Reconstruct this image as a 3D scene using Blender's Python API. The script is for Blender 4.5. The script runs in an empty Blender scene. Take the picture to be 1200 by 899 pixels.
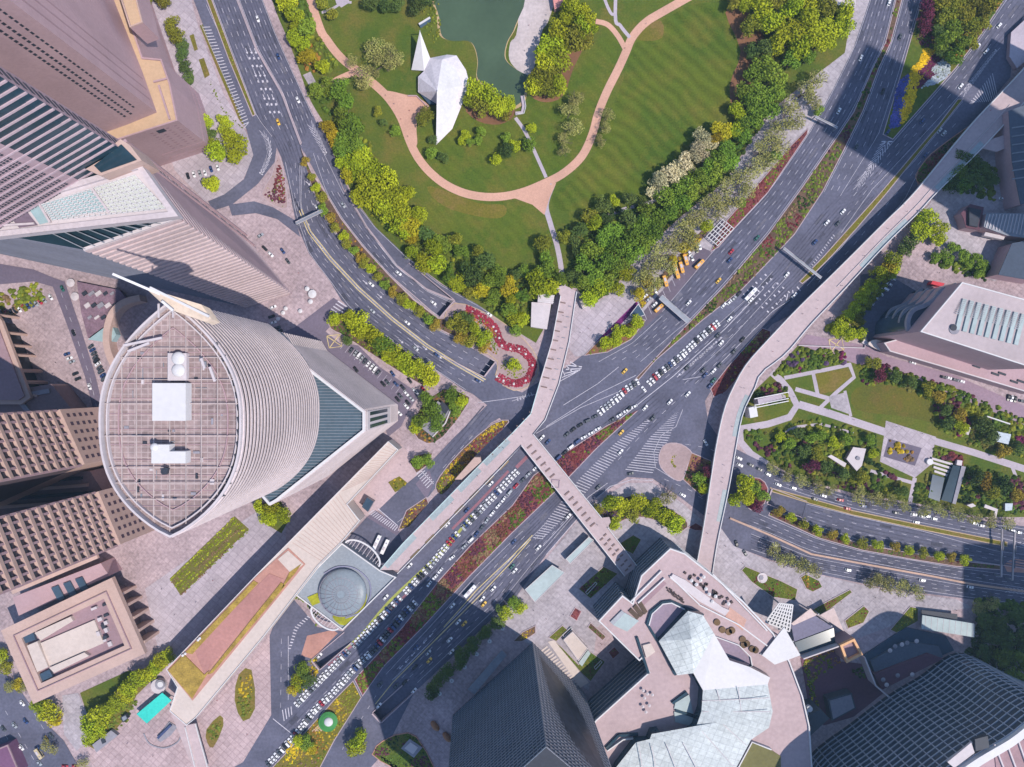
import bpy, math, random
import numpy as np
from mathutils import Vector, Matrix
from mathutils.geometry import delaunay_2d_cdt
R = random.Random(7)
H = 480.0            # camera height above the ground, metres
S = 0.6              # metres of ground per photograph pixel
scene = bpy.context.scene
C = scene.collection

def P(px, py, z=0.0):
    f = (H - z) / H * S
    return Vector(((px - 600) * f, (449.5 - py) * f, z))
def PL(pts, z=0.0): return [P(a, b, z) for a, b in pts]

# ------------------------------------------------------------------ materials
MATS = {}
def nt(m):
    m.use_nodes = True
    t = m.node_tree; return t, t.nodes, t.links, t.nodes['Principled BSDF']
def mat(name, c, rough=.8, var=.12, scale=.03, var2=.10, scale2=.6, spec=.25, metal=0.0, attr=None, rnd=0.0, trans=0.0):
    if name in MATS: return MATS[name]
    m = bpy.data.materials.new(name); t, N, L, b = nt(m)
    b.inputs['Roughness'].default_value = rough
    b.inputs['Metallic'].default_value = metal
    b.inputs['Specular IOR Level'].default_value = spec
    tc = N.new('ShaderNodeTexCoord')
    def noise(s, lo, hi, det=4):
        n = N.new('ShaderNodeTexNoise'); n.inputs['Scale'].default_value = s; n.inputs['Detail'].default_value = det
        L.new(tc.outputs['Object'], n.inputs['Vector'])
        r = N.new('ShaderNodeMapRange'); r.inputs[1].default_value = .3; r.inputs[2].default_value = .7
        r.inputs[3].default_value = lo; r.inputs[4].default_value = hi
        L.new(n.outputs['Fac'], r.inputs[0]); return r.outputs[0]
    f1 = noise(scale, 1 - var, 1 + var); f2 = noise(scale2, 1 - var2, 1 + var2)
    mu = N.new('ShaderNodeMath'); mu.operation = 'MULTIPLY'; L.new(f1, mu.inputs[0]); L.new(f2, mu.inputs[1])
    f = mu.outputs[0]
    if rnd:
        oi = N.new('ShaderNodeObjectInfo'); r = N.new('ShaderNodeMapRange')
        r.inputs[3].default_value = 1 - rnd; r.inputs[4].default_value = 1 + rnd
        L.new(oi.outputs['Random'], r.inputs[0])
        m2 = N.new('ShaderNodeMath'); m2.operation = 'MULTIPLY'; L.new(f, m2.inputs[0]); L.new(r.outputs[0], m2.inputs[1]); f = m2.outputs[0]
    mx = N.new('ShaderNodeVectorMath'); mx.operation = 'SCALE'
    if attr:
        a = N.new('ShaderNodeAttribute'); a.attribute_name = attr; L.new(a.outputs['Color'], mx.inputs[0])
    else: mx.inputs[0].default_value = c[:3]
    L.new(f, mx.inputs['Scale'])
    if rnd:
        hs = N.new('ShaderNodeHueSaturation'); r2 = N.new('ShaderNodeMapRange')
        ml = N.new('ShaderNodeMath'); ml.operation = 'MULTIPLY'; ml.inputs[1].default_value = 7.31
        fr = N.new('ShaderNodeMath'); fr.operation = 'FRACT'
        L.new(oi.outputs['Random'], ml.inputs[0]); L.new(ml.outputs[0], fr.inputs[0]); L.new(fr.outputs[0], r2.inputs[0])
        r2.inputs[3].default_value = .5 - .06 * rnd; r2.inputs[4].default_value = .5 + .06 * rnd
        L.new(r2.outputs[0], hs.inputs['Hue']); L.new(mx.outputs[0], hs.inputs['Color']); L.new(hs.outputs['Color'], b.inputs['Base Color'])
    else: L.new(mx.outputs[0], b.inputs['Base Color'])
    if trans:
        b.inputs['Subsurface Weight'].default_value = 0.0
    MATS[name] = m; return m
def paving(name, c, joint, sx=4.0, ang=0.0, rough=.85, var=.08, big=.1):
    """slabs with joints, plus broad wear"""
    if name in MATS: return MATS[name]
    m = bpy.data.materials.new(name); t, N, L, b = nt(m)
    b.inputs['Roughness'].default_value = rough; b.inputs['Specular IOR Level'].default_value = .2
    tc = N.new('ShaderNodeTexCoord'); mp = N.new('ShaderNodeMapping'); mp.inputs['Rotation'].default_value = (0, 0, math.radians(ang))
    L.new(tc.outputs['Object'], mp.inputs[0])
    br = N.new('ShaderNodeTexBrick'); br.inputs['Scale'].default_value = 1.0
    br.inputs['Brick Width'].default_value = sx; br.inputs['Row Height'].default_value = sx * .8; br.inputs['Mortar Size'].default_value = .22
    br.inputs['Mortar Smooth'].default_value = .4; br.offset = 0.0
    br.inputs['Color1'].default_value = tuple(x * (1 + var) for x in c) + (1,); br.inputs['Color2'].default_value = tuple(x * (1 - var) for x in c) + (1,)
    br.inputs['Mortar'].default_value = tuple(joint) + (1,)
    L.new(mp.outputs[0], br.inputs['Vector'])
    n = N.new('ShaderNodeTexNoise'); n.inputs['Scale'].default_value = .035; n.inputs['Detail'].default_value = 5; L.new(tc.outputs['Object'], n.inputs['Vector'])
    n2 = N.new('ShaderNodeTexNoise'); n2.inputs['Scale'].default_value = .5; n2.inputs['Detail'].default_value = 3; L.new(tc.outputs['Object'], n2.inputs['Vector'])
    ad = N.new('ShaderNodeMath'); ad.operation = 'ADD'; L.new(n.outputs['Fac'], ad.inputs[0]); L.new(n2.outputs['Fac'], ad.inputs[1])
    r = N.new('ShaderNodeMapRange'); r.inputs[1].default_value = .7; r.inputs[2].default_value = 1.3; r.inputs[3].default_value = 1 - big * 1.6; r.inputs[4].default_value = 1 + big * 1.6
    L.new(ad.outputs[0], r.inputs[0])
    mx = N.new('ShaderNodeVectorMath'); mx.operation = 'SCALE'; L.new(br.outputs['Color'], mx.inputs[0]); L.new(r.outputs[0], mx.inputs['Scale'])
    L.new(mx.outputs[0], b.inputs['Base Color']); MATS[name] = m; return m
def lawn_mat(name, c1, c2, c3, stripe=0.0, ang=0.0, wl=7.0):
    if name in MATS: return MATS[name]
    m = bpy.data.materials.new(name); t, N, L, b = nt(m); b.inputs['Roughness'].default_value = .95; b.inputs['Specular IOR Level'].default_value = .1
    tc = N.new('ShaderNodeTexCoord')
    def no(s, d=6):
        n = N.new('ShaderNodeTexNoise'); n.inputs['Scale'].default_value = s; n.inputs['Detail'].default_value = d; n.inputs['Roughness'].default_value = .65
        L.new(tc.outputs['Object'], n.inputs['Vector']); return n.outputs['Fac']
    def ramp(f, lo, hi, a, bb):
        r = N.new('ShaderNodeMapRange'); r.inputs[1].default_value = lo; r.inputs[2].default_value = hi; r.inputs[3].default_value = a; r.inputs[4].default_value = bb
        L.new(f, r.inputs[0]); return r.outputs[0]
    def mix(f, A, B):
        x = N.new('ShaderNodeMix'); x.data_type = 'RGBA'; L.new(f, x.inputs[0])
        for s, v in ((6, A), (7, B)):
            if isinstance(v, tuple): x.inputs[s].default_value = v + (1,)
            else: L.new(v, x.inputs[s])
        return x.outputs[2]
    col = mix(ramp(no(.022), .38, .62, 0, 1), c1, c2)
    col = mix(ramp(no(.05), .48, .68, 0, .85), col, c3); col = mix(ramp(no(.25, 4), .62, .78, 0, .6), col, tuple(x * 1.5 for x in c3))
    sc = N.new('ShaderNodeVectorMath'); sc.operation = 'SCALE'; L.new(col, sc.inputs[0])
    f = ramp(no(.8, 3), .3, .7, .78, 1.22)
    if stripe:
        mp = N.new('ShaderNodeMapping'); mp.inputs['Rotation'].default_value = (0, 0, math.radians(ang)); L.new(tc.outputs['Object'], mp.inputs[0])
        w = N.new('ShaderNodeTexWave'); w.inputs['Scale'].default_value = 1.0 / wl; w.inputs['Distortion'].default_value = 7.0; w.inputs['Detail'].default_value = 3; w.inputs['Detail Scale'].default_value = .6
        L.new(mp.outputs[0], w.inputs['Vector'])
        q = N.new('ShaderNodeMath'); q.operation = 'MULTIPLY'; L.new(f, q.inputs[0]); L.new(ramp(w.outputs['Fac'], 0, 1, 1 - stripe, 1 + stripe), q.inputs[1]); f = q.outputs[0]
    L.new(f, sc.inputs['Scale']); L.new(sc.outputs[0], b.inputs['Base Color']); MATS[name] = m; return m

ASPH = mat('asphalt', (.104, .105, .150), .85, .20, .045, .16, .55)
ASPH2 = mat('asphalt_lilac', (.15, .125, .17), .85, .12, .04, .1, .8)
LINE = mat('white_road_paint', (.50, .48, .54), .7, .15, .2, .2, 1.5)
LINEY = mat('yellow_road_paint', (.60, .48, .22), .7, .15, .2, .15, 1.5)
BLUELANE = mat('blue_lane_paint', (.10, .13, .24), .8)
REDLANE = mat('red_lane_paint', (.26, .12, .15), .8)
KERB = mat('kerb_stone', (.40, .32, .35), .85)
KERBY = mat('kerb_ochre', (.45, .33, .22), .85)
PAVE = paving('pink_granite_paving', (.37, .29, .31), (.32, .245, .265), 4.0, 40, big=.2)
PAVE2 = paving('grey_lilac_paving', (.36, .325, .355), (.31, .275, .305), 5.0, 42, big=.17)
PAVE3 = paving('light_plaza_paving', (.39, .34, .38), (.31, .265, .30), 5.0, 40, big=.12)
PAVEB = paving('banded_beige_paving', (.41, .31, .32), (.31, .225, .235), 4.5, 42, big=.14)
PATH = mat('salmon_path', (.53, .31, .235), .9, .1, .05, .08, .7)
PATHG = mat('grey_path', (.40, .35, .40), .9, .1, .05, .08, .7)
SANDP = mat('sandy_plaza', (.46, .40, .40), .9, .14, .06, .12, .5)
BRICKY = mat('brick_paving', (.42, .22, .18), .9, .15, .06, .1, .6)
LAWN = lawn_mat('park_grass', (.064, .105, .016), (.11, .128, .020), (.15, .125, .03))
LAWNM = lawn_mat('mown_grass', (.060, .100, .013), (.094, .120, .015), (.13, .125, .022), .13, -48, 26.0)
LAWNI = lawn_mat('inner_grass', (.066, .108, .014), (.108, .130, .018), (.145, .13, .026), .05, -40, 20.0)
LAWNY = lawn_mat('dry_grass', (.16, .14, .025), (.13, .12, .02), (.2, .13, .05))
SOIL = mat('planting_soil', (.12, .075, .05), .95, .3, .1, .2, .8)
SOILR = mat('red_groundcover_soil', (.17, .05, .05), .95, .3, .1, .2, .8)
WATER = mat('pond_water', (.064, .100, .056), .14, .22, .02, .05, .3, spec=.5)
CREAM = mat('cream_roof_panels', (.54, .46, .42), .7, .06, .05, .06, .5)
PINKST = mat('pink_stone', (.40, .275, .30), .8, .08, .05, .06, .6)
PINKD = mat('pink_stone_dark', (.30, .20, .225), .8, .1, .05, .08, .6)
BEIGE = mat('beige_stone', (.46, .33, .29), .8, .08, .05, .06, .6)
TERR = mat('ochre_terrace', (.50, .35, .23), .85, .08, .06, .06, .6)
WHITE = mat('white_paint', (.58, .57, .585), .6, .04, .05, .04, .5)
OFFW = mat('off_white_panel', (.52, .47, .49), .65, .06, .05, .05, .5)
DECK = paving('roof_deck', (.27, .205, .205), (.37, .30, .30), 2.6, 0, .85, .14, .16)
BRDK = mat('footbridge_deck', (.44, .35, .36), .85, .07, .05, .08, .5)
GLASS = mat('dark_teal_glass', (.020, .045, .065), .12, .25, .04, .1, .3, spec=.5)
GLASSB = mat('blue_grey_glass', (.045, .075, .115), .18, .2, .04, .1, .3, spec=.5)
GLASSL = mat('pale_teal_glass', (.27, .38, .40), .7, .12, .06, .08, .4, spec=.5)
GLASSC = mat('canopy_glass', (.34, .41, .42), .75, .10, .05, .06, .4, spec=.5)
STEEL = mat('grey_steel', (.25, .27, .31), .5, .1, .1, .1, .5, metal=.2)
PANEL = paving('pale_roof_panels', (.47, .51, .52), (.37, .40, .42), 5.0, 20, .8, .06, .12)
PANELW = paving('white_roof_panels', (.56, .60, .60), (.40, .44, .45), 5.0, -25, .8, .05, .12)
DARK = mat('dark_metal', (.035, .040, .055), .6)
PATHD = mat('dusty_pink_paving', (.34, .25, .25), .9, .12, .05, .1, .6)
CONC = mat('grey_concrete', (.26, .25, .29), .85, .12, .05, .1, .5)
TEALR = mat('turquoise_canopy_cloth', (.04, .52, .44), .6)
RED = mat('red_cloth', (.55, .05, .07), .7)
SHRUB = mat('shrub_leaves', (1, 1, 1), .85, .25, .15, .25, 1.2, spec=.15, attr='Col')

# ------------------------------------------------------------------ objects
def tag(o, label=None, cat=None, group=None, kind=None):
    if label: o['label'] = label
    if cat: o['category'] = cat
    if group: o['group'] = group
    if kind: o['kind'] = kind
    return o
def empty(name, loc=(0, 0, 0), label=None, cat=None, group=None):
    o = bpy.data.objects.new(name, None); C.objects.link(o); o.location = loc; o.empty_display_size = .5
    return tag(o, label, cat, group)
class MB:
    def __init__(s): s.v = []; s.f = []
    def add(s, vs, fs):
        n = len(s.v); s.v += [tuple(x) for x in vs]; s.f += [tuple(i + n for i in f) for f in fs]; return s
    def quad(s, a, b, c, d): return s.add([a, b, c, d], [(0, 1, 2, 3)])
    def poly(s, pts): return s.add(pts, [tuple(range(len(pts)))])
    def prism(s, pts, z0, z1, bottom=True):
        """pts = world xy outline; vertical walls, flat caps"""
        a = area2(pts)
        if a < 0: pts = pts[::-1]
        n = len(pts)
        vs = [(p[0], p[1], z0) for p in pts] + [(p[0], p[1], z1) for p in pts]
        fs = [(i, (i + 1) % n, n + (i + 1) % n, n + i) for i in range(n)] + [tuple(range(n, 2 * n))]
        if bottom: fs.append(tuple(range(n - 1, -1, -1)))
        return s.add(vs, fs)
    def loft(s, A, B, cap=True):
        """A, B = matching closed 3D outlines"""
        n = len(A); fs = [(i, (i + 1) % n, n + (i + 1) % n, n + i) for i in range(n)]
        if cap: fs += [tuple(range(n, 2 * n)), tuple(range(n - 1, -1, -1))]
        return s.add(list(A) + list(B), fs)
    def box(s, c, sx, sy, sz, ang=0.0):
        """c = centre of the base"""
        ca, sa = math.cos(ang), math.sin(ang)
        pts = [(c[0] + x * ca - y * sa, c[1] + x * sa + y * ca) for x, y in ((-sx / 2, -sy / 2), (sx / 2, -sy / 2), (sx / 2, sy / 2), (-sx / 2, sy / 2))]
        return s.prism(pts, c[2], c[2] + sz)
    def bar(s, a, b, w, h):
        """box-section bar from a to b, w wide (horizontal), h high"""
        a = Vector(a); b = Vector(b); d = (b - a)
        if d.length < 1e-6: return s
        side = Vector((-d.y, d.x, 0));
        if side.length < 1e-6: side = Vector((1, 0, 0))
        side.normalize(); up = d.cross(side).normalized()
        if up.z < 0: up = -up
        if abs(d.x) + abs(d.y) < 1e-6: up = Vector((0, 1, 0))
        q = [side * w / 2 * i + up * h / 2 * j for i, j in ((-1, -1), (1, -1), (1, 1), (-1, 1))]
        return s.loft([a + x for x in q], [b + x for x in q])
    def cyl(s, c, r, h, n=16, r2=None):
        r2 = r if r2 is None else r2
        A = [(c[0] + r * math.cos(2 * math.pi * i / n), c[1] + r * math.sin(2 * math.pi * i / n), c[2]) for i in range(n)]
        B = [(c[0] + r2 * math.cos(2 * math.pi * i / n), c[1] + r2 * math.sin(2 * math.pi * i / n), c[2] + h) for i in range(n)]
        return s.loft(A, B)
    def dome(s, c, r, h, n=20, k=6):
        rings = []
        for j in range(k):
            a = math.pi / 2 * j / k
            rings.append([(c[0] + r * math.cos(a) * math.cos(2 * math.pi * i / n), c[1] + r * math.cos(a) * math.sin(2 * math.pi * i / n), c[2] + h * math.sin(a)) for i in range(n)])
        vs = [p for q in rings for p in q] + [(c[0], c[1], c[2] + h)]
        fs = [(j * n + i, j * n + (i + 1) % n, (j + 1) * n + (i + 1) % n, (j + 1) * n + i) for j in range(k - 1) for i in range(n)]
        fs += [((k - 1) * n + i, (k - 1) * n + (i + 1) % n, k * n) for i in range(n)]
        return s.add(vs, fs)
    def build(s, name, m, parent=None, loc=None, smooth=False):
        me = bpy.data.meshes.new(name); me.from_pydata(s.v, [], s.f)
        me.materials.append(m); me.validate(); me.update()
        if smooth:
            me.polygons.foreach_set('use_smooth', [True] * len(me.polygons))
        o = bpy.data.objects.new(name, me); C.objects.link(o)
        if parent is not None:
            o.parent = parent
            if loc is None: o.matrix_parent_inverse = Matrix.Translation(parent.location).inverted()
        if loc is not None: o.location = loc
        return o
def area2(p): return sum(p[i][0] * p[(i + 1) % len(p)][1] - p[(i + 1) % len(p)][0] * p[i][1] for i in range(len(p)))
def smooth(pts, closed=False, k=5):
    n = len(pts); out = []
    rng = range(n) if closed else range(n - 1)
    for i in rng:
        p0 = pts[(i - 1) % n] if closed or i > 0 else pts[i]; p1 = pts[i]; p2 = pts[(i + 1) % n]; p3 = pts[(i + 2) % n] if closed or i + 2 < n else p2
        for j in range(k):
            t = j / k
            out.append(tuple(.5 * (2 * p1[c] + (p2[c] - p0[c]) * t + (2 * p0[c] - 5 * p1[c] + 4 * p2[c] - p3[c]) * t * t + (3 * p1[c] - p0[c] - 3 * p2[c] + p3[c]) * t ** 3) for c in (0, 1)))
    if not closed: out.append(tuple(pts[-1]))
    return out
def plen(p): return sum(math.dist(p[i][:2], p[i + 1][:2]) for i in range(len(p) - 1))
def at(p, d):
    """point and direction at distance d along polyline p"""
    for i in range(len(p) - 1):
        l = math.dist(p[i][:2], p[i + 1][:2])
        if d <= l or i == len(p) - 2:
            t = d / l if l else 0
            return (p[i][0] + (p[i + 1][0] - p[i][0]) * t, p[i][1] + (p[i + 1][1] - p[i][1]) * t), ((p[i + 1][0] - p[i][0]) / (l or 1), (p[i + 1][1] - p[i][1]) / (l or 1))
        d -= l
def resample(p, n):
    L = plen(p); return [at(p, L * i / (n - 1))[0] for i in range(n)]
def ribbon(p, w):
    """outline of a strip of width w round polyline p (any units)"""
    a, b = [], []
    for i in range(len(p)):
        q0 = p[max(i - 1, 0)]; q1 = p[min(i + 1, len(p) - 1)]
        dx, dy = q1[0] - q0[0], q1[1] - q0[1]; l = math.hypot(dx, dy) or 1
        nx, ny = -dy / l * w / 2, dx / l * w / 2
        a.append((p[i][0] + nx, p[i][1] + ny)); b.append((p[i][0] - nx, p[i][1] - ny))
    return a + b[::-1]
def inset(p, d):
    """shrink a closed outline by d"""
    if area2(p) < 0: p = p[::-1]
    n = len(p); out = []
    for i in range(n):
        a, b, c = p[i - 1], p[i], p[(i + 1) % n]
        e1 = Vector((b[0] - a[0], b[1] - a[1])); e2 = Vector((c[0] - b[0], c[1] - b[1]))
        if e1.length < 1e-6 or e2.length < 1e-6: out.append((b[0], b[1])); continue
        e1.normalize(); e2.normalize(); n1 = Vector((-e1.y, e1.x)); n2 = Vector((-e2.y, e2.x)); m = n1 + n2
        if m.length < .3: m = n1
        m.normalize(); k = d / max(.45, m.dot(n1)); out.append((b[0] + m.x * k, b[1] + m.y * k))
    return out
def inside(x, y, poly):
    c = False; n = len(poly); j = n - 1
    for i in range(n):
        xi, yi = poly[i][0], poly[i][1]; xj, yj = poly[j][0], poly[j][1]
        if (yi > y) != (yj > y) and x < (xj - xi) * (y - yi) / (yj - yi) + xi: c = not c
        j = i
    return c
def ext(px, closed=True, d=75.0):
    """carry whatever runs out of the picture on for another forty-odd metres"""
    out = lambda p: p[0] < 0 or p[0] > 1200 or p[1] < 0 or p[1] > 899
    n = len(px); res = []
    for i, p in enumerate(px):
        q = None
        if out(p):
            nb = [px[j % n] for j in (i - 1, i + 1) if closed or 0 <= j < n]; ins = [b for b in nb if not out(b)]
            if ins:
                b = ins[0]; l = math.dist(p, b)
                if l > 12: q = (p[0] + (p[0] - b[0]) / l * d, p[1] + (p[1] - b[1]) / l * d)
            elif closed: q = (p[0] + (d if p[0] > 1200 else -d if p[0] < 0 else 0), p[1] + (d if p[1] > 899 else -d if p[1] < 0 else 0))
        res.append(q or p)
    return res
HOLES = []          # world-xy outlines of the underpass ramps
ZC = [0.0]
def nextz(): ZC[0] += .003; return ZC[0]
def cdt(outer, holes, z):
    vs = [Vector((p[0], p[1])) for p in outer]; es = [(i, (i + 1) % len(outer)) for i in range(len(outer))]
    for h in holes:
        n = len(vs); vs += [Vector((p[0], p[1])) for p in h]; es += [(n + i, n + (i + 1) % len(h)) for i in range(len(h))]
    V, E, F, *_ = delaunay_2d_cdt(vs, es, [], 0, 1e-4)
    fs = []
    for f in F:
        cx = sum(V[i].x for i in f) / len(f); cy = sum(V[i].y for i in f) / len(f)
        if inside(cx, cy, outer) and not any(inside(cx, cy, h) for h in holes): fs.append(tuple(f))
    return [(v.x, v.y, z) for v in V], fs
def sheet(name, px, m, z=None, kind='structure', sm=0, parent=None):
    px = ext(px)
    if sm: px = smooth(px, True, sm)
    if z is None: z = nextz()
    w = [tuple(P(a, b)[:2]) for a, b in px]
    hs = [h for h in HOLES if any(inside(q[0], q[1], w) for q in h) or any(inside(q[0], q[1], h) for q in w)]
    mb = MB()
    vs, fs = cdt(w, hs, z); mb.add(vs, fs)
    o = mb.build(name, m, parent)
    if kind: o['kind'] = kind
    return o
def path(name, pts, w, m, sm=5):
    return sheet(name, ribbon(smooth(ext(pts, False), False, sm), w), m)
def island(px, top=SOIL, kerb=KERB, sm=0, kw=.55, h=.15, name='planting_bed'):
    px = ext(px)
    if sm: px = smooth(px, True, sm)
    w = [tuple(P(a, b)[:2]) for a, b in px]; z = nextz()
    hs = [q for q in HOLES if any(inside(a[0], a[1], w) for a in q)]
    MB().prism(w, 0.0, h + z, False).build('kerb', kerb)['kind'] = 'structure'
    ins = inset(w, kw)
    o = MB().poly([(a, b, h + z + .02) for a, b in ins]).build(name, top); o['kind'] = 'structure'
    return ins
def strip_wall(name, pts, w, h, m, label, cat='wall', z0=0.0, group=None):
    """a low wall along a pixel polyline"""
    p = [tuple(P(a, b)[:2]) for a, b in pts]
    o = MB().prism(ribbon(p, w), z0, z0 + h).build(name, m); return tag(o, label, cat, group)
ORD = 'first second third fourth fifth sixth seventh eighth ninth tenth eleventh twelfth thirteenth fourteenth fifteenth sixteenth seventeenth eighteenth nineteenth'.split()
TENS = {2: 'twent', 3: 'thirt', 4: 'fort', 5: 'fift', 6: 'sixt', 7: 'sevent', 8: 'eight', 9: 'ninet'}
def nth(i):
    if i < 20: return ORD[i - 1]
    t, u = divmod(i, 10)
    return TENS[t] + 'ieth' if u == 0 else TENS[t] + 'y-' + ORD[u - 1]
# ================================================================== GROUND
def ramp(q, label, depth=5.5, run=26.0):
    """q = pixel quad a,b,c,d: a-d is the upper end at street level, b-c the tunnel mouth"""
    a, b, c, d = [P(*x) for x in q]
    HOLES.append([tuple(x[:2]) for x in (a, b, c, d)])
    lo = Vector((0, 0, -depth)); u = ((b - a) + (c - d)).normalized() * run
    mb = MB(); mb.quad(a, b + lo, c + lo, d); mb.quad(b + lo, b + lo + u, c + lo + u, c + lo)
    mb.build('ramp_road', ASPH)['kind'] = 'structure'
    t = empty('underpass_portal', (b + c) / 2, label, 'tunnel portal')
    w = MB()
    for p, q2 in ((a, b), (d, c)):
        s = (q2 - p); n = Vector((-s.y, s.x, 0)).normalized() * .25
        if n.dot((a + b + c + d) / 4 - p) > 0: n = -n
        w.prism([(p + n * .2)[:2], (q2 + n * .2)[:2], (q2 + n * 2.4)[:2], (p + n * 2.4)[:2]], -depth, .9)
    w.build('side_wall', KERB, t)
    h = MB(); k = u.normalized() * 1.0
    h.prism([b[:2], c[:2], (c + k)[:2], (b + k)[:2]], -.9, 1.1); h.build('parapet', KERB, t)
    x = MB(); g = u.normalized() * .05; e = u * .98
    x.quad(b + g, b + g + lo, b + e + lo, b + e); x.quad(c + g, c + g + lo, c + e + lo, c + e); x.quad(b + e, b + e + lo, c + e + lo, c + e)
    x.build('tunnel_lining', CONC, t)
ramp([(462, 326), (515, 372), (532, 352), (479, 309)], 'dark underpass mouth below the park side trees, northern of two')
ramp([(520, 417), (567, 441), (580, 424), (533, 396)], 'dark underpass mouth beside the red flower island')
ramp([(480, 796), (437, 835), (447, 846), (489, 807)], 'dark underpass mouth on the shaded side of the avenue')
ramp([(404, 741), (366, 773), (375, 784), (412, 752)], 'dark sunken lane mouth beside the jammed avenue and brick wedge')
ramp([(945, 588), (905, 573), (899, 590), (940, 606)], 'walled underpass mouth beside the curved footbridge', 5.0)

g = 2600.0
def ground():
    mb = MB(); vs, fs = cdt([(-g, -g), (g, -g), (g, g), (-g, g)], HOLES, 0.0); mb.add(vs, fs)
    mb.build('ground', PAVE)['kind'] = 'structure'
ground()

# ---- park
PARK = [(312, -8), (325, 28), (342, 70), (360, 110), (378, 150), (395, 190), (415, 232), (440, 266), (478, 303), (520, 334), (560, 357), (600, 385), (628, 402), (640, 380), (655, 335), (676, 338), (692, 358), (720, 338), (745, 302), (800, 252), (850, 212), (900, 132), (940, 100), (990, 62), (1000, 0), (1004, -8)]
sheet('park_lawn', PARK, LAWN)
sheet('mown_lawn', [(750, 45), (770, 28), (810, 6), (845, 6), (866, 40), (870, 95), (852, 130), (825, 152), (785, 195), (755, 222), (700, 243), (655, 247), (648, 228), (672, 208), (698, 178), (716, 130), (730, 95), (738, 66)], LAWNM, sm=3)
sheet('lawn', [(520, 120), (600, 125), (640, 95), (690, 50), (722, 48), (720, 75), (705, 110), (690, 150), (672, 185), (640, 208), (600, 222), (555, 222), (520, 205), (492, 172), (498, 140)], LAWNI, sm=3)
sheet('lawn', [(505, 232), (560, 240), (605, 238), (635, 268), (638, 285), (600, 302), (555, 285), (505, 262)], LAWNI, sm=3)
sheet('dry_lawn', [(505, 218), (560, 238), (590, 240), (592, 252), (575, 256), (530, 246), (506, 230)], LAWNY, sm=3)
sheet('dry_lawn', [(742, 44), (750, 26), (775, 25), (776, 44), (760, 48)], LAWNY, sm=3)
POND = smooth([(516, -10), (515, 22), (518, 42), (530, 48), (548, 48), (556, 55), (560, 72), (559, 90), (568, 100), (580, 108), (588, 122), (598, 126), (612, 118), (616, 100), (620, 90), (606, 82), (592, 69), (594, 50), (604, 30), (610, -10)], True, 4)
sheet('pond_shore', [( (x - 570) * 1.055 + 570, (y - 60) * 1.05 + 60) for x, y in POND], mat('sandy_shore', (.42, .30, .17), .95))
sheet('sandy_plaza', [(609, -8), (652, -8), (646, 15), (636, 35), (632, 50), (628, 72), (619, 94), (608, 84), (597, 70), (598, 50), (607, 30)], SANDP, sm=4)
sheet('pond_water', POND, WATER)
path('park_path', [(362, -8), (372, 25), (384, 48), (400, 68), (420, 84), (440, 100), (456, 116), (470, 138), (480, 165), (490, 185), (505, 203), (525, 218), (550, 228), (580, 231), (610, 226), (640, 214), (662, 202), (682, 183), (694, 158), (701, 133), (711, 108), (725, 80), (734, 60), (741, 44), (756, 27), (780, 12), (812, -6)], 9.5, PATH)
sheet('park_plaza', [(447, 108), (458, 107), (475, 111), (487, 113), (501, 122), (502, 129), (491, 136), (488, 150), (489, 168), (484, 172), (474, 150), (462, 125)], PATH, sm=3)
path('park_path', [(364, 107), (380, 102), (398, 92), (419, 83)], 7, PATH)
path('park_path', [(733, 58), (724, 42), (712, 29), (698, 25)], 6, PATH)
path('park_path', [(738, 44), (727, 30), (721, 16), (722, -6)], 4, PATHG)
path('park_path', [(721, 16), (712, 8), (707, -6)], 3.5, PATHG)
path('park_path', [(604, 138), (614, 152), (622, 168), (632, 190), (640, 208)], 4, PATHG)
path('park_path', [(648, 216), (640, 240), (645, 262), (652, 285), (657, 310), (660, 338)], 6, PATHG)
sheet('park_plaza', [(602, 232), (625, 224), (652, 214), (644, 232), (638, 252), (624, 240)], PATH)
path('park_path', [(712, 252), (735, 244), (760, 238), (778, 228)], 4, PATHG)
path('park_path', [(377, 15), (390, 10), (402, 3), (412, 3)], 3, PATHG)
sheet('paving', [(392, -4), (410, -4), (408, 4), (400, 9), (394, 4)], PATHG)
BEDR = mat('red_bark_bed', (.20, .10, .055), .95, .2)
for q in ([(545, 125), (560, 142), (585, 146), (602, 136), (600, 120), (575, 110)], [(622, 112), (640, 120), (660, 112), (672, 80), (690, 40), (670, 30), (640, 60), (628, 90)], [(855, 100), (868, 60), (850, 15), (872, 8), (900, 60), (880, 130), (862, 140)]):
    sheet('bark_bed', q, BEDR, sm=3)
# strip beside the north-west road, plaza strip beside the avenue
sheet('pavement', ribbon(smooth([(311, -8), (322, 22), (334, 50), (347, 85), (359, 118), (376, 147)]), 9), PAVE)
sheet('paving', [(355, 88), (364, 84), (374, 104), (368, 110)], PAVE2)
sheet('plaza_paving', [(676, 340), (692, 360), (722, 340), (746, 302), (800, 254), (850, 214), (902, 134), (945, 98), (990, 62), (1002, 0), (1024, 0), (1000, 58), (976, 108), (947, 158), (925, 188), (900, 225), (865, 262), (832, 297), (775, 365), (745, 395), (712, 412), (676, 418), (665, 400), (672, 360)], PAVE2)
sheet('plaza_paving', [(676, 345), (692, 362), (720, 344), (746, 355), (697, 405), (674, 418), (664, 405)], PAVE3)
sheet('flower_strip', [(746, 353), (749, 358), (712, 396), (694, 408), (697, 402)], mat('magenta_flowers', (.16, .02, .14), .9, .3, .2, .3, 1.5))
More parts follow.
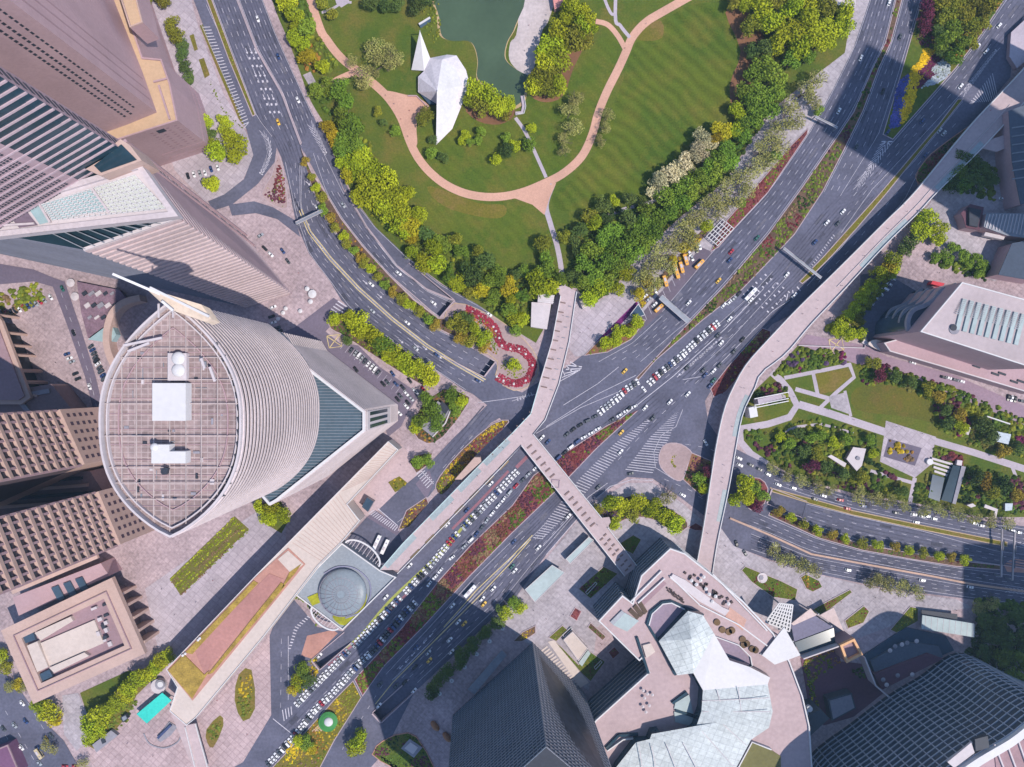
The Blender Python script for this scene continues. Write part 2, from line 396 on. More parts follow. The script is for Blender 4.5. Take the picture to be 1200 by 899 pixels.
# top-left plaza
sheet('plaza_paving', [(178, -8), (222, -8), (232, 30), (262, 110), (290, 158), (298, 182), (285, 210), (262, 230), (240, 236), (205, 200), (170, 100)], PAVE3)
sheet('verge', [(234, 30), (239, 28), (262, 78), (283, 130), (286, 148), (280, 140), (255, 82)], LAWNY)
sheet('verge', [(222, 42), (227, 40), (232, 58), (228, 60)], LAWNY); sheet('verge', [(233, 70), (239, 68), (246, 88), (240, 92)], LAWNY)
# garden on the right
sheet('garden_lawn', [(905, 438), (935, 405), (1010, 404), (1025, 415), (1100, 440), (1205, 482), (1205, 606), (1150, 606), (1075, 590), (1000, 578), (940, 562), (900, 542), (872, 528), (866, 500), (872, 470)], LAWN)
sheet('garden_lawn', [(1003, 455), (1050, 452), (1090, 470), (1100, 495), (1060, 488), (1003, 480)], lawn_mat('olive_grass', (.13, .12, .02), (.09, .10, .02), (.15, .10, .03)), sm=3)
for q, w in (([(904, 436), (915, 446), (925, 458), (934, 475), (925, 489), (900, 497), (866, 503)], 8), ([(919, 443), (960, 435), (997, 427)], 4.5), ([(995, 426), (1001, 442), (980, 460), (958, 481)], 4.5), ([(953, 437), (958, 462)], 4.5),
             ([(932, 456), (971, 467)], 5), ([(936, 474), (970, 484), (1000, 494), (1042, 508)], 9), ([(990, 458), (997, 488)], 3.5), ([(1092, 516), (1140, 530), (1205, 551)], 8), ([(912, 508), (935, 500), (962, 497), (985, 503), (1000, 508)], 3), ([(1020, 552), (1070, 566)], 4), ([(1072, 560), (1066, 590)], 5), ([(866, 500), (868, 518), (880, 532), (900, 545)], 8), ([(1160, 535), (1185, 545), (1197, 575)], 4)):
    sheet('garden_path', ribbon(q, w), PATHG)
sheet('garden_plaza', [(1038, 493), (1097, 512), (1090, 545), (1072, 560), (1031, 541), (1036, 510)], PAVE3)
sheet('paving', [(971, 465), (990, 460), (997, 486), (974, 478)], PAVE2)
sheet('garden_plot', [(1041, 514), (1080, 525), (1072, 546), (1035, 535)], mat('purple_gravel', (.13, .11, .15), .9)); sheet('garden_plot', [(955, 438), (994, 431), (998, 441), (978, 458), (961, 462)], LAWNY)
# around the convention hall
sheet('plaza_paving', [(1035, 302), (1060, 295), (1095, 302), (1170, 332), (1205, 345), (1205, 372), (1150, 358), (1110, 330), (1050, 325)], PAVE)
sheet('plaza_paving', [(1068, 262), (1090, 238), (1110, 190), (1130, 160), (1210, 100), (1210, 300), (1165, 330), (1110, 300)], PAVE2)
sheet('drive', [(945, 392), (1015, 405), (1040, 418), (1120, 440), (1205, 478), (1205, 500), (1105, 458), (1020, 432), (935, 404)], mat('pinkish_drive', (.27, .19, .24), .85))
sheet('drop_off_drive', [(1008, 322), (1022, 320), (1048, 326), (1080, 345), (1060, 400), (1040, 408), (1018, 402), (1008, 370)], ASPH)
# bottom plaza round the mall, banded plaza bottom left
sheet('plaza_paving', [(845, 615), (862, 640), (900, 657), (960, 674), (1040, 692), (1120, 702), (1140, 712), (1080, 720), (1000, 750), (950, 760), (905, 735), (840, 680), (820, 662)], PAVE2)
sheet('plaza_paving', [(640, 655), (692, 592), (735, 566), (765, 566), (800, 590), (840, 625), (830, 672), (780, 665), (740, 705), (700, 735), (690, 810), (625, 760), (580, 722), (600, 706)], PAVE2)
sheet('banded_plaza', [(150, 840), (200, 800), (225, 850), (300, 765), (345, 705), (316, 745), (318, 838), (285, 893), (262, 905), (110, 905), (100, 870)], PAVEB)
sheet('plaza_paving', [(170, 690), (300, 600), (335, 600), (335, 640), (200, 780), (185, 760)], PAVE3)
sheet('lawn', [(94, 812), (153, 785), (156, 792), (115, 835), (104, 842)], LAWN); sheet('paving', [(73, 815), (92, 812), (104, 842), (99, 872), (90, 880), (75, 860)], PAVE2)
sheet('grass_strip', [(100, 872), (105, 850), (195, 768), (204, 772), (160, 815), (150, 838), (115, 880)], LAWNY)
sheet('striped_garden', [(199, 678), (212, 698), (292, 620), (275, 605)], mat('garden_soil', (.14, .13, .03), .95))
sheet('lawn', [(305, 590), (330, 588), (337, 612), (330, 625), (308, 612)], LAWN)
sheet('lawn', [(280, 790), (295, 785), (299, 830), (285, 845), (275, 820)], LAWNY, sm=2); sheet('lawn', [(242, 855), (258, 838), (262, 850), (250, 876), (243, 870)], LAWNY, sm=2)
sheet('terrace_paving', [(455, 530), (470, 520), (500, 560), (485, 572), (445, 597), (430, 605), (407, 592)], mat('blush_paving', (.42, .32, .33), .85))
sheet('lawn', [(455, 565), (468, 558), (480, 568), (463, 577)], LAWNY)

# ================================================================== ROADS
sheet('asphalt_road', [(224, -8), (245, 48), (270, 108), (289, 152), (297, 182), (286, 210), (263, 228), (244, 236), (250, 247), (272, 240), (302, 216), (322, 190), (325, 168), (316, 150), (300, 136), (270, 62), (246, -8)], ASPH)
NWL = [(246, -8), (272, 62), (300, 137), (318, 160), (330, 185), (338, 215), (347, 262), (362, 297), (387, 330), (400, 352), (412, 364), (440, 385), (485, 417), (515, 437), (545, 458), (575, 470)]
NWM = [(276, -8), (301, 58), (331, 110), (354, 170), (367, 225), (382, 257), (405, 290), (435, 322), (472, 357), (515, 387), (550, 405), (580, 423), (590, 450)]
NER = [(305, -8), (322, 37), (342, 82), (367, 135), (387, 180), (402, 222), (430, 268), (465, 313), (500, 340), (533, 354)]
NEL = [(277, -8), (302, 58), (332, 110), (353, 172), (382, 225), (400, 255), (425, 287), (455, 320), (485, 350), (515, 372)]
SRV = [(372, 142), (390, 180), (412, 230), (440, 266), (475, 299), (515, 332), (560, 357), (600, 387), (625, 411), (640, 436)]
SRVL = [(370, 146), (386, 180), (403, 222), (431, 268), (466, 312), (500, 339), (533, 354), (560, 362), (590, 378), (615, 398), (630, 420), (634, 446)]
sheet('asphalt_road', NWL + NWM[::-1], ASPH); sheet('asphalt_road', NEL + NER[::-1], ASPH); sheet('asphalt_road', SRVL + SRV[::-1], ASPH)
sheet('asphalt_road', [(268, 240), (298, 236), (320, 243), (347, 259), (352, 278), (325, 257), (300, 250), (272, 253)], ASPH)
sheet('asphalt_road', [(391, 349), (414, 364), (394, 376), (380, 390), (345, 402), (330, 390), (345, 384)], ASPH2)
sheet('parking_lot', [(345, 386), (381, 388), (398, 402), (420, 405), (445, 430), (492, 462), (480, 480), (470, 500), (455, 512), (440, 470), (380, 425), (340, 400)], ASPH2)
AVE = [(255, 910), (285, 893), (318, 838), (316, 745), (326, 720), (345, 703), (372, 735), (402, 740), (470, 667), (600, 535), (612, 520), (575, 478), (545, 455), (570, 440), (588, 452), (612, 460), (634, 446), (640, 425), (662, 432), (682, 417), (712, 413), (740, 397), (775, 365), (832, 297), (865, 262), (900, 225), (925, 188), (947, 157), (975, 107), (1000, 57), (1022, -8), (1215, -8), (1200, 15), (1186, 60), (1184, 90), (1140, 145), (1090, 180), (1072, 205), (1077, 225), (1045, 258), (940, 362), (905, 380), (838, 450), (826, 470), (830, 495), (845, 517), (870, 530), (850, 612), (830, 608), (800, 585), (765, 561), (735, 559), (695, 585), (640, 650), (600, 706), (580, 722), (485, 812), (450, 882), (425, 910)]
sheet('asphalt_avenue', AVE, ASPH)
sheet('asphalt_road', [(775, 366), (740, 398), (748, 372), (790, 325), (822, 290), (836, 296)], mat('bus_bay_asphalt', (.13, .105, .14), .85))
sheet('asphalt_road', [(572, 474), (530, 515), (495, 552), (470, 572), (444, 597), (467, 622), (490, 597), (512, 570), (541, 530), (576, 495), (600, 482)], ASPH)
sheet('bus_apron', [(401, 638), (430, 606), (467, 624), (474, 640), (446, 668)], ASPH)
R3 = [(830, 500), (845, 517), (870, 530), (900, 545), (950, 567), (1000, 582), (1075, 592), (1150, 610), (1215, 619), (1215, 713), (1120, 700), (1040, 690), (960, 673), (900, 655), (860, 640), (840, 612), (800, 585)]
sheet('asphalt_road', R3, ASPH)
sheet('asphalt_road', [(-8, 782), (15, 795), (35, 825), (52, 845), (75, 868), (98, 908), (-8, 908)], ASPH)
sheet('asphalt_road', [(-8, 308), (40, 316), (64, 326), (76, 330), (94, 382), (112, 440), (124, 490), (126, 530), (120, 530), (112, 490), (100, 442), (80, 384), (62, 336), (40, 330), (-8, 334)], mat('worn_asphalt', (.14, .115, .16), .85))
sheet('asphalt_road', [(372, 899), (392, 870), (412, 840), (437, 835), (447, 846), (435, 868), (408, 905)], ASPH)
sheet('asphalt_loop', [(255, 668), (300, 640), (335, 640)], PAVE3)
# crossings of paler paving
sheet('crossing_paving', [(487, 567), (503, 550), (508, 566), (500, 585)], ASPH2); sheet('crossing_paving', [(430, 606), (440, 598), (470, 618), (466, 628)], ASPH2)
sheet('brick_wedge', [(353, 768), (360, 745), (390, 738), (396, 742), (366, 772)], BRICKY)
sheet('brick_crossing', [(1176, 662), (1185, 655), (1215, 656), (1215, 672), (1180, 670)], BRICKY)
path('red_lane', [(596, 552), (560, 590), (530, 620)], 3, REDLANE, 1); path('green_lane', [(553, 604), (524, 640), (495, 668), (455, 706), (425, 742), (405, 760)], 3.2, mat('olive_lane_paint', (.30, .32, .08), .8), 3); path('red_lane', [(478, 695), (440, 733), (385, 780)], 3, REDLANE, 1)
path('red_lane', [(605, 548), (620, 533)], 4, REDLANE, 1)

# ---- painted markings: one mesh per road
MK = {}
def dash_row(mb, pl, w=.22, on=3.6, off=5.4, start=2.0):
    p = [tuple(P(a, b)[:2]) for a, b in pl]; L = plen(p); d = start
    while d + on < L:
        (x, y), u = at(p, d); (x2, y2), u2 = at(p, d + on)
        nx, ny = -u[1] * w / 2, u[0] * w / 2
        mb.add([(x + nx, y + ny, mb.z), (x - nx, y - ny, mb.z), (x2 - nx, y2 - ny, mb.z), (x2 + nx, y2 + ny, mb.z)], [(0, 1, 2, 3)]); d += on + off
def solid(mb, pl, w=.26):
    p = [tuple(P(a, b)[:2]) for a, b in pl]; q = ribbon(p, w); n = len(p)
    for i in range(n - 1): mb.add([q[i] + (mb.z,), q[i + 1] + (mb.z,), q[-2 - i] + (mb.z,), q[-1 - i] + (mb.z,)], [(0, 1, 2, 3)])
def between(Lp, Rp, f, n=24):
    a = resample(Lp, n); b = resample(Rp, n); return [(a[i][0] + (b[i][0] - a[i][0]) * f, a[i][1] + (b[i][1] - a[i][1]) * f) for i in range(n)]
def lanes(mb, Lp, Rp, n, edge=True, **k):
    Lp = ext(Lp, False); Rp = ext(Rp, False)
    for i in range(1, n): dash_row(mb, between(Lp, Rp, i / n), start=R.uniform(0, 6), **k)
    if edge:
        for f in (.03, .97): solid(mb, between(Lp, Rp, f), .22)
def hatch(mb, Lp, Rp, pitch, w=.7, skew=0.0, chev=False):
    """bars across the strip between two pixel polylines"""
    n = max(3, int(plen([tuple(P(a, b)[:2]) for a, b in Lp]) / pitch)); a = resample(Lp, n); b = resample(Rp, n)
    k = int(round(skew))
    for i in range(n):
        j = min(max(i + k, 0), n - 1)
        A = P(*a[i], mb.z); B = P(*b[j], mb.z)
        if chev:
            i2 = min(i + 2, n - 1); M = (P(*a[i2], mb.z) + P(*b[i2], mb.z)) / 2; segs = ((P(*a[i], mb.z), M), (M, P(*b[i], mb.z)))
        else: segs = ((A, B),)
        for s, e in segs:
            d = (e - s)
            if d.length < .3: continue
            u = Vector(resample(Lp, n)[min(i + 1, n - 1)]) - Vector(a[max(i - 1, 0)]); u = Vector((u.x, -u.y, 0)).normalized() * w / 2
            mb.add([s - u, s + u, e + u, e - u], [(0, 1, 2, 3)])
def newmk(): m = MB(); m.z = nextz() + .01; return m
def arrow(mb, px, py, dx, dy, l=5.0, kind=0):
    c = P(px, py, mb.z); u = Vector((dx, -dy, 0)).normalized(); n = Vector((-u.y, u.x, 0))
    mb.add([c - u * l / 2 + n * .22, c - u * l / 2 - n * .22, c + u * l * .15 - n * .22, c + u * l * .15 + n * .22], [(0, 1, 2, 3)])
    mb.add([c + u * l * .15 + n * .9, c + u * l * .15 - n * .9, c + u * l / 2], [(0, 1, 2)])
def fin(mb, m=LINE, name='road_markings'): mb.build(name, m)['kind'] = 'structure'

# ---- worn wheel tracks and patched asphalt, under the paint
WEAR = mat('worn_asphalt_track', (.078, .078, .115), .8, .30, .05, .3, .35); PATCH = mat('patched_asphalt', (.125, .122, .155), .9, .2, .1, .2, .8); PATCHD = mat('fresh_asphalt_patch', (.062, .063, .088), .85, .2, .1, .2, .8)
def wear(sets):
    mb = newmk(); pa = newmk(); pd = newmk()
    for Lp, Rp, n in sets:
        for i in range(n):
            for o in (-.22, .22): solid(mb, between(Lp, Rp, (i + .5 + o) / n), .75)
            p = [tuple(P(a, b)[:2]) for a, b in between(Lp, Rp, (i + .5) / n)]; L = plen(p); d = R.uniform(5, 60)
            while d < L - 12:
                (x, y), u = at(p, d); l = R.uniform(3, 11); w = R.choice((.9, 1.6, 2.8)); m = R.choice((pa, pd)); q = ribbon([(x, y), (x + u[0] * l, y + u[1] * l)], w); m.add([(a, b, m.z) for a, b in q], [(0, 1, 2, 3)]); d += R.uniform(25, 95)
    mb.build('wheel_tracks', WEAR)['kind'] = 'structure'; pa.build('road_patches', PATCH)['kind'] = 'structure'; pd.build('road_patches', PATCHD)['kind'] = 'structure'
wear([(NWL[:5], NWM[:5], 4), (NEL[:4], NER[:4], 4), (NWL[5:14], [(352, 246), (363, 272), (388, 304), (420, 338), (460, 374), (500, 405), (535, 427)], 3), ([(364, 246), (382, 285), (420, 336), (460, 372), (500, 403), (520, 415)], [(378, 250), (404, 290), (435, 323), (472, 358), (515, 388), (533, 398)], 2), ([(382, 225), (400, 255), (425, 287), (455, 320)], [(402, 225), (430, 268), (465, 313), (476, 320)], 3),
      ([(775, 365), (832, 297), (900, 225), (947, 157), (1000, 57), (1022, -8)], [(807, 377), (850, 332), (900, 273), (937, 222), (1000, 130), (1037, 50), (1051, -8)], 4), ([(740, 400), (775, 366)], [(772, 414), (806, 378)], 4), ([(760, 447), (830, 390), (905, 318), (965, 245), (1005, 205)], [(836, 449), (900, 382), (960, 320), (1030, 235)], 6), ([(990, 176), (1031, 80), (1060, -8)], [(1025, 170), (1052, 90), (1081, -8)], 3), ([(1010, 205), (1046, 166), (1120, 82), (1184, -8)], [(1030, 222), (1070, 178), (1130, 105), (1205, 15)], 3),
      ([(640, 540), (560, 612), (500, 675), (420, 755), (330, 850)], [(655, 533), (600, 590), (515, 678), (435, 773), (330, 885)], 2), ([(650, 580), (600, 628), (550, 678), (495, 738), (450, 783)], [(690, 588), (640, 648), (600, 704), (560, 740), (500, 798)], 6), ([(700, 500), (750, 460)], [(760, 510), (810, 462)], 5),
      ([(905, 550), (1000, 585), (1075, 595), (1210, 621)], [(906, 567), (1000, 596), (1075, 612), (1210, 640)], 3), ([(950, 590), (1005, 605), (1075, 620), (1210, 650)], [(950, 614), (1010, 635), (1070, 647), (1210, 668)], 3), ([(890, 602), (960, 632), (1010, 646), (1120, 665), (1210, 677)], [(870, 613), (950, 646), (1092, 673), (1210, 691)], 3), ([(880, 625), (950, 653), (1030, 668), (1210, 697)], [(880, 644), (960, 670), (1040, 686), (1210, 710)], 3), ([(565, 474), (500, 550)], [(580, 486), (515, 562)], 2)])
mk = newmk()   # north-west roads
up = lambda p, a, b: [q for q in p if a <= q[1] <= b]
lanes(mk, up(NWL, -10, 165), up(NWM, -10, 175), 4); lanes(mk, up(NEL, -10, 175), up(NER, -10, 150), 4)
lanes(mk, [(367, 180), (382, 225), (400, 255), (425, 287), (455, 320), (485, 350), (515, 372)], [(380, 180), (402, 225), (430, 268), (465, 313), (500, 340), (533, 354)], 3)
YL = [(352, 246), (363, 272), (388, 304), (420, 338), (460, 374), (500, 405), (535, 427), (568, 446)]
lanes(mk, [(334, 190), (347, 250), (362, 297), (387, 330), (412, 364), (440, 385), (485, 417), (515, 437), (545, 457)], [(352, 190)] + YL, 3)
lanes(mk, [(354, 190)] + YL, [(360, 190)] + NWM[4:12], 2 + 1)
lanes(mk, [(403, 228), (431, 271), (466, 314), (500, 342), (533, 357), (560, 362)], [(411, 230), (440, 267), (475, 300), (515, 333), (560, 358), (575, 368)], 1)
lanes(mk, [(236, 30), (262, 90), (284, 135)], [(242, 5), (270, 66), (296, 132)], 1)
for i in range(9):      # arrows and wording in front of the split
    for j in range(3):
        x = 289 + j * 5.2 + i * 3.4; y = 60 + i * 9.0
        if i % 3 == 0: arrow(mk, x, y, .38, 1, 4.5)
        else: mk.add([P(x - 1.2, y - 1.6, mk.z), P(x + .8, y - 2.2, mk.z), P(x + 1.6, y + .4, mk.z), P(x - .4, y + 1.0, mk.z)], [(0, 1, 2, 3)])
for x, y in ((361, 215), (368, 240), (428, 331), (445, 347), (515, 418), (498, 408), (503, 424), (488, 405), (360, 262), (376, 290), (470, 400), (508, 432)): arrow(mk, x, y, .72, .62, 4.5)
hatch(mk, [(360, 146), (369, 163), (380, 182)], [(365, 141), (375, 160), (383, 178)], 2.4, .8, 0, True)
hatch(mk, [(304, 153), (311, 166), (313, 180), (308, 194), (304, 202)], [(309, 153), (317, 165), (319, 180), (314, 194), (308, 205)], 2.4, .9, 0, True)
hatch(mk, [(238, 32), (262, 90), (286, 150)], [(245, 28), (268, 84), (292, 143)], 2.3, .55, 1)
hatch(mk, [(388, 362), (396, 353)], [(399, 369), (407, 360)], 1.6, .8); fin(mk)
mk = newmk(); solid(mk, [(x + 1.3, y - 1.0) for x, y in YL], .5); solid(mk, [(x - 1.3, y + 1.0) for x, y in YL], .5); fin(mk, LINEY)

# the avenue, north-east half
NE1L = [(682, 417), (712, 413), (740, 397), (775, 365), (832, 297), (865, 262), (900, 225), (947, 157), (975, 107), (1000, 57), (1022, -8)]
NE1R = [(742, 446), (770, 416), (807, 377), (850, 332), (900, 273), (937, 222), (980, 160), (1000, 130), (1022, 80), (1037, 50), (1051, -8)]
NE2L = [(748, 445), (770, 423), (825, 376), (870, 341), (900, 309), (932, 275), (965, 225), (990, 176), (1012, 131), (1031, 80), (1045, 50), (1060, -8)]
NE2R = [(842, 402), (870, 372), (905, 330), (940, 290), (985, 230), (1030, 158), (1052, 90), (1081, -8)]
NE3L = [(965, 250), (1005, 210), (1046, 166), (1120, 82), (1150, 43), (1184, -8)]
NE3R = [(938, 330), (985, 275), (1020, 225), (1060, 183), (1120, 118), (1170, 60), (1205, 15)]
NE4L = [(945, 335), (985, 290), (1033, 226), (1070, 190), (1128, 118)]
NE4R = [(965, 335), (1010, 292), (1060, 235), (1077, 200), (1130, 152)]
mk = newmk()
lanes(mk, NE1L[3:], NE1R[2:], 4); lanes(mk, [(700, 424), (740, 402), (775, 370)], [(752, 424), (788, 392), (807, 377)], 4)
lanes(mk, NE2L[6:], NE2R[4:], 3); lanes(mk, NE3L[1:], NE3R[1:-1], 3); lanes(mk, NE4L, NE4R, 2)
W2R = [(838, 449), (900, 380), (935, 345)]
lanes(mk, [(760, 447), (830, 390), (880, 345), (905, 318)], [(812, 440), (850, 405), (900, 350), (925, 322)], 3); dash_row(mk, [(812, 452), (860, 405), (900, 372)]); dash_row(mk, [(800, 452), (850, 400), (890, 362)])
solid(mk, [(690, 520), (740, 480), (790, 440), (850, 385), (895, 338)], .45); solid(mk, [(800, 445), (830, 440), (905, 365), (925, 352)], .3)
for i in range(5):      # wording across the lanes
    for j in range(6):
        x = 897 + i * 7.0 - j * 5.0 + R.uniform(-.5, .5); y = 322 + i * 5.0 + j * 4.6
        mk.add([P(x - 1.6, y, mk.z), P(x - .6, y - 1.2, mk.z), P(x + 1.4, y + .6, mk.z), P(x + .4, y + 1.8, mk.z)], [(0, 1, 2, 3)])
for i in range(4):
    for j in range(5):
        x = 806 + j * 8 - i * 5.5; y = 421 + i * 5 - j * 7.0
        arrow(mk, x + 6, y + 4, .7, -.7, 3.5)
hatch(mk, [(1000, 222), (1014, 200), (1033, 166)], [(1004, 224), (1026, 196), (1046, 166)], 2.6, .9, 0, True)
hatch(mk, [(1124, 112), (1140, 90), (1166, 58)], [(1129, 114), (1143, 95), (1168, 60)], 2.6, .9, 0, True)
hatch(mk, [(1136, 121), (1150, 102), (1163, 86)], [(1142, 120), (1160, 119), (1169, 114)], 1.9, .55)
hatch(mk, [(918, 348), (926, 342), (934, 336)], [(912, 355), (928, 350), (938, 341)], 2.4, .8); hatch(mk, [(947, 315), (976, 275)], [(949, 317), (978, 277)], 1.9, .5)
hatch(mk, [(656, 447), (662, 436), (665, 428)], [(676, 436), (681, 433), (682, 430)], 2.2, .8); hatch(mk, [(658, 432), (668, 424)], [(662, 440), (678, 430)], 2.0, .6)
fin(mk)
# the avenue, south-west half
SWL = [(608, 545), (540, 612), (470, 680), (420, 732), (380, 775), (325, 835)]
SWR = [(655, 532), (600, 592), (550, 640), (515, 679), (472, 734), (435, 774), (392, 819), (325, 890)]
SEL = [(748, 484), (700, 527), (650, 579), (600, 627), (550, 677), (495, 738), (450, 783), (410, 838)]
SER = [(800, 470), (735, 545), (695, 583), (640, 648), (600, 704), (580, 720), (487, 808)]
mk = newmk()
lanes(mk, [(620, 552), (500, 675), (420, 755), (345, 835)], [(640, 540), (515, 672), (440, 765), (350, 860)], 2, False)
lanes(mk, [(640, 612), (590, 662), (520, 735), (462, 795)], [(672, 605), (625, 660), (585, 710), (490, 800)], 4); lanes(mk, [(612, 622), (560, 672), (500, 738), (452, 790)], [(624, 628), (580, 676), (515, 742), (460, 797)], 2)
hatch(mk, [(625, 630), (650, 598), (680, 560), (720, 520), (758, 492)], [(634, 634), (662, 606), (692, 571), (728, 530), (762, 494)], 2.1, .5, 1)
hatch(mk, [(733, 550), (745, 535), (762, 512), (790, 485)], [(765, 554), (772, 538), (785, 512), (796, 480)], 2.0, .5)
lanes(mk, [(700, 580), (760, 510), (812, 462)], [(742, 505), (770, 480), (800, 452)], 2, False)
solid(mk, [(640, 650), (692, 590), (715, 570), (740, 562), (765, 563)], .4); solid(mk, [(636, 640), (690, 582), (712, 566)], .3)
solid(mk, [(800, 480), (792, 500), (775, 510), (766, 530), (768, 548), (790, 562)], .3); solid(mk, [(628, 508), (680, 478), (735, 455)], .3); solid(mk, [(640, 500), (700, 462), (745, 440)], .3); solid(mk, [(660, 475), (700, 450), (725, 430)], .3)
dash_row(mk, [(775, 560), (810, 575), (850, 605)]); dash_row(mk, [(800, 520), (830, 525), (860, 540)])
for q in range(6): arrow(mk, 470 + q * 7, 782 - q * 7.5, -.7, .7, 4)
hatch(mk, [(331, 832), (341, 828)], [(333, 845), (342, 838)], 1.6, .6); hatch(mk, [(360, 722), (345, 735), (338, 760)], [(363, 724), (349, 737), (341, 760)], 2.0, .7)
solid(mk, [(338, 745), (338, 820)], .3); dash_row(mk, [(330, 745), (329, 830)]); solid(mk, [(320, 842), (345, 862)], .5)
lanes(mk, [(548, 510), (505, 555)], [(570, 500), (515, 562)], 2, False); solid(mk, [(494, 552), (508, 567)], .5); solid(mk, [(443, 596), (466, 616)], .5); solid(mk, [(505, 580), (466, 612)], .25)
for (a, b, c, d) in (((488, 556), (500, 572), (496, 549), (508, 564)), ((432, 602), (462, 622), (438, 598), (466, 617))):
    hatch(mk, [a, b], [c, d], 1.5, .55)
solid(mk, [(560, 472), (590, 468), (630, 462)], .3); solid(mk, [(600, 470), (625, 462)], .3)
hatch(mk, [(606, 466), (622, 460)], [(607, 470), (624, 464)], 1.6, .5)
dash_row(mk, [(450, 800), (400, 880)], on=2.5, off=6); fin(mk)
mk = newmk(); solid(mk, [(624, 627), (600, 652), (560, 690), (520, 735)], .5); solid(mk, [(622, 632), (596, 662), (560, 700), (460, 800), (440, 825)], .5); fin(mk, LINEY)
# right-hand roads
mk = newmk()
N1 = [(905, 550), (950, 570), (1000, 585), (1075, 595), (1150, 612), (1210, 621)]; N2 = [(906, 567), (950, 582), (1000, 596), (1075, 612), (1170, 630), (1210, 640)]
lanes(mk, N1, N2, 3); lanes(mk, [(945, 590), (1005, 605), (1075, 620), (1170, 646), (1210, 650)], [(945, 612), (1010, 635), (1070, 647), (1120, 655), (1210, 668)], 3)
lanes(mk, [(890, 602), (960, 632), (1010, 646), (1120, 665), (1210, 677)], [(870, 613), (900, 624), (950, 646), (1092, 673), (1210, 691)], 3); lanes(mk, [(880, 625), (950, 653), (1030, 668), (1130, 686), (1210, 697)], [(880, 644), (960, 670), (1040, 686), (1120, 698), (1210, 710)], 3)
hatch(mk, [(1178, 688), (1210, 692)], [(1178, 694), (1210, 698)], 2.2, .9, 0, True); hatch(mk, [(1190, 634), (1210, 638)], [(1190, 641), (1210, 645)], 2.2, .9, 0, True)
lanes(mk, [(15, 800), (60, 880)], [(50, 845), (80, 890)], 2, False); dash_row(mk, [(5, 830), (40, 890)]); dash_row(mk, [(-2, 845), (28, 900)])
lanes(mk, [(69, 336), (88, 390), (106, 445), (118, 500)], [(70, 336), (89, 390), (107, 445), (119, 500)], 2, False)
fin(mk)
mk = newmk()     # yellow box junction marks and parking bay lines
for cx, cy in ((392, 400), (980, 404)):
    q = [(cx - 9, cy - 6), (cx + 6, cy - 8), (cx + 9, cy + 6), (cx - 6, cy + 8)]
    solid(mk, q + q[:1], .5); solid(mk, [q[0], q[2]], .5); solid(mk, [q[1], q[3]], .5)
fin(mk, LINEY)
mk = newmk()
for i in range(14): solid(mk, [(405 + i * 5.4, 401 + i * 4.3), (399 + i * 5.4, 409 + i * 4.3)], .2)
for i in range(9): solid(mk, [(795 - i * 5.5, 306 + i * 6.6), (802 - i * 5.5, 322 + i * 6.6)], .25)
fin(mk)
# paving bands on the bottom-left plaza and drum forecourt handled by the paving joints
# ================================================================== PLANTED ISLANDS AND MEDIANS
def fill_shrubs(name, px, palette, n_per=.5, rad=(.5, 1.1), z=.25, seed=1, hgt=.8, world=None, pieces=None):
    """many small leafy clumps over a pixel outline -> ONE stuff mesh"""
    w = world or [tuple(P(a, b)[:2]) for a, b in px]
    rng = np.random.default_rng(seed); xs = [p[0] for p in w]; ys = [p[1] for p in w]
    n = int(abs(area2(w)) / 2 * n_per); pts = []; tries = 0
    while len(pts) < n and tries < n * 12 + 200:
        tries += 1; x = rng.uniform(min(xs), max(xs)); y = rng.uniform(min(ys), max(ys))
        if inside(x, y, w): pts.append((x, y))
    if not pts: return None
    base = np.array([(0, 0, 1.0), (.72, 0, .55), (.36, .62, .6), (-.36, .62, .5), (-.72, 0, .6), (-.36, -.62, .55), (.36, -.62, .5), (1, .3, -.1), (.3, 1, -.1), (-.7, .75, -.1), (-1, -.3, -.1), (-.2, -1, -.1), (.75, -.75, -.1)])
    fb = [(0, 1, 2), (0, 2, 3), (0, 3, 4), (0, 4, 5), (0, 5, 6), (0, 6, 1), (1, 7, 2), (2, 7, 8), (2, 8, 3), (3, 8, 9), (3, 9, 4), (4, 9, 10), (4, 10, 5), (5, 10, 11), (5, 11, 6), (6, 11, 12), (6, 12, 1), (1, 12, 7)]
    V, F, K = [], [], []
    pal = np.array(palette); cx, cy = np.mean(xs), np.mean(ys)
    for i, (x, y) in enumerate(pts):
        r = rng.uniform(*rad); a = rng.uniform(0, 6.28); ca, sa = math.cos(a), math.sin(a)
        b = base * rng.uniform(.75, 1.25, (13, 1)); q = np.stack([(b[:, 0] * ca - b[:, 1] * sa) * r + x, (b[:, 0] * sa + b[:, 1] * ca) * r + y, np.maximum(b[:, 2] * r * hgt, -.1) + z], 1)
        k = len(V) * 13; V.append(q); F += [(p + k, s + k, t + k) for p, s, t in fb]
        # patches of one kind of plant: colour by a coarse lattice, with a few strays
        h = int(abs(math.sin((x * .075 + y * .04 + seed) // 1 * 12.9898 + (y * .075 - x * .04) // 1 * 78.233) * 43758.5)) % len(pal)
        c = pal[h] if rng.random() < .82 else pal[rng.integers(len(pal))]
        K += [tuple(c * rng.uniform(.7, 1.3)) + (1,)] * 18
    V = np.concatenate(V); me = bpy.data.meshes.new(name); me.from_pydata(V.tolist(), [], F)
    at_ = me.attributes.new('Col', 'FLOAT_COLOR', 'FACE'); at_.data.foreach_set('color', np.array(K, dtype=np.float32).ravel())
    me.materials.append(SHRUB); o = bpy.data.objects.new(name, me); C.objects.link(o); o['kind'] = 'stuff'; return o
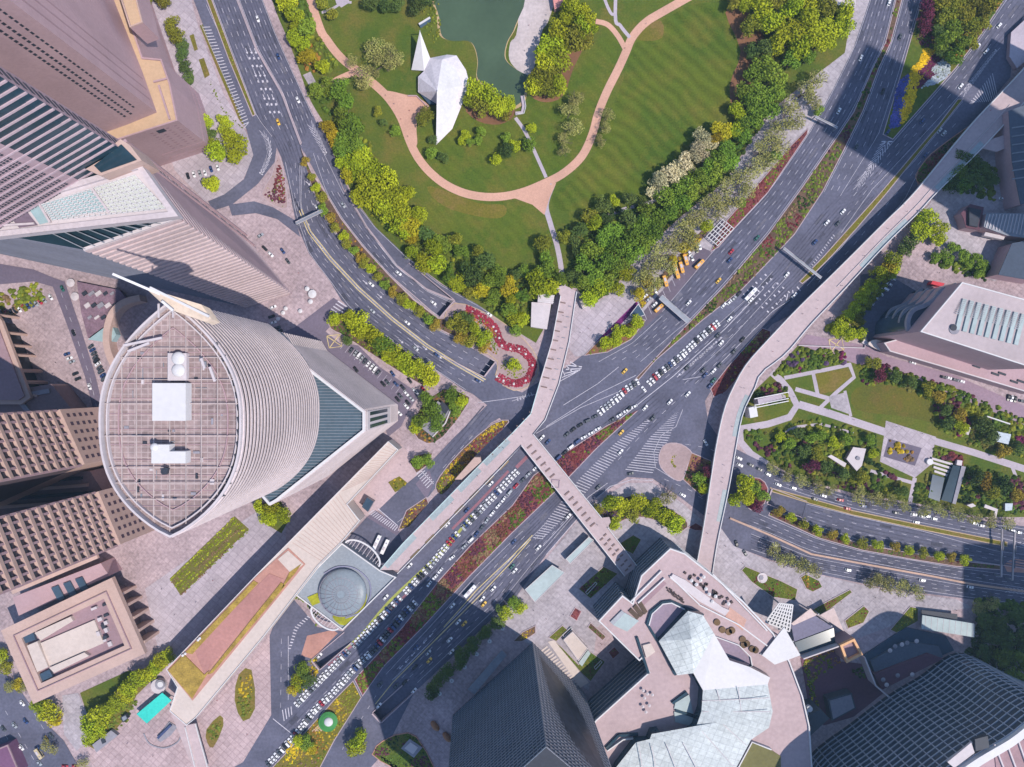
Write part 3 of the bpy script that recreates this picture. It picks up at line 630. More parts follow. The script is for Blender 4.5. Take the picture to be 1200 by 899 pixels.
G1 = (.13, .165, .02); G2 = (.07, .115, .016); G3 = (.19, .20, .018); G4 = (.03, .055, .012); RD = (.155, .036, .04); MR = (.10, .032, .05); OR = (.30, .15, .03); YE = (.42, .30, .02); MG = (.15, .022, .07); BR = (.20, .13, .07); PU = (.10, .06, .12)
sd = [10]
def bed(px, pal, den=.45, rad=(.5, 1.1), top=SOIL, kerb=KERB, sm=0, hgt=.8, flat=False):
    sd[0] += 1
    ins = island(px, top, kerb, sm) if not flat else [tuple(P(a, b)[:2]) for a, b in (smooth(px, True, sm) if sm else px)]
    if flat: sheet('planting_bed', px, top, sm=sm)
    return fill_shrubs('shrubs', None, pal, den, rad, .35 + (0 if flat else 0), sd[0], hgt, world=inset(ins, .5))
# NE avenue medians
bed([(742, 446), (770, 417), (807, 378), (850, 333), (900, 274), (937, 223), (980, 161), (1000, 131), (1022, 80), (1037, 50), (1051, -8), (1059, -8), (1044, 50), (1030, 80), (1011, 131), (989, 176), (964, 225), (931, 275), (900, 308), (869, 340), (824, 375), (769, 422), (748, 446)], [G1, G1, G2, G1, RD, G2, BR, G1, G4, MR], .85, (.6, 1.3), SOIL)
bed([(1032, 225), (1070, 180), (1100, 145), (1122, 116), (1129, 116), (1106, 145), (1076, 181), (1038, 228), (1004, 268), (975, 300), (950, 325), (940, 333), (936, 330), (965, 300)], [G3, G1, G1], .35, (.4, .7), LAWNY)
# SW median (red)
bed([(748, 481), (710, 499), (655, 535), (625, 557), (600, 592), (550, 640), (515, 679), (472, 734), (435, 774), (415, 796), (425, 816), (450, 781), (495, 736), (550, 676), (600, 625), (650, 577), (700, 525)], [RD, MR, BR, G1, BR, G1, (.14, .06, .035), MR, G2, G1], .8, (.6, 1.25), SOILR)
bed([(414, 797), (392, 819), (360, 855), (318, 900), (312, 910), (370, 910), (392, 868), (411, 838), (424, 817)], [OR, G3, YE, G1, BR, YE], .3, (.5, 1.1), LAWNY)
# NW median and strips
bed([(353, 173), (367, 205), (382, 226), (400, 256), (425, 288), (455, 321), (485, 351), (514, 373), (526, 372), (545, 398), (580, 422), (550, 404), (515, 386), (472, 356), (435, 321), (405, 289), (382, 256), (366, 222)], [G1, G3, OR, BR, G2], .4, (.5, 1.0), SOIL)
bed([(239, -8), (246, -8), (272, 62), (300, 135), (296, 137), (268, 70)], [G3, G1], .5, (.4, .7), LAWNY)
island([(274, -8), (277, -8), (302, 58), (332, 110), (354, 168), (352, 170), (330, 111), (300, 59)], CONC)
island([(404, 224), (432, 270), (467, 314), (501, 341), (534, 354), (533, 352), (500, 338), (466, 311), (431, 266), (405, 222)], CONC)
bed([(327, 179), (318, 206), (306, 228), (322, 242), (338, 244), (334, 210)], [RD, G1, MR, BR, G3], .12, (.3, .6), PATHD, sm=2)
fill_shrubs('shrubs', [(327, 190), (334, 212), (334, 238), (322, 238), (311, 228), (320, 222)], [RD, G1, MR, G3, G2], 1.0, (.5, 1.0), .4, 77)
island([(520, 374), (533, 355), (560, 362), (590, 378), (615, 398), (630, 420), (630, 440), (618, 454), (602, 458), (588, 450), (580, 440), (583, 424), (560, 408), (540, 396)], PATHD, KERBY, 2)
fill_shrubs('shrubs', [(526, 374), (535, 362), (552, 366), (572, 378), (582, 392), (584, 416), (560, 405), (540, 394)], [G1, G2, G1, OR], .8, (.5, 1.0), .3, 78); fill_shrubs('ground_cover', ribbon(smooth([(590, 424), (602, 436), (612, 430)]), 14), [G3, G1], .8, (.4, .8), .3, 79)
RB = ribbon(smooth([(545, 362), (562, 370), (579, 384), (587, 402), (600, 408), (612, 411), (624, 426), (618, 444), (601, 449), (582, 441)], False, 5), 9.0)
sheet('flower_island_border', RB, mat('crimson_bed', (.20, .03, .05), .95, .2, .2, .2, 1), z=.46); fill_shrubs('flower_bed', RB, [(.26, .028, .05), (.20, .03, .05)], 2.4, (.5, .85), .46, 80, .5)
bed([(385, 374), (400, 366), (420, 372), (450, 392), (485, 418), (512, 438), (514, 450), (495, 452), (455, 428), (420, 405), (400, 392), (388, 386)], [G1, G2, G3], .4, (.6, 1.1), SOIL, KERB, 2)
bed([(483, 505), (492, 478), (520, 455), (545, 462), (550, 472), (520, 512), (500, 520)], [G1, G2, OR, G4], .5, (.6, 1.1), SOIL, KERB, 2)
bed([(510, 572), (515, 558), (540, 528), (576, 497), (596, 492), (590, 503), (555, 538), (525, 575), (516, 580)], [G3, G3, OR, RD, YE], .9, (.5, 1.0), SOIL, KERB, 2)
bed([(466, 622), (476, 598), (500, 582), (503, 590), (480, 618)], [YE, G3, RD], .6, (.4, .8), SOIL, KERB, 1)
bed([(478, 540), (490, 532), (508, 530), (502, 545), (488, 555)], [G1, RD, G2, OR], .6, (.5, 1.0), SOIL, KERB, 1)
# plaza-edge beds beside the NE avenue
bed([(684, 417), (700, 400), (745, 372), (757, 375), (740, 398), (712, 413)], [G3, G1, OR], .35, (.5, 1.0), BEDR)
bed([(832, 296), (848, 262), (880, 225), (925, 172), (947, 150), (946, 158), (900, 226), (866, 262), (842, 290)], [RD, RD, G1, OR, MR], .5, (.5, 1.0), SOILR)
bed([(748, 352), (790, 306), (830, 262), (833, 268), (795, 314), (752, 362)], [G3, OR, YE, G1], .5, (.5, 1.0), SOIL, flat=True)
bed([(1072, 208), (1085, 186), (1110, 165), (1142, 143), (1150, 140), (1120, 180), (1085, 216)], [G2, RD, G4, MR], .5, (.5, 1.1), SOIL, BRICKY, 2)
bed([(832, 456), (852, 430), (893, 384), (903, 388), (903, 402), (878, 428), (850, 460), (836, 466)], [RD, G1, OR, RD, BR], .55, (.5, 1.2), SOILR, KERB)
# flower triangle: four interlocking beds
def t4(pts):
    mx = sum(p[0] for p in pts) / len(pts); return [(900 + (mx + (x - mx) * 1.18) / 4, y / 4) for x, y in pts]
TRI = [(1082, -8), (1054, 90), (1034, 158), (1046, 164), (1120, 80), (1149, 42), (1182, -8)]
island(TRI, LAWN)
fill_shrubs('ground_cover', [(1084, -4), (1070, 45), (1080, 55), (1110, 60), (1122, 76), (1147, 42), (1178, -4)], [G2, G4, MR, G1, OR], .5, (.6, 1.2), .3, 60)
FB = lambda px, pal, s: (fill_shrubs('flower_bed', t4(px), pal, 2.2, (.6, 1.0), .45, s, .5))
FB([(720, 225), (765, 240), (740, 290), (700, 345), (725, 365), (692, 410), (690, 450), (670, 520), (645, 575), (620, 592), (632, 545), (612, 520), (640, 505), (632, 460), (662, 440), (640, 430), (660, 380), (672, 320), (702, 290)], [(.62, .42, .01), (.58, .36, .01)], 61)
FB([(650, 350), (658, 380), (640, 430), (630, 460), (640, 500), (612, 520), (630, 545), (615, 590), (580, 605), (572, 590), (592, 500), (600, 430), (622, 368)], [(.06, .07, .26), (.09, .09, .30)], 62)
FB([(765, 245), (800, 282), (762, 330), (782, 350), (752, 372), (720, 412), (682, 418), (700, 390), (727, 365), (702, 345), (742, 295)], [(.10, .02, .05), (.08, .02, .06)], 63)
FB([(812, 280), (846, 312), (840, 352), (792, 392), (725, 418), (755, 375), (784, 352), (764, 330), (798, 290)], [(.34, .38, .40), (.30, .33, .38)], 64)
# right-hand roads
bed([(902, 571), (950, 584), (1000, 598), (1075, 614), (1180, 635), (1180, 641), (1075, 620), (1000, 604), (948, 590), (903, 576)], [G3, G1], .5, (.4, .6), LAWNY, KERBY)
bed([(945, 610), (960, 622), (1010, 637), (1070, 648), (1120, 656), (1172, 662), (1172, 668), (1120, 664), (1070, 656), (1010, 645), (960, 631), (900, 604), (902, 598)], [G2, BR, RD, G1], .5, (.5, .9), SOIL)
bed([(868, 584), (872, 562), (890, 560), (900, 572), (896, 590), (880, 598)], [RD, MR, G1], .6, (.5, 1.0), SOILR, KERB, 2)
island([(774, 548), (772, 532), (780, 520), (798, 520), (812, 532), (806, 545), (800, 562), (790, 562)], PATHD, KERB, 3, name='traffic_island')
sheet('planted_disc', smooth([(779, 544), (778, 534), (784, 526), (795, 526), (802, 534), (799, 545), (792, 554), (785, 552)], True, 4), mat('tan_planting', (.30, .20, .12), .95, .2, .2, .2, .8), z=.44); fill_shrubs('shrubs', ribbon(smooth([(792, 532), (788, 537), (788, 544), (792, 547)]), 3), [G3, YE], 2.0, (.3, .6), .44, 81)
bed([(800, 562), (810, 530), (834, 540), (832, 575), (822, 582)], [MR, G1, BR, G2], .5, (.5, 1.0), BEDR)
bed([(704, 600), (712, 590), (740, 580), (770, 588), (800, 605), (806, 618), (790, 624), (768, 610), (740, 606), (716, 616)], [G1, G3, PU, G2], .5, (.6, 1.1), SOIL, KERB, 2)
bed([(805, 618), (815, 612), (832, 622), (814, 622)], [RD, MR], .7, (.4, .8), SOILR)
bed([(868, 668), (873, 663), (915, 680), (935, 690), (932, 704), (905, 700), (880, 682)], [G1, G2, RD, RD, RD], .45, (.4, .9), LAWN, KERB, 1)
bed([(937, 676), (944, 672), (960, 680), (964, 688), (952, 694), (944, 690)], [RD, OR, G3, YE], .6, (.4, .9), LAWN)
bed([(948, 716), (958, 710), (996, 690), (999, 694), (962, 722)], [G3, RD, G1], .6, (.4, .8), LAWN); bed([(989, 727), (1012, 709), (1019, 716), (1012, 730), (993, 737)], [G3, RD, RD, G1], .5, (.4, .9), LAWN)
bed([(1042, 738), (1066, 710), (1076, 712), (1076, 728), (1050, 742)], [G3, RD, G2], .6, (.4, .9), LAWN)
# sunken-court plaza beds
bed([(677, 690), (707, 663), (725, 672), (692, 702)], [G1, RD, G2, MR], .6, (.5, 1.0), LAWN, KERB); bed([(726, 636), (742, 626), (752, 632), (742, 650), (732, 645)], [(.04, .10, .01), RD, (.05, .11, .01)], .4, (.4, .8), LAWN, KERB)
bed([(642, 747), (659, 732), (666, 738), (652, 752)], [RD, G1, MR], .7, (.4, .8), LAWN); bed([(667, 722), (674, 711), (682, 716), (676, 728)], [MR, RD], .7, (.4, .8), SOILR)
bed([(688, 735), (692, 729), (711, 746), (706, 751)], [G2, G1], .7, (.4, .8), SOIL); bed([(712, 764), (720, 757), (727, 765), (718, 773)], [RD, G1, MR], .7, (.4, .8), SOILR)
bed([(652, 752), (659, 758), (678, 778), (690, 762), (710, 775), (692, 799), (680, 788)], [(.05, .11, .01), G1, RD, (.05, .11, .01)], .5, (.4, .8), LAWN)
bed([(600, 752), (612, 740), (628, 732), (628, 742), (612, 752)], [OR, YE, G1], .6, (.4, .9), SOIL); bed([(446, 892), (438, 880), (448, 868), (478, 858), (500, 880), (512, 905), (470, 905)], [G4, G2, MR], .5, (.6, 1.1), LAWN, BRICKY, 2)
# garden thickets on the right, park undergrowth
def thicket(px, pal, den=.22, rad=(.9, 2.2), hgt=1.1):
    sd[0] += 1; fill_shrubs('undergrowth', px, pal, den, rad, .2, sd[0], hgt)
MIX = [G1, G2, G2, G4, (.14, .13, .03), MR, G1, G3, G2]
thicket([(905, 440), (935, 408), (985, 412), (996, 424), (920, 440)], [G1, G2, PU, MG, G1, G4, G2]); thicket([(1003, 428), (1030, 425), (1100, 448), (1205, 492), (1205, 540), (1150, 525), (1097, 505), (1095, 470), (1050, 452), (1010, 450)], MIX + [MG, G1, G2], .2)
thicket([(868, 505), (910, 502), (935, 494), (960, 492), (1032, 512), (1028, 545), (1060, 565), (1065, 588), (1000, 576), (940, 560), (905, 542)], MIX + [G1, G3], .13); thicket([(1072, 566), (1092, 550), (1095, 590), (1072, 588)], MIX, .3); thicket([(1130, 545), (1205, 560), (1205, 604), (1120, 590)], MIX + [G4, G1], .24); thicket([(1095, 525), (1130, 535), (1128, 546), (1095, 535)], [MR, RD, G1], .4)
thicket([(905, 445), (922, 456), (924, 470), (895, 476), (885, 462)], MIX, .3); thicket([(1042, 516), (1078, 526), (1070, 543), (1040, 532)], [OR, YE, BR], .1)
thicket([(1000, 360), (1040, 312), (1050, 320), (1010, 372), (1012, 402), (965, 385)], [G3, G1, G3], .3); thicket([(1090, 300), (1160, 312), (1155, 330), (1090, 308)], [G2, G4, G1], .3); thicket([(1100, 190), (1140, 185), (1170, 200), (1165, 235), (1110, 220)], [G2, G4, G1], .25)
thicket([(1140, 700), (1205, 705), (1205, 800), (1160, 790), (1130, 765), (1145, 740)], [G2, G4, G1, G4], .25); thicket([(335, 0), (360, -5), (368, 30), (400, 80), (385, 85), (360, 85)], [G1, G3, G2, OR], .12); thicket([(372, 110), (395, 100), (425, 150), (450, 200), (505, 275), (560, 310), (640, 330), (640, 385), (600, 380), (520, 328), (440, 260), (400, 190)], [G1, G2, G3], .10)
thicket([(650, 335), (690, 280), (760, 250), (840, 205), (875, 130), (895, 100), (915, 112), (850, 212), (800, 250), (745, 300), (720, 338), (692, 356), (676, 336)], [G2, G1, (.05, .10, .015)], .16); thicket([(660, 270), (690, 245), (750, 235), (760, 250), (690, 280)], [G2, G1, G4], .08)
thicket([(490, 5), (515, 5), (517, 42), (505, 55), (500, 42)], [G3, G1], .2, (.5, 1.0)); thicket([(0, 370), (0, 345), (45, 330), (52, 350), (20, 372)], [G1, G3, BR], .2)
for i in range(6):     # rows of the striped garden
    a = (200 + i * 2.4, 680 + i * 3.6); b = (274 + i * 3.4, 607 + i * 2.8); sd[0] += 1
    fill_shrubs('hedge_row', ribbon([a, b], 3.0 if i % 2 else 2.0), [(.32, .35, .02), (.26, .30, .02)] if i % 2 == 0 else [(.16, .2, .01), BR], 1.6, (.4, .7), .2, sd[0])
fill_shrubs('hedge', ribbon([(212, 697), (292, 619)], 1.4), [RD, MR], 1.5, (.3, .6), .2, 99)
fill_shrubs('hedge', ribbon([(240, 82), (262, 130), (284, 150)], 2), [G1], .6, (.3, .6), .2, 98); fill_shrubs('hedge', [(370, 738), (368, 720), (345, 700), (352, 690), (375, 715)], [G1], .3, (.4, .8), .2, 97)
fill_shrubs('ground_cover', [(352, 780), (370, 770), (374, 786), (356, 812), (345, 815), (343, 800)], [G2, YE, G3, RD], .5, (.5, 1.1), .2, 96); fill_shrubs('ground_cover', [(100, 870), (112, 850), (155, 815), (162, 822), (150, 845), (115, 878)], [G2, G1, G4], .3, (.6, 1.2), .2, 95)
for i, px in enumerate(([(336, 870), (340, 866), (345, 880), (338, 892), (334, 890)], [(345, 872), (352, 868), (350, 884), (342, 895)])): fill_shrubs('flower_bed', px, [(.6, .42, .01)], 2.5, (.3, .6), .4, 90 + i, .5)
path('garden_path', [(362, 905), (362, 892), (374, 880), (378, 868)], 2.4, PATHG)

for i, px in enumerate(([(282, 794), (294, 790), (297, 830), (286, 842), (278, 820)], [(244, 856), (257, 842), (260, 850), (250, 873)], [(456, 565), (468, 560), (478, 568), (463, 575)])): fill_shrubs('shrubs', px, [YE, G3, G1, (.2, .17, .03), G2], .35, (.5, 1.2), .3, 120 + i)
# ================================================================== BUILDINGS
def lerp(a, b, t): return Vector(a) + (Vector(b) - Vector(a)) * t
def outn(pl, closed, cen):
    n = len(pl); res = []
    for i in range(n):
        a = pl[(i - 1) % n] if closed or i > 0 else pl[i]; b = pl[(i + 1) % n] if closed or i < n - 1 else pl[i]
        d = Vector((b[0] - a[0], b[1] - a[1])); m = Vector((-d.y, d.x)).normalized()
        if m.dot(Vector((pl[i][0] - cen[0], pl[i][1] - cen[1]))) < 0: m = -m
        res.append(m)
    return res
def wall(name, Bp, Tp, m, parent, closed=False):
    n = len(Bp); mb = MB(); r = n if closed else n - 1
    mb.add(list(Bp) + list(Tp), [(i, (i + 1) % n, n + (i + 1) % n, n + i) for i in range(r)]); return mb.build(name, m, parent)
def band_mb(mb, Bp, Tp, t0, t1, out, closed, cen):
    n = len(Bp); A = [lerp(Bp[i], Tp[i], t0) for i in range(n)]; Bq = [lerp(Bp[i], Tp[i], t1) for i in range(n)]
    no = outn(A, closed, cen); vs = []
    for i in range(n):
        o = Vector((no[i].x, no[i].y, 0)); vs += [A[i] - o * .05, A[i] + o * out, Bq[i] + o * out, Bq[i] - o * .05]
    fs = []; r = n if closed else n - 1
    for i in range(r):
        k, l = i * 4, ((i + 1) % n) * 4
        fs += [(k, l, l + 1, k + 1), (k + 1, l + 1, l + 2, k + 2), (k + 2, l + 2, l + 3, k + 3)]
    if not closed: fs += [(0, 1, 2, 3), (4 * n - 1, 4 * n - 2, 4 * n - 3, 4 * n - 4)]
    mb.add(vs, fs)
def bands(parent, Bp, Tp, n, frac, out, m, cen, closed=False, name='floor_band', lo=0.0, hi=1.0):
    for j in range(n):
        mb = MB(); t1 = lo + (hi - lo) * (j + 1) / n; t0 = t1 - (hi - lo) / n * frac
        band_mb(mb, Bp, Tp, t0, t1, out, closed, cen); mb.build(name, m, parent)
def quadpt(q, u, v): return lerp(lerp(q[0], q[1], u), lerp(q[3], q[2], u), v)     # q = b0,b1,t1,t0
def fins(parent, q, n, w, out, m, cen, name='pier', lo=0.0, hi=1.0, ends=True):
    d = (Vector(q[1]) - Vector(q[0])); d.z = 0; d.normalize(); no = Vector((-d.y, d.x, 0))
    if no.dot((Vector(q[0]) + Vector(q[1])) / 2 - Vector((cen[0], cen[1], q[0][2]))) < 0: no = -no
    rng = range(n + 1) if ends else range(1, n)
    for i in rng:
        a = quadpt(q, i / n, lo); b = quadpt(q, i / n, hi)
        mb = MB(); A = [a - d * w / 2 - no * .04, a + d * w / 2 - no * .04, a + d * w / 2 + no * out, a - d * w / 2 + no * out]
        B = [b - d * w / 2 - no * .04, b + d * w / 2 - no * .04, b + d * w / 2 + no * out, b - d * w / 2 + no * out]
        mb.loft(A, B); mb.build(name, m, parent)
def panes(parent, q, nu, nv, wu, wv, m, cen, lo=0.0, hi=1.0, ulo=0.0, uhi=1.0, name='window', proud=.07):
    d = (Vector(q[1]) - Vector(q[0])); d.z = 0; d.normalize(); no = Vector((-d.y, d.x, 0))
    if no.dot((Vector(q[0]) + Vector(q[1])) / 2 - Vector((cen[0], cen[1], q[0][2]))) < 0: no = -no
    for i in range(nu):
        for j in range(nv):
            u0 = ulo + (uhi - ulo) * (i + .5 - wu / 2) / nu; u1 = ulo + (uhi - ulo) * (i + .5 + wu / 2) / nu
            v0 = lo + (hi - lo) * (j + .5 - wv / 2) / nv; v1 = lo + (hi - lo) * (j + .5 + wv / 2) / nv
            c = [quadpt(q, u, v) for u, v in ((u0, v0), (u1, v0), (u1, v1), (u0, v1))]
            mb = MB(); mb.loft([p - no * .02 for p in c], [p + no * proud for p in c]); mb.build(name, m, parent)
def xy(pts, z): return [tuple(P(a, b, z)[:2]) for a, b in pts]
def lift(w, z): return [Vector((p[0], p[1], z)) for p in w]
def grid_beams(mb, poly_px, z, lines, w=.5, h=.4):
    for a, b in lines: mb.bar(P(*a, z), P(*b, z), w, h)
def cen(w): return (sum(p[0] for p in w) / len(w), sum(p[1] for p in w) / len(w))
def parapet(parent, w, z0, h, t, m, name='parapet'):
    """ring wall along a closed world outline"""
    ins = inset(w, t); w2 = w if area2(w) > 0 else w[::-1]; n = len(w2); mb = MB()
    vs = lift(w2, z0) + lift(w2, z0 + h) + lift(ins, z0 + h) + lift(ins, z0)
    fs = []
    for i in range(n):
        j = (i + 1) % n; fs += [(i, j, n + j, n + i), (n + i, n + j, 2 * n + j, 2 * n + i), (2 * n + i, 2 * n + j, 3 * n + j, 3 * n + i)]
    mb.add(vs, fs); return mb.build(name, m, parent)

# ---------------------------------------------------------------- the lens-shaped tower
def lw(t):
    return 1 - abs(t) ** 2.25 if t < 0 else max(0.0, 1 - t ** 2.7) ** .88
def lens_tower():
    Z = 213.0; cx, cy, hw, hh = 202, 491, 83, 138; ol = []
    n = 40
    for i in range(n):
        t = -1 + 2 * i / n; ol.append((cx - hw * lw(t), cy + hh * t))
    for i in range(n):
        t = 1 - 2 * i / n; ol.append((cx + hw * lw(t), cy + hh * t))
    w = xy(ol, Z); c = cen(w)
    t = empty('office_tower', (c[0], c[1], 0), 'lens-shaped round tower with ribbed curved wall and pink gridded roof', 'tower')
    wall('curtain_wall', lift(w, 106), lift(w, Z), mat('tower_glass', (.022, .020, .030), .45, .2, .05, .1, .3, spec=.3), t, True)
    bands(t, lift(w, 106), lift(w, Z), 29, .40, .38, mat('rib_stone', (.55, .47, .48), .7), c, True)
    MB().poly(lift(inset(w, .5), Z - 1.2)).build('roof_deck', DECK, t)
    parapet(t, w, Z - 1.0, 3.0, .8, OFFW)
    sc = lambda k: [(cx + (x - cx) * k, cy + (y - cy) * k) for x, y in ol]
    parapet(t, xy(sc(.93), Z), Z - 1.1, 1.6, .5, OFFW, 'inner_rail'); parapet(t, xy(sc(.78), Z), Z - 1.1, .7, .35, PINKST, 'inner_rail')
    for yy in (408, 419, 445, 473, 511, 548, 566, 585):
        k = (yy - cy) / hh; h2 = hw * lw(k) * .97
        mb = MB(); mb.bar(P(cx - h2, yy, Z + .4), P(cx + h2, yy, Z + .4), .28, .3); mb.build('roof_beam', mat('faded_beam', (.44, .37, .36)), t)
    for xx in (143, 160, 180, 199, 218, 236, 255):
        k = abs(xx - cx) / hw; h2 = hh * (1 - k) ** .392 * .97
        mb = MB(); mb.bar(P(xx, cy - h2, Z + .1), P(xx, cy + h2, Z + .1), .28, .3); mb.build('roof_beam', mat('faded_beam', (.44, .37, .36)), t)
    mb = MB()
    for yy in range(395, 606, 9):
        k = (yy - cy) / hh; h2 = hw * lw(k) * .9
        if yy % 2: mb.bar(P(cx - h2, yy, Z - .9), P(cx + h2, yy, Z - .9), .25, .2)
    mb.build('deck_joint', PINKST, t)
    MB().prism(xy([(180, 449), (219, 449), (219, 493), (180, 493)], Z + 3), Z - 1, Z + 4).build('plant_room', WHITE, t)
    MB().prism(xy([(178, 521), (199, 521), (199, 529), (218, 529), (218, 543), (178, 543)], Z + 3), Z - 1, Z + 3.4).build('plant_room', WHITE, t)
    MB().prism(xy([(197, 414), (219, 414), (219, 446), (197, 446)], Z + 1), Z - 1, Z + 1.4).build('dish_platform', OFFW, t)
    for y in (420, 434, 524):
        d = MB(); d.dome(P(209 if y < 500 else 181, y, Z + (1.6 if y < 500 else 3.5)), 2.6 if y < 500 else 1.6, 1.2); d.build('satellite_dish', WHITE, t, smooth=True)
    m = MB(); m.bar(P(196, 548, Z + 1), P(194, 555, Z + 1), 1.6, 1.8); m.cyl(P(195, 552, Z - .8), 1.2, 2.2); m.build('maintenance_crane', DARK, t)
    for i, (a, b) in enumerate((((150, 412), (175, 402)), ((145, 405), (190, 396)), ((246, 430), (252, 447)), ((236, 420), (240, 432)))):
        mb = MB(); mb.bar(P(*a, Z + 2.5), P(*b, Z + 2.5), .9, .8); mb.build('crane_arm', OFFW, t)
    for k in range(13):
        a = -.62 + 1.25 * k / 12; x = cx + hw * .965 * lw(a); y = cy + hh * a
        MB().box(P(x, y, Z - .9), 1.6, 2.4, 1.5, .2).build('dark_gap_box', DARK, t)  # dark boxes put in for the dark gaps inside the right rim
    for k in range(34):
        x, y = R.uniform(140, 262), R.uniform(408, 585)
        if abs(x - 199) < 24 and (410 < y < 497 or 515 < y < 548) or abs(x - cx) > hw * lw((y - cy) / hh) * .8: continue
        MB().box(P(x, y, Z - 1.2), R.uniform(.8, 2.6), R.uniform(.6, 1.6), R.uniform(.3, .9), R.choice((0, 1.57))).build('roof_unit', R.choice((CONC, OFFW, DARK, STEEL)), t)
    for k in range(9):
        x, y = R.uniform(150, 240), R.uniform(420, 570); l = R.uniform(6, 22); MB().bar(P(x, y, Z - .95), P(x + (l if k % 2 else 0), y + (0 if k % 2 else l), Z - .95), .22, .25).build('roof_pipe', STEEL, t)
    # prow: a leaning wedge at the north tip
    top = [P(132, 321, Z + 14), P(180, 340, Z + 9), P(236, 357, Z + 7), P(248, 374, Z + 6), P(240, 377, Z + 5), P(203, 364, Z + 5), P(188, 354, Z + 6), P(172, 339, Z + 9)]
    bot = [p + Vector((1.5, -1.0, -4.0)) for p in top]
    MB().loft(bot, top).build('prow_canopy', mat('cream_metal', (.62, .50, .40), .6), t)
    for a, b in (((132, 321), (188, 345)), ((176, 337), (245, 371)), ((190, 353), (203, 364))):
        MB().bar(P(*a, Z + 14.5 if a[0] < 150 else Z + 9), P(*b, Z + 8), .9, .9).build('prow_spar', WHITE, t)
    for x in (186, 203, 222): MB().bar(P(x, 372, Z + 1), P(x, 356, Z + 4.5), .6, .6).build('prow_strut', OFFW, t)
    # square lower block the tower rises from
    z2 = 108.0; q = [(313, 386), (322, 401), (428, 482), (428, 505), (325, 587), (316, 592), (232, 494)]; wb = xy(q, z2); cb = cen(wb)
    b = empty('office_block', (cb[0], cb[1], 0), 'dark glass wedge block with white roof edge attached to the round tower', 'office block')
    wall('curtain_wall', lift(wb[:6], 0), lift(wb[:6], z2), mat('tower_glass', (.022, .020, .030), .45), b)
    wall('back_wall', lift([wb[5], wb[6], wb[0]], 0), lift([wb[5], wb[6], wb[0]], z2 - 4), PINKST, b)
    bands(b, lift(wb[:6], 0), lift(wb[:6], z2), 24, .42, .4, mat('rib_stone', (.55, .47, .48), .7), cb)
    qe = [Vector((wb[2][0], wb[2][1], 0)), Vector((wb[3][0], wb[3][1], 0)), Vector((wb[3][0], wb[3][1], z2)), Vector((wb[2][0], wb[2][1], z2))]
    panes(b, qe, 1, 1, .96, .94, OFFW, cb, lo=.30, hi=.99, name='entrance_frame', proud=.6); panes(b, qe, 3, 1, .55, .8, GLASS, cb, lo=.36, hi=.97, name='entrance_slat', proud=.75)
    MB().poly(lift(wb, z2 - .6)).build('roof', mat('slate_teal_glass', (.075, .115, .15), .3), b)
    parapet(b, wb, z2 - .5, 1.6, 1.3, WHITE)
    mb = MB()
    for i in range(52):
        y = 403 + i * 3.5; x0 = 240; x1 = 428
        if y < 482: x1 = 322 + (y - 401) / 81 * 106
        if y > 505: x1 = 428 - (y - 505) / 82 * 103
        mb.bar(P(x0, y, z2 - .3), P(x1 - 2, y, z2 - .3), .25, .3)
    mb.build('roof_rib', STEEL, b)
    # curved ground-level ring on the west side
    ring = smooth([(152, 440), (140, 425), (133, 400), (138, 372), (152, 357), (172, 351)], False, 6)
    r = [tuple(P(a, b)[:2]) for a, b in ring]; o = MB().prism(ribbon(r, 4.5), 0, 9).build('curved_wall', BEIGE); tag(o, 'curved beige wall sweeping round the foot of the round tower', 'wall')
    o = MB().prism(xy([(103, 398), (130, 378), (136, 392), (130, 402)], 6), 0, 6).build('glass_canopy', GLASSL); tag(o, 'slatted glass canopy beside the curved beige wall', 'canopy')
lens_tower()

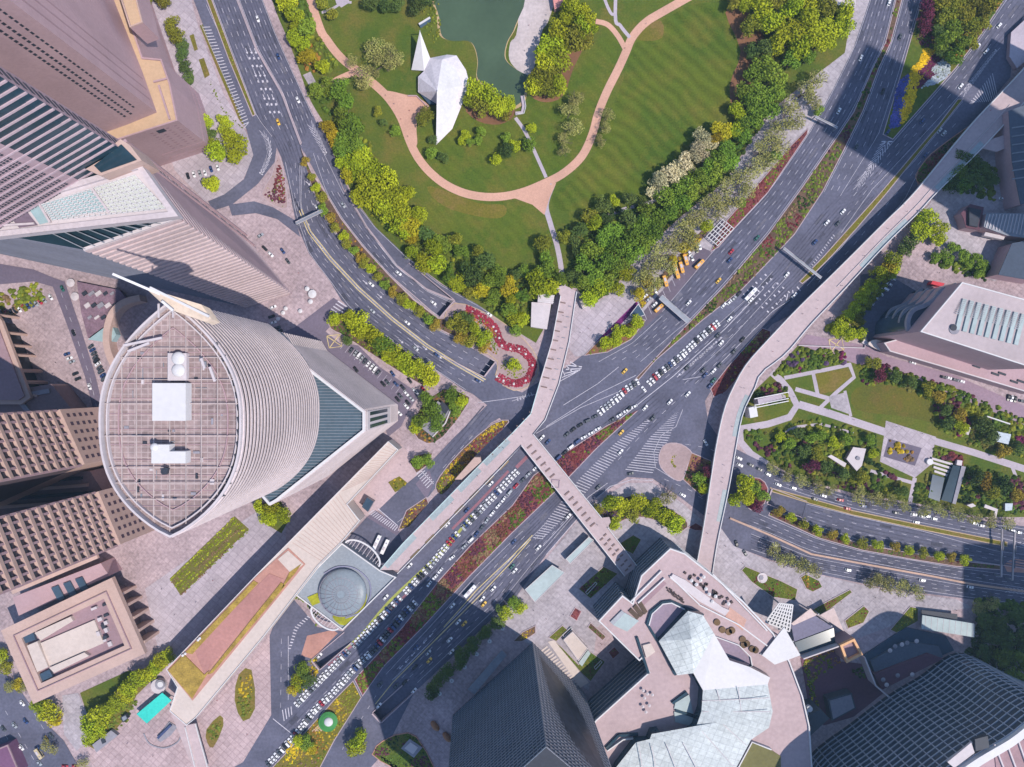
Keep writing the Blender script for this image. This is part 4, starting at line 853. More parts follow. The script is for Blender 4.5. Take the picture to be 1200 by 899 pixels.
# ---------------------------------------------------------------- the slatted tower, top left
def slat_tower():
    bS, bE, bN, bW = P(288, 360), P(342, 344), P(287, 276), P(-60, 284)
    tS, tE, tN = P(99, 293, 175), P(210, 255, 165), P(144, 166, 175); tW = P(-260, 228, 175)
    c = (P(60, 220, 100)[0], P(60, 220, 100)[1]); t = empty('office_tower', (c[0], c[1], 0), 'broad pink slatted tower with white framed sloping glass roof', 'tower')
    # lit front
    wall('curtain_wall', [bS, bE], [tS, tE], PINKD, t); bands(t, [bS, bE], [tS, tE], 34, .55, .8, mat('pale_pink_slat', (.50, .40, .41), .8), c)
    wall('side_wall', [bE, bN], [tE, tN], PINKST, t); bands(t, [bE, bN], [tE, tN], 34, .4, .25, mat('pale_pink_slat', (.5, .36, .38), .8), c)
    wall('shaded_wall', [bW, bS], [tW, tS], mat('shade_blue_wall', (.10, .12, .17), .3), t); bands(t, [bW, bS], [tW, tS], 34, .3, .35, mat('shade_blue_slat', (.16, .17, .22), .7), c)  # slate blue paints this side's shade into wall and slats
    # column of deep openings on the north corner
    q = [lerp(bE, bN, .86), bN, tN, lerp(tE, tN, .86)]
    panes(t, q, 1, 46, .5, .42, DARK, c, name='window', proud=.25); fins(t, [lerp(bE, bN, .82), lerp(bE, bN, .84), lerp(tE, tN, .84), lerp(tE, tN, .82)], 1, .8, 1.2, PINKST, c, name='corner_fin', ends=True)
    fins(t, [lerp(bE, bN, .985), bN, tN, lerp(tE, tN, .985)], 1, .8, 1.6, PINKST, c, name='corner_fin')
    MB().poly([tS, tE, tN, P(-300, 40, 175), tW]).build('shoulder_roof', GLASS, t)
    m = MB(); m.bar(tS + Vector((0, 0, .5)), tE + Vector((0, 0, .5)), 1.4, 1.4); m.build('parapet', OFFW, t)
    m = MB()
    for i in range(10): m.bar(P(62 + i * 14, 274 - i * 1.6, 176), P(100 + i * 11, 292 - i * 3.8, 176), .4, .5)
    m.build('shoulder_beam', STEEL, t)
    # sloping glazed roof in a white frame
    zr = 184.0; fr = [(-70, 261), (165, 191), (210, 254), (-70, 286)]; w = xy(fr, zr); FRM = mat('pale_mauve_frame', (.50, .44, .46), .6)
    r = MB(); r.prism(w, zr - 4, zr - .6); r.build('roof_slab', OFFW, t); parapet(t, w, zr - .6, 1.6, 2.4, FRM, 'roof_frame')
    gz = xy([(48, 240), (108, 222), (128, 246), (60, 258)], zr); MB().poly(lift(gz, zr - .3)).build('roof_glazing', GLASSL, t)
    gz = xy([(108, 220), (158, 205), (195, 244), (128, 249)], zr); MB().poly(lift(gz, zr - .4)).build('roof_glazing', mat('pale_pink_glass', (.48, .50, .47), .3), t)
    MB().poly(lift(xy([(8, 250), (28, 244), (44, 264), (22, 267)], zr), zr - .25)).build('roof_hatch', mat('purple_grey_panel', (.16, .12, .16)), t)
    MB().poly(lift(xy([(32, 243), (46, 239), (58, 260), (46, 263)], zr), zr - .28)).build('roof_glazing', GLASSL, t)
    mb = MB()
    for i in range(22):
        u = i / 21; mb.bar(P(48 + 110 * u, 240 - 35 * u, zr), P(62 + 133 * u, 259 - 14 * u, zr), .35, .5)
    for j in range(9):
        v = j / 8; mb.bar(P(48 + 13 * v, 240 + 18 * v, zr), P(158 + 37 * v, 205 + 39 * v, zr), .35, .5)
    mb.build('glazing_bar', WHITE, t)
    for a, b in (((108, 221), (128, 249)), ((46, 239), (59, 261)), ((-60, 268), (40, 262))): MB().bar(P(*a, zr + .3), P(*b, zr + .3), .9, .7).build('roof_bar', FRM, t)
    # taller shaft behind
    z0, z1 = 176.0, 330.0; b0, b1, b2 = P(-110, 345, z0), P(161, 186, z0), P(143, 166, z0)
    up = lambda p: Vector((p.x, p.y, z1)); c2 = (b0.x, b0.y + 60)
    wall('shaft_wall', [b0, b1], [up(b0), up(b1)], GLASS, t); bands(t, [b0, b1], [up(b0), up(b1)], 33, .2, .5, mat('mauve_slat', (.44, .34, .38), .7), c2)
    wall('shaft_side', [b1, b2], [up(b1), up(b2)], PINKST, t); panes(t, [b1, b2, up(b2), up(b1)], 1, 40, .5, .42, DARK, c2, proud=.2)
    d = b1 - b0; q = [b0 + d * .42, b1 - d * .03, up(b1 - d * .03), up(b0 + d * .42)]
    for j in range(24):      # one long dark window strip per storey, opening out towards the top corner
        lo = j / 24 + .002; u0 = .35 - .012 * j if j > 3 else .75
        p = [quadpt(q, u, v) for u, v in ((max(0, u0), lo), (1, lo), (1, lo + .022), (max(0, u0), lo + .022))]; n = Vector((d.y, -d.x, 0)).normalized()
        MB().loft([x - n * .02 for x in p], [x + n * .12 for x in p]).build('window_strip', GLASS, t)
    for k in range(4): panes(t, [b0, b0 + d * .85, up(b0 + d * .85), up(b0)], 22, 1, .45, .35, DARK, c2, lo=k * .0416, hi=k * .0416 + .026, ulo=.35, proud=.15)
    inf = [b0 - Vector((0, 0, 0)), b0 + d * .80, up(b0 + d * .80), up(b0)]; ni = Vector((d.y, -d.x, 0)).normalized(); MB().loft([p - ni * .02 for p in inf], [p + ni * .25 for p in inf]).build('infill_wall', mat('mauve_infill', (.36, .26, .29), .8), t)
    for j in range(30):
        mb = MB()
        for i in range(38):
            for dv in (.35, .68):
                u = .30 + i * .0125; v = (j + dv) / 33
                if u > .785: continue
                c0 = quadpt([b0, b1, up(b1), up(b0)], u, v) + ni * .3; mb.box(c0 - Vector((0, 0, .5)), 1.0, .12, 1.1, math.atan2(d.y, d.x))
        mb.build('window_row', DARK, t)
    MB().prism(xy([(98, 197), (141, 163), (152, 170), (166, 188), (150, 194), (118, 206)], 190), 175, 190).build('roof_turret', BEIGE, t)
    MB().prism(xy([(110, 194), (142, 169), (160, 187), (118, 202)], 190.5), 189, 190.5).build('turret_glazing', GLASS, t)
slat_tower()

# ---------------------------------------------------------------- stepped stone tower, top left corner
def stone_tower():
    z1 = 51.0; lo = xy([(209, 142), (156, 159), (60, 190), (-80, 100), (-80, -160), (90, -160), (168, 68), (190, 70), (200, 98)], z1); c = cen(lo)
    t = empty('stone_tower', (c[0], c[1], 0), 'stepped pink stone tower with ochre terraces at the top left corner', 'tower')
    MB().prism(lo, 0, z1).build('lower_block', PINKST, t); MB().poly(lift(inset(lo, 1.0), z1 + .12)).build('terrace', TERR, t)
    parapet(t, lo, z1 + .05, 1.0, .9, PINKST); z2 = 190.0
    hi = xy([(184, 132), (150, 146), (60, 178), (-80, 90), (-80, -160), (70, -160), (167, 84)], z1); c2 = cen(hi)
    MB().prism(hi, z1 + .2, z2).build('upper_block', PINKST, t)
    P3 = lambda i, z: Vector((hi[i][0], hi[i][1], z))
    q = [P3(1, z1), P3(0, z1), P3(0, z2), P3(1, z2)]
    panes(t, q, 2, 40, .34, .6, DARK, c2, lo=.06, ulo=.08, uhi=.5, proud=.1); panes(t, q, 1, 36, .22, .6, DARK, c2, lo=.10, ulo=.52, uhi=.78, proud=.1)
    q2 = [P3(0, z1), P3(6, z1), P3(6, z2), P3(0, z2)]
    for k, u in enumerate((.25, .5, .75)):
        p = [quadpt(q2, a, b) for a, b in ((u - .02, .03), (u + .02, .03), (u + .02, .95), (u - .02, .95))]; d = p[1] - p[0]; n = Vector((d.y, -d.x, 0)).normalized()
        MB().loft([x - n * .05 for x in p], [x + n * .12 for x in p]).build('groove', PINKD, t)
    # higher terrace on the north-east side
    z3 = 70.0; te = xy([(153, 33), (168, 27), (156, -20), (136, -20)], z3); MB().prism(te, z1, z3).build('terrace_block', PINKST, t); MB().poly(lift(inset(te, .8), z3 + .1)).build('terrace', TERR, t); parapet(t, te, z3, 1.0, .7, BEIGE)
    m = MB(); m.bar(P(186, 100, z1 + 1), P(199, 140, z1 + 1), 1.0, 1.0); m.bar(P(180, 96, z1 + 1), P(196, 92, z1 + 1), 1.0, 1.0); m.build('terrace_rail', PINKST, t)
    L = lambda i, z: Vector((lo[i][0], lo[i][1], z))
    q = [L(1, 0), L(0, 0), L(0, z1), L(1, z1)]; panes(t, q, 4, 9, .35, .4, PINKD, c, lo=.35, hi=.95, ulo=.25, uhi=.95, proud=.1)
    p = [quadpt(q, a, b) for a, b in ((.45, .86), (.62, .86), (.62, .94), (.45, .94))]; MB().loft([x for x in p], [x + Vector((0, -.2, 0)) for x in p]).build('vent', DARK, t)
    bands(t, [L(1, 0), L(0, 0), L(8, 0), L(7, 0)], [L(1, z1), L(0, z1), L(8, z1), L(7, z1)], 2, .03, .3, PINKD, c, name='string_course', hi=.3)
stone_tower()

# ---------------------------------------------------------------- stone blocks with deep window grids, left edge
def pier_block(px_top, px_bot, zs, ztop, label, nu):
    a, b = P(*px_top, zs), P(*px_bot, zs); d = (b - a); d.z = 0; n = Vector((-d.y, d.x, 0)).normalized()
    if n.x < 0: n = -n
    w = [(a.x, a.y), (b.x, b.y), (b.x - n.x * 90, b.y - n.y * 90), (a.x - n.x * 90, a.y - n.y * 90)]; c = cen(w)
    t = empty('stone_block', (c[0], c[1], 0), label, 'office block')
    out = 3.0; wl = [(a.x + n.x * out, a.y + n.y * out), (b.x + n.x * out, b.y + n.y * out), w[2], w[3]]
    MB().prism(wl, 0, zs).build('base', BEIGE, t); MB().prism(w, zs, ztop).build('body', mat('brown_recess', (.10, .075, .09), .8), t)
    q = [Vector((wl[0][0], wl[0][1], 0)), Vector((wl[1][0], wl[1][1], 0)), Vector((wl[1][0], wl[1][1], zs)), Vector((wl[0][0], wl[0][1], zs))]
    panes(t, q, 6, 5, .42, .45, mat('dark_brown_glass', (.05, .03, .05), .4), c, lo=.35, hi=.95, ulo=.04, uhi=.96, proud=.12)
    q = [Vector((w[0][0], w[0][1], zs)), Vector((w[1][0], w[1][1], zs)), Vector((w[1][0], w[1][1], ztop)), Vector((w[0][0], w[0][1], ztop))]
    nf = int((ztop - zs) / 7.5)
    panes(t, q, nu, nf, .72, .62, GLASS, c, proud=.1); bands(t, [q[0], q[1]], [q[3], q[2]], nf, .32, 1.7, BEIGE, c, name='ledge')
    fins(t, q, nu, 1.3, 1.3, PINKST, c)
    MB().prism([(x * 1.0, y) for x, y in w], ztop, ztop + 1).build('roof', PINKST, t)
pier_block((65, 482), (94, 546), 50, 150, 'northern stone block with a grid of dark deep windows, left edge', 7)
pier_block((110, 578), (136, 640), 50, 150, 'southern stone block with a grid of dark deep windows, left edge', 8)
def link():
    w = xy([(-60, 565), (105, 552), (130, 590), (-60, 612)], 26); t = empty('link_building', (w[0][0], w[0][1], 0), 'low link roof coloured as shade between the two window grid blocks', 'office block')
    MB().prism(w, 0, 26).build('body', mat('shade_brown_stone', (.20, .14, .15)), t)  # body darkened to the tone of the shaded slot between the blocks
    for i in range(4):
        a, b = (-60, 572 + i * 9), (96 + i * 7, 560 + i * 8.5); MB().bar(P(*a, 27), P(*b, 27), 2.0, 2.4).build('roof_ledge', BEIGE if i % 2 else DARK, t)
    w = xy([(-60, 470), (60, 450), (90, 487), (-60, 500)], 18); t = empty('link_building', (w[0][0], w[0][1], 0), 'low roof coloured as shadow north of the window grid blocks', 'office block')
    MB().prism(w, 0, 18).build('body', mat('shade_brown_stone', (.20, .14, .15)), t); MB().bar(P(-40, 476, 18.6), P(58, 458, 18.6), 3, 1.2).build('roof_ledge', CONC, t); MB().bar(P(10, 455, 18.6), P(40, 490, 18.6), 3, 1.2).build('roof_ledge', CONC, t)  # dark body paints the shadow lying north of the blocks
link()
def colonnade():
    z = 22.0; w = xy([(-5, 366), (2, 376), (36, 466), (25, 474), (-60, 474), (-60, 366)], z); c = cen(w)
    t = empty('colonnade_building', (c[0], c[1], 0), 'flat pink roof on a row of tall fins facing the car park, left edge', 'office block')
    MB().prism(w, z - 2.5, z).build('roof', BEIGE, t); MB().prism(inset(w, 3), z - 1, z + 1.2).build('upper_roof', PINKD, t); MB().prism(inset(w, 6), 0, z - 2.5).build('body', DARK, t)  # body coloured dark as the shade under the roof overhang
    for i, (x, y) in enumerate(((22, 372), (31, 392), (36, 406), (41, 417), (49, 435), (55, 448), (64, 463))):
        p = P(x - 3.0, y - .8); q = P(x + 1.5, y + .8); mb = MB(); mb.bar(p + Vector((0, 0, 9.7)), q + Vector((0, 0, 9.7)), 1.6, 19.4); mb.build('fin', BEIGE, t)
colonnade()
def court_building():
    z = 23.0; o = [(1, 739), (131, 677), (170, 766), (39, 825)]; w = xy(o, z); c = cen(w)
    t = empty('court_building', (c[0], c[1], 0), 'low pink stone building with a sunken white roof court, bottom left', 'office block')
    i1 = inset(w, 10.5); MB().prism(inset(w, 8.5), 0, z - 3.5).build('body', mat('shade_brown_stone', (.20, .14, .15)), t)  # body colour carries the shade beneath the overhanging rim
    parapet(t, w, z - 3.6, 3.6, 10.5, BEIGE, 'roof_rim'); parapet(t, inset(w, 6.5), z, .8, .6, PINKD, 'gutter')
    MB().poly(lift(i1, z - 3.3)).build('court_floor', PINKD, t)
    for q, m, h, n in (([(47, 754), (110, 727), (121, 754), (57, 782)], CREAM, 1.5, 'court_roof'), ([(40, 742), (82, 723), (85, 728), (47, 751)], CREAM, 3.0, 'roof_block'), ([(31, 757), (43, 752), (56, 782), (43, 788)], CREAM, 3.0, 'roof_block'), ([(57, 783), (98, 765), (104, 769), (63, 789)], CREAM, 3.0, 'roof_block'), ([(25, 747), (38, 741), (41, 750), (28, 755)], GLASSB, 2.0, 'skylight'), ([(45, 791), (57, 785), (61, 793), (47, 800)], GLASSB, 2.0, 'skylight')):
        MB().prism(xy(q, z - 3 + h), z - 3.4, z - 3.4 + h).build(n, m, t)
    for k in range(12):
        x = 108 + R.uniform(0, 22) + (k % 4) * 3; y = 708 + k * 4.2; MB().box(P(x, y, z - 3.2), R.uniform(2, 4), R.uniform(1.5, 3.5), R.uniform(1, 2.4), .4).build('air_handler', OFFW if k % 3 else DARK, t)
    for k in range(9): MB().box(P(22 + k * 2.4, 752 + k * 5.4, z - 3.2), 2.2, 2.0, 1.2, .4).build('fan', DARK, t)
    for k, (x, y) in enumerate(((160, 687), (167, 699), (175, 713), (181, 727), (187, 740))):
        p = P(x - 13, y + 2.5); q = P(x, y + .2); MB().bar(p + Vector((0, 0, 9.6)), q + Vector((0, 0, 9.6)), 1.9, 19.2).build('fin', BEIGE, t)
    # entrance range between the court and the grid block
    w2 = xy([(15, 700), (118, 660), (128, 675), (22, 722)], 16); c = cen(w2); t2 = empty('entrance_range', (c[0], c[1], 0), 'low pink roof with three skylights above the roof court building', 'office block')
    MB().prism(w2, 0, 16).build('body', PINKST, t2)
    for k in range(3): MB().prism(xy([(60 + k * 14, 689 - k * 5), (68 + k * 14, 686 - k * 5), (76 + k * 14, 701 - k * 5), (68 + k * 14, 704 - k * 5)], 17), 16, 17.2).build('skylight', GLASSB, t2)
    MB().bar(P(15, 694, 15), P(115, 652, 15), 2.5, 2).build('cornice', BEIGE, t2)
court_building()

# ---------------------------------------------------------------- long podium with a planted roof
def podium():
    z = 20.0; o = [(455, 517), (467, 527), (407, 591), (422, 610), (400, 636), (372, 664), (310, 745), (230, 841), (219, 850), (199, 833), (208, 805), (195, 784), (300, 674)]
    w = xy(o, z); c = cen(w); t = empty('podium_building', (c[0], c[1], 0), 'long cream podium roof with planted strips crossing the plaza diagonally', 'podium')
    MB().prism(w, 3.5, z).build('body', CREAM, t)
    for k in range(9):
        x, y = 440 - k * 27, 545 + k * 33; MB().cyl(P(x, y), .9, 3.5, 10).build('column', PINKST, t)
    parapet(t, w, z, .6, .5, WHITE, 'roof_edge')
    gd = [(196, 784), (226, 821), (358, 661), (338, 642), (300, 676)]
    MB().prism(xy(gd, z), z, z + .5).build('planter', BRICKY, t); MB().prism(xy([(228, 760), (316, 672), (332, 678), (240, 790)], z), z + .5, z + .8).build('roof_walk', mat('dusty_pink_membrane', (.40, .20, .18), .9), t)
    MB().prism(xy([(338, 645), (356, 661), (342, 672), (326, 655)], z), z + .5, z + .9).build('roof_walk', CREAM, t)
    for q in ([(198, 785), (216, 766), (228, 778), (240, 790), (246, 785), (226, 818)], [(218, 764), (298, 680), (303, 683), (226, 766)], [(244, 790), (330, 682), (335, 686), (250, 788)], [(340, 670), (354, 660), (346, 672), (330, 690)]):
        MB().prism(xy(q, z), z + .5, z + 1.1).build('roof_planting', mat('ochre_sedum', (.32, .22, .05), .95, .3, .15, .25, .9), t)
    for x, y in ((214, 768), (217, 766), (232, 750), (234, 748)): MB().dome(P(x, y, z + 1.2), 1.0, .8, 10, 4).build('roof_vent', WHITE, t)
    mb = MB()
    for k in range(34):
        u = k / 33; a = (455 - 112 * u, 519 + 117 * u)
        x1 = 466 - 66 * u if u < .52 else 430 - 40 * (u - .52) / .48 * 1.6; b = (466 - 60 * u * 1.05, 527 + 64 * u * 1.05) if u < .5 else (421 - 56 * (u - .5) * 1.5, 611 + 48 * (u - .5) * 2)
        mb.bar(P(*a, z + .05), P(*b, z + .05), .3, .14)
    mb.build('roof_joint', BEIGE, t)
    for q in ([(424, 594), (430, 583), (438, 588), (431, 600)],): MB().prism(xy(q, 6), 0, 6).build('entrance_glass', GLASSB, t)
    # ramped footway south of it
    w = xy([(199, 833), (219, 850), (228, 848), (245, 905), (228, 905)], 7); tt = empty('footbridge', (w[0][0], w[0][1], 0), 'short cream footbridge leaving the south tip of the planted podium', 'footbridge')
    MB().prism(w, 6, 7).build('deck', BRDK, tt)
    for a, b in (((229, 848), (245, 905)), ((217, 852), (230, 905))): MB().bar(P(*a, 7.6), P(*b, 7.6), .4, 1.2).build('parapet', WHITE, tt)
    for y in (868, 892): MB().cyl(P(225 + (y - 850) * .22, y), .8, 6, 10).build('column', CONC, tt)
podium()

# ---------------------------------------------------------------- glass drum on its deck
def drum():
    z = 8.0; o = [(401, 636), (446, 668), (465, 676), (402, 738), (347, 697), (371, 666)]; w = xy(o, z); c = cen(w)
    t = empty('drum_plaza', (c[0], c[1], 0), 'raised grey deck with round glass drum beside the jammed avenue', 'plaza deck')
    MB().prism(w, 0, z).build('deck', mat('blue_grey_paving', (.26, .29, .33), .8), t); parapet(t, w, z, 1.2, .8, WHITE)
    MB().cyl(P(402, 694, z), 16.5, 2.2, 48).build('drum_rim', mat('blue_lilac_glass', (.20, .20, .27), .35), t)
    MB().dome(P(402, 694, z + 2.2), 16.0, 3.6, 48, 8).build('drum_roof', mat('grey_drum_glass', (.22, .26, .30), .4), t, smooth=True)
    mb = MB(); q = P(402, 694, z)
    for i in range(24):
        a = i * math.pi / 12; pr = [q + Vector((math.cos(a) * 16.1 * math.cos(b), math.sin(a) * 16.1 * math.cos(b), 2.25 + 3.7 * math.sin(b))) for b in (0, .35, .7, 1.05, 1.4)]
        for p0, p1 in zip(pr, pr[1:]): mb.bar(p0, p1, .22, .25)
    mb.build('roof_rib', CONC, t); mb = MB()
    for rr, zz in ((6, 5.7), (11, 4.95), (15.9, 2.7)): mb.prism(ribbon([(q.x + rr * math.cos(i * .1309), q.y + rr * math.sin(i * .1309)) for i in range(49)], .3), z + zz - 2.35 + 2.2, z + zz + .1)
    mb.build('roof_ring', CONC, t); mb = MB(); mb.prism(ribbon(xy(smooth([(380, 672), (396, 664), (416, 666), (432, 680), (434, 698), (424, 716), (405, 724)], False, 5), z), .8), z, z + .9); mb.build('curved_surround', mat('lilac_kerb', (.24, .24, .34)), t)
    for (x0, y0, x1, y1), s in (((405, 636, 444, 664), 1), ((366, 711, 397, 736), -1)):
        a, b = P(x0, y0, z + 1), P(x1, y1, z + 1); d = b - a; n = Vector((-d.y, d.x, 0)).normalized(); n = n if n.x * s > 0 else -n; ar = []
        for i in range(15):
            u = math.pi * i / 14; ar.append((a + b) / 2 - d / 2 * math.cos(u) + n * math.sin(u) * d.length * .26)
        m = MB(); m.prism(ribbon([tuple(p[:2]) for p in ar], 1.1), z + .4, z + 1.5); m.build('arch_rim', WHITE, t)
        for i in range(2, 13): MB().bar(ar[i] - Vector((0, 0, .3)), (a + b) / 2 - d / 2 * math.cos(math.pi * i / 14) + Vector((0, 0, -.3)), .35, .3).build('arch_rib', OFFW, t)
    fill = smooth([(396, 718), (415, 712), (424, 700), (430, 696), (425, 715), (404, 733), (390, 724)], True, 3); sd[0] += 1
    m = MB(); m.prism(xy(fill, z + .5), z, z + .6); m.build('planting', mat('lime_planting', (.30, .30, .02), .9, .3, .2, .2, 1.0), t)
    m = MB(); m.prism(xy([(360, 700), (372, 695), (376, 706), (366, 710)], z + .5), z, z + .6); m.build('planting', mat('lime_planting', (.30, .30, .02)), t)
drum()

# ---------------------------------------------------------------- footbridges
def deckbridge(t, outline, z, th=1.2, par=True, pm=WHITE, deck=BRDK):
    w = xy(outline, z); MB().prism(w, z - th, z).build('deck', deck, t)
    return w
def rail(t, pts, z, m=WHITE, w=.5, h=1.2):
    p = [tuple(P(a, b, z)[:2]) for a, b in pts]; MB().prism(ribbon(p, w), z - .9, z + h).build('parapet', m, t)
def cross_bridge():
    z = 9.0; t = empty('footbridge', P(615, 505), 'pale forked footbridge over the junction with rows of bench planters', 'footbridge')
    o = [(657, 347), (651, 336), (663, 335), (676, 342), (675, 346), (667, 400), (655, 450), (639, 492), (625, 509), (705, 607), (714, 606), (716, 612), (712, 618), (747, 664), (732, 675), (611, 522), (600, 534), (585, 550), (470, 668), (446, 668), (472, 637), (565, 542), (600, 508), (622, 485), (632, 450), (647, 400)]
    w = deckbridge(t, o, z); rail(t, [(632, 450), (647, 400), (657, 347)], z); rail(t, [(676, 342), (675, 346), (667, 400), (655, 450), (639, 492), (625, 509), (705, 607)], z); rail(t, [(712, 618), (747, 664)], z); rail(t, [(732, 675), (611, 522), (585, 550), (466, 672)], z); rail(t, [(446, 667), (472, 637), (565, 542), (600, 508), (622, 485), (632, 450)], z, mat('glass_rail', (.45, .58, .60), .2))
    for sa, sb in (((596, 516), (568, 544)), ((562, 550), (538, 575)), ((530, 583), (505, 608)), ((486, 628), (452, 664))): MB().prism(ribbon(xy([sa, sb], z), 4), z, z + .05).build('glass_strip', mat('pale_aqua_glass', (.30, .35, .37), .3), t)
    for x, y in ((650, 395), (640, 440), (628, 480), (612, 505), (640, 535), (668, 570), (700, 610), (725, 640), (580, 540), (540, 580), (500, 622)):
        MB().cyl(P(x, y), .9, z - 1.2, 12).build('column', CONC, t)
    def benches(pl, n, ln, wd, m, off=0.0, along=False):
        p = xy(pl, z); L = plen(p)
        for i in range(n):
            (x, y), u = at(p, L * (i + .5) / n); a = math.atan2(u[1], u[0]); MB().box((x - u[1] * off, y + u[0] * off, z + .03), ln if along else wd, wd if along else ln, .5, a).build('bench_planter', m, t)
    BM = mat('bench_wood', (.20, .14, .13), .8)
    benches([(664, 350), (652, 410), (640, 460)], 10, 4.2, .8, BM, -2.2); benches([(664, 352), (652, 412), (640, 462)], 9, 2.2, .6, CONC, 3.0); benches([(618, 520), (650, 561)], 6, 4.2, 1.0, BM); benches([(662, 575), (697, 618)], 7, 4.2, 1.0, BM)
    benches([(704, 626), (738, 668)], 7, 2.6, 1.0, BM, 2.0); benches([(706, 626), (740, 668)], 7, 2.6, 1.0, BM, -2.6); benches([(628, 482), (600, 512), (575, 538)], 7, 2.4, .7, BM, -2)
    benches([(596, 533), (475, 655)], 7, 8.5, 1.7, mat('olive_planter', (.24, .17, .09), .95, .3), 2.6, True)
    m = MB(); c = P(651, 567, z + .04); m.prism(ribbon([tuple((c + Vector((math.cos(a) * 3.6, math.sin(a) * 3.6, 0)))[:2]) for a in (0.7, 2.27, 3.84, 5.41, 0.7)], .7), z, z + .5); m.build('diamond_seat', mat('mauve_panel', (.34, .25, .30)), t)
    MB().prism(xy([(556, 536), (563, 536), (564, 541), (541, 562), (533, 562)], z + 2), 0, z + 2.2).build('stair_house', BEIGE, t)
    # pavilion and stair at the park end
    t2 = empty('stair_pavilion', P(633, 368), 'white boxy pavilion beside the park end of the forked footbridge', 'pavilion')
    MB().prism(xy([(623, 354), (646, 356), (641, 386), (622, 383)], 5), 0, 5).build('body', OFFW, t2); MB().prism(xy([(631, 344), (650, 346), (648, 356), (630, 354)], 7), 0, 7).build('stair_block', OFFW, t2)
    for k in range(4): MB().bar(P(632, 346 + k * 2.4, 7.2), P(649, 347.5 + k * 2.4, 7.2), .3, .3).build('roof_slat', WHITE, t2)
    t3 = tag(MB().prism(xy([(679, 352), (687, 349), (692, 359), (683, 362)], 4), 0, 4).build('kiosk', OFFW), 'small white kiosk on the grey plaza right of the footbridge end', 'kiosk')
    m = MB(); m.prism(xy([(679.6, 352.6), (686.6, 350), (691, 358.6), (683.6, 361)], 4.2), 4, 4.25); m.build('roof', CREAM, t3)
cross_bridge()
def curved_bridge():
    z = 9.5; t = empty('footbridge', P(860, 480), 'long curved pink footbridge sweeping down the right side over the roads', 'footbridge')
    Lp = smooth([(1225, 45), (1200, 80), (1137, 147), (1072, 225), (1037, 260), (985, 312), (935, 361), (900, 398), (875, 426), (861, 450), (849, 478), (840, 517), (833, 560), (827, 600), (822, 630), (815, 667)], False, 4)
    Rp = smooth([(1240, 80), (1200, 120), (1150, 174), (1097, 226), (1075, 250), (1037, 287), (990, 338), (950, 380), (920, 415), (892, 437), (884, 455), (870, 485), (862, 525), (856, 560), (850, 590), (840, 637), (834, 675)], False, 4)
    n = 60; a, b = resample(Lp, n), resample(Rp, n); w = deckbridge(t, a + b[::-1], z, 1.4); rail(t, a, z); rail(t, b, z)
    for f, m, nm in ((.62, OFFW, 'rail_line'),): rail(t, [(a[i][0] + (b[i][0] - a[i][0]) * f, a[i][1] + (b[i][1] - a[i][1]) * f) for i in range(6, 30)], z - .6, m, .3, 1.2)
    g = [(a[i][0] + (b[i][0] - a[i][0]) * .86, a[i][1] + (b[i][1] - a[i][1]) * .86) for i in range(n)]
    for i0, i1 in ((10, 17), (20, 27), (42, 47), (51, 55)): MB().prism(ribbon(xy(g[i0:i1], z), 3.6), z, z + .08).build('glass_strip', mat('pale_aqua_glass', (.36, .46, .48), .25), t)
    for i in range(2, n, 5): MB().cyl((P(*a[i]) + P(*b[i])) / 2, 1.1, z - 1.4, 12).build('column', CONC, t)
    br = deckbridge(t, [(1165, 162), (1178, 158), (1182, 172), (1168, 178), (1146, 172)], z - .02, 1.2)
    t2 = empty('stair_flight', P(895, 472), 'pale stair with white handrails from the curved footbridge into the garden', 'stair')
    for k in range(8): MB().prism(xy([(888 + k * 4, 468 - k * .9), (892 + k * 4, 467 - k * .9), (893.5 + k * 4, 474 - k * .9), (889.5 + k * 4, 475 - k * .9)], z - k * 1.1), 0, z - .3 - k * 1.1).build('step', PATHG, t2)
    for dy in (-1.5, 6, 9): MB().bar(P(884, 469 + dy, z + .8), P(924, 461 + dy, 1.6), .6, .5).build('handrail', WHITE, t2)
    MB().prism(xy([(877, 478), (886, 476), (888, 488), (879, 490)], z), 0, z + .6).build('lift_tower', WHITE, t2)
curved_bridge()

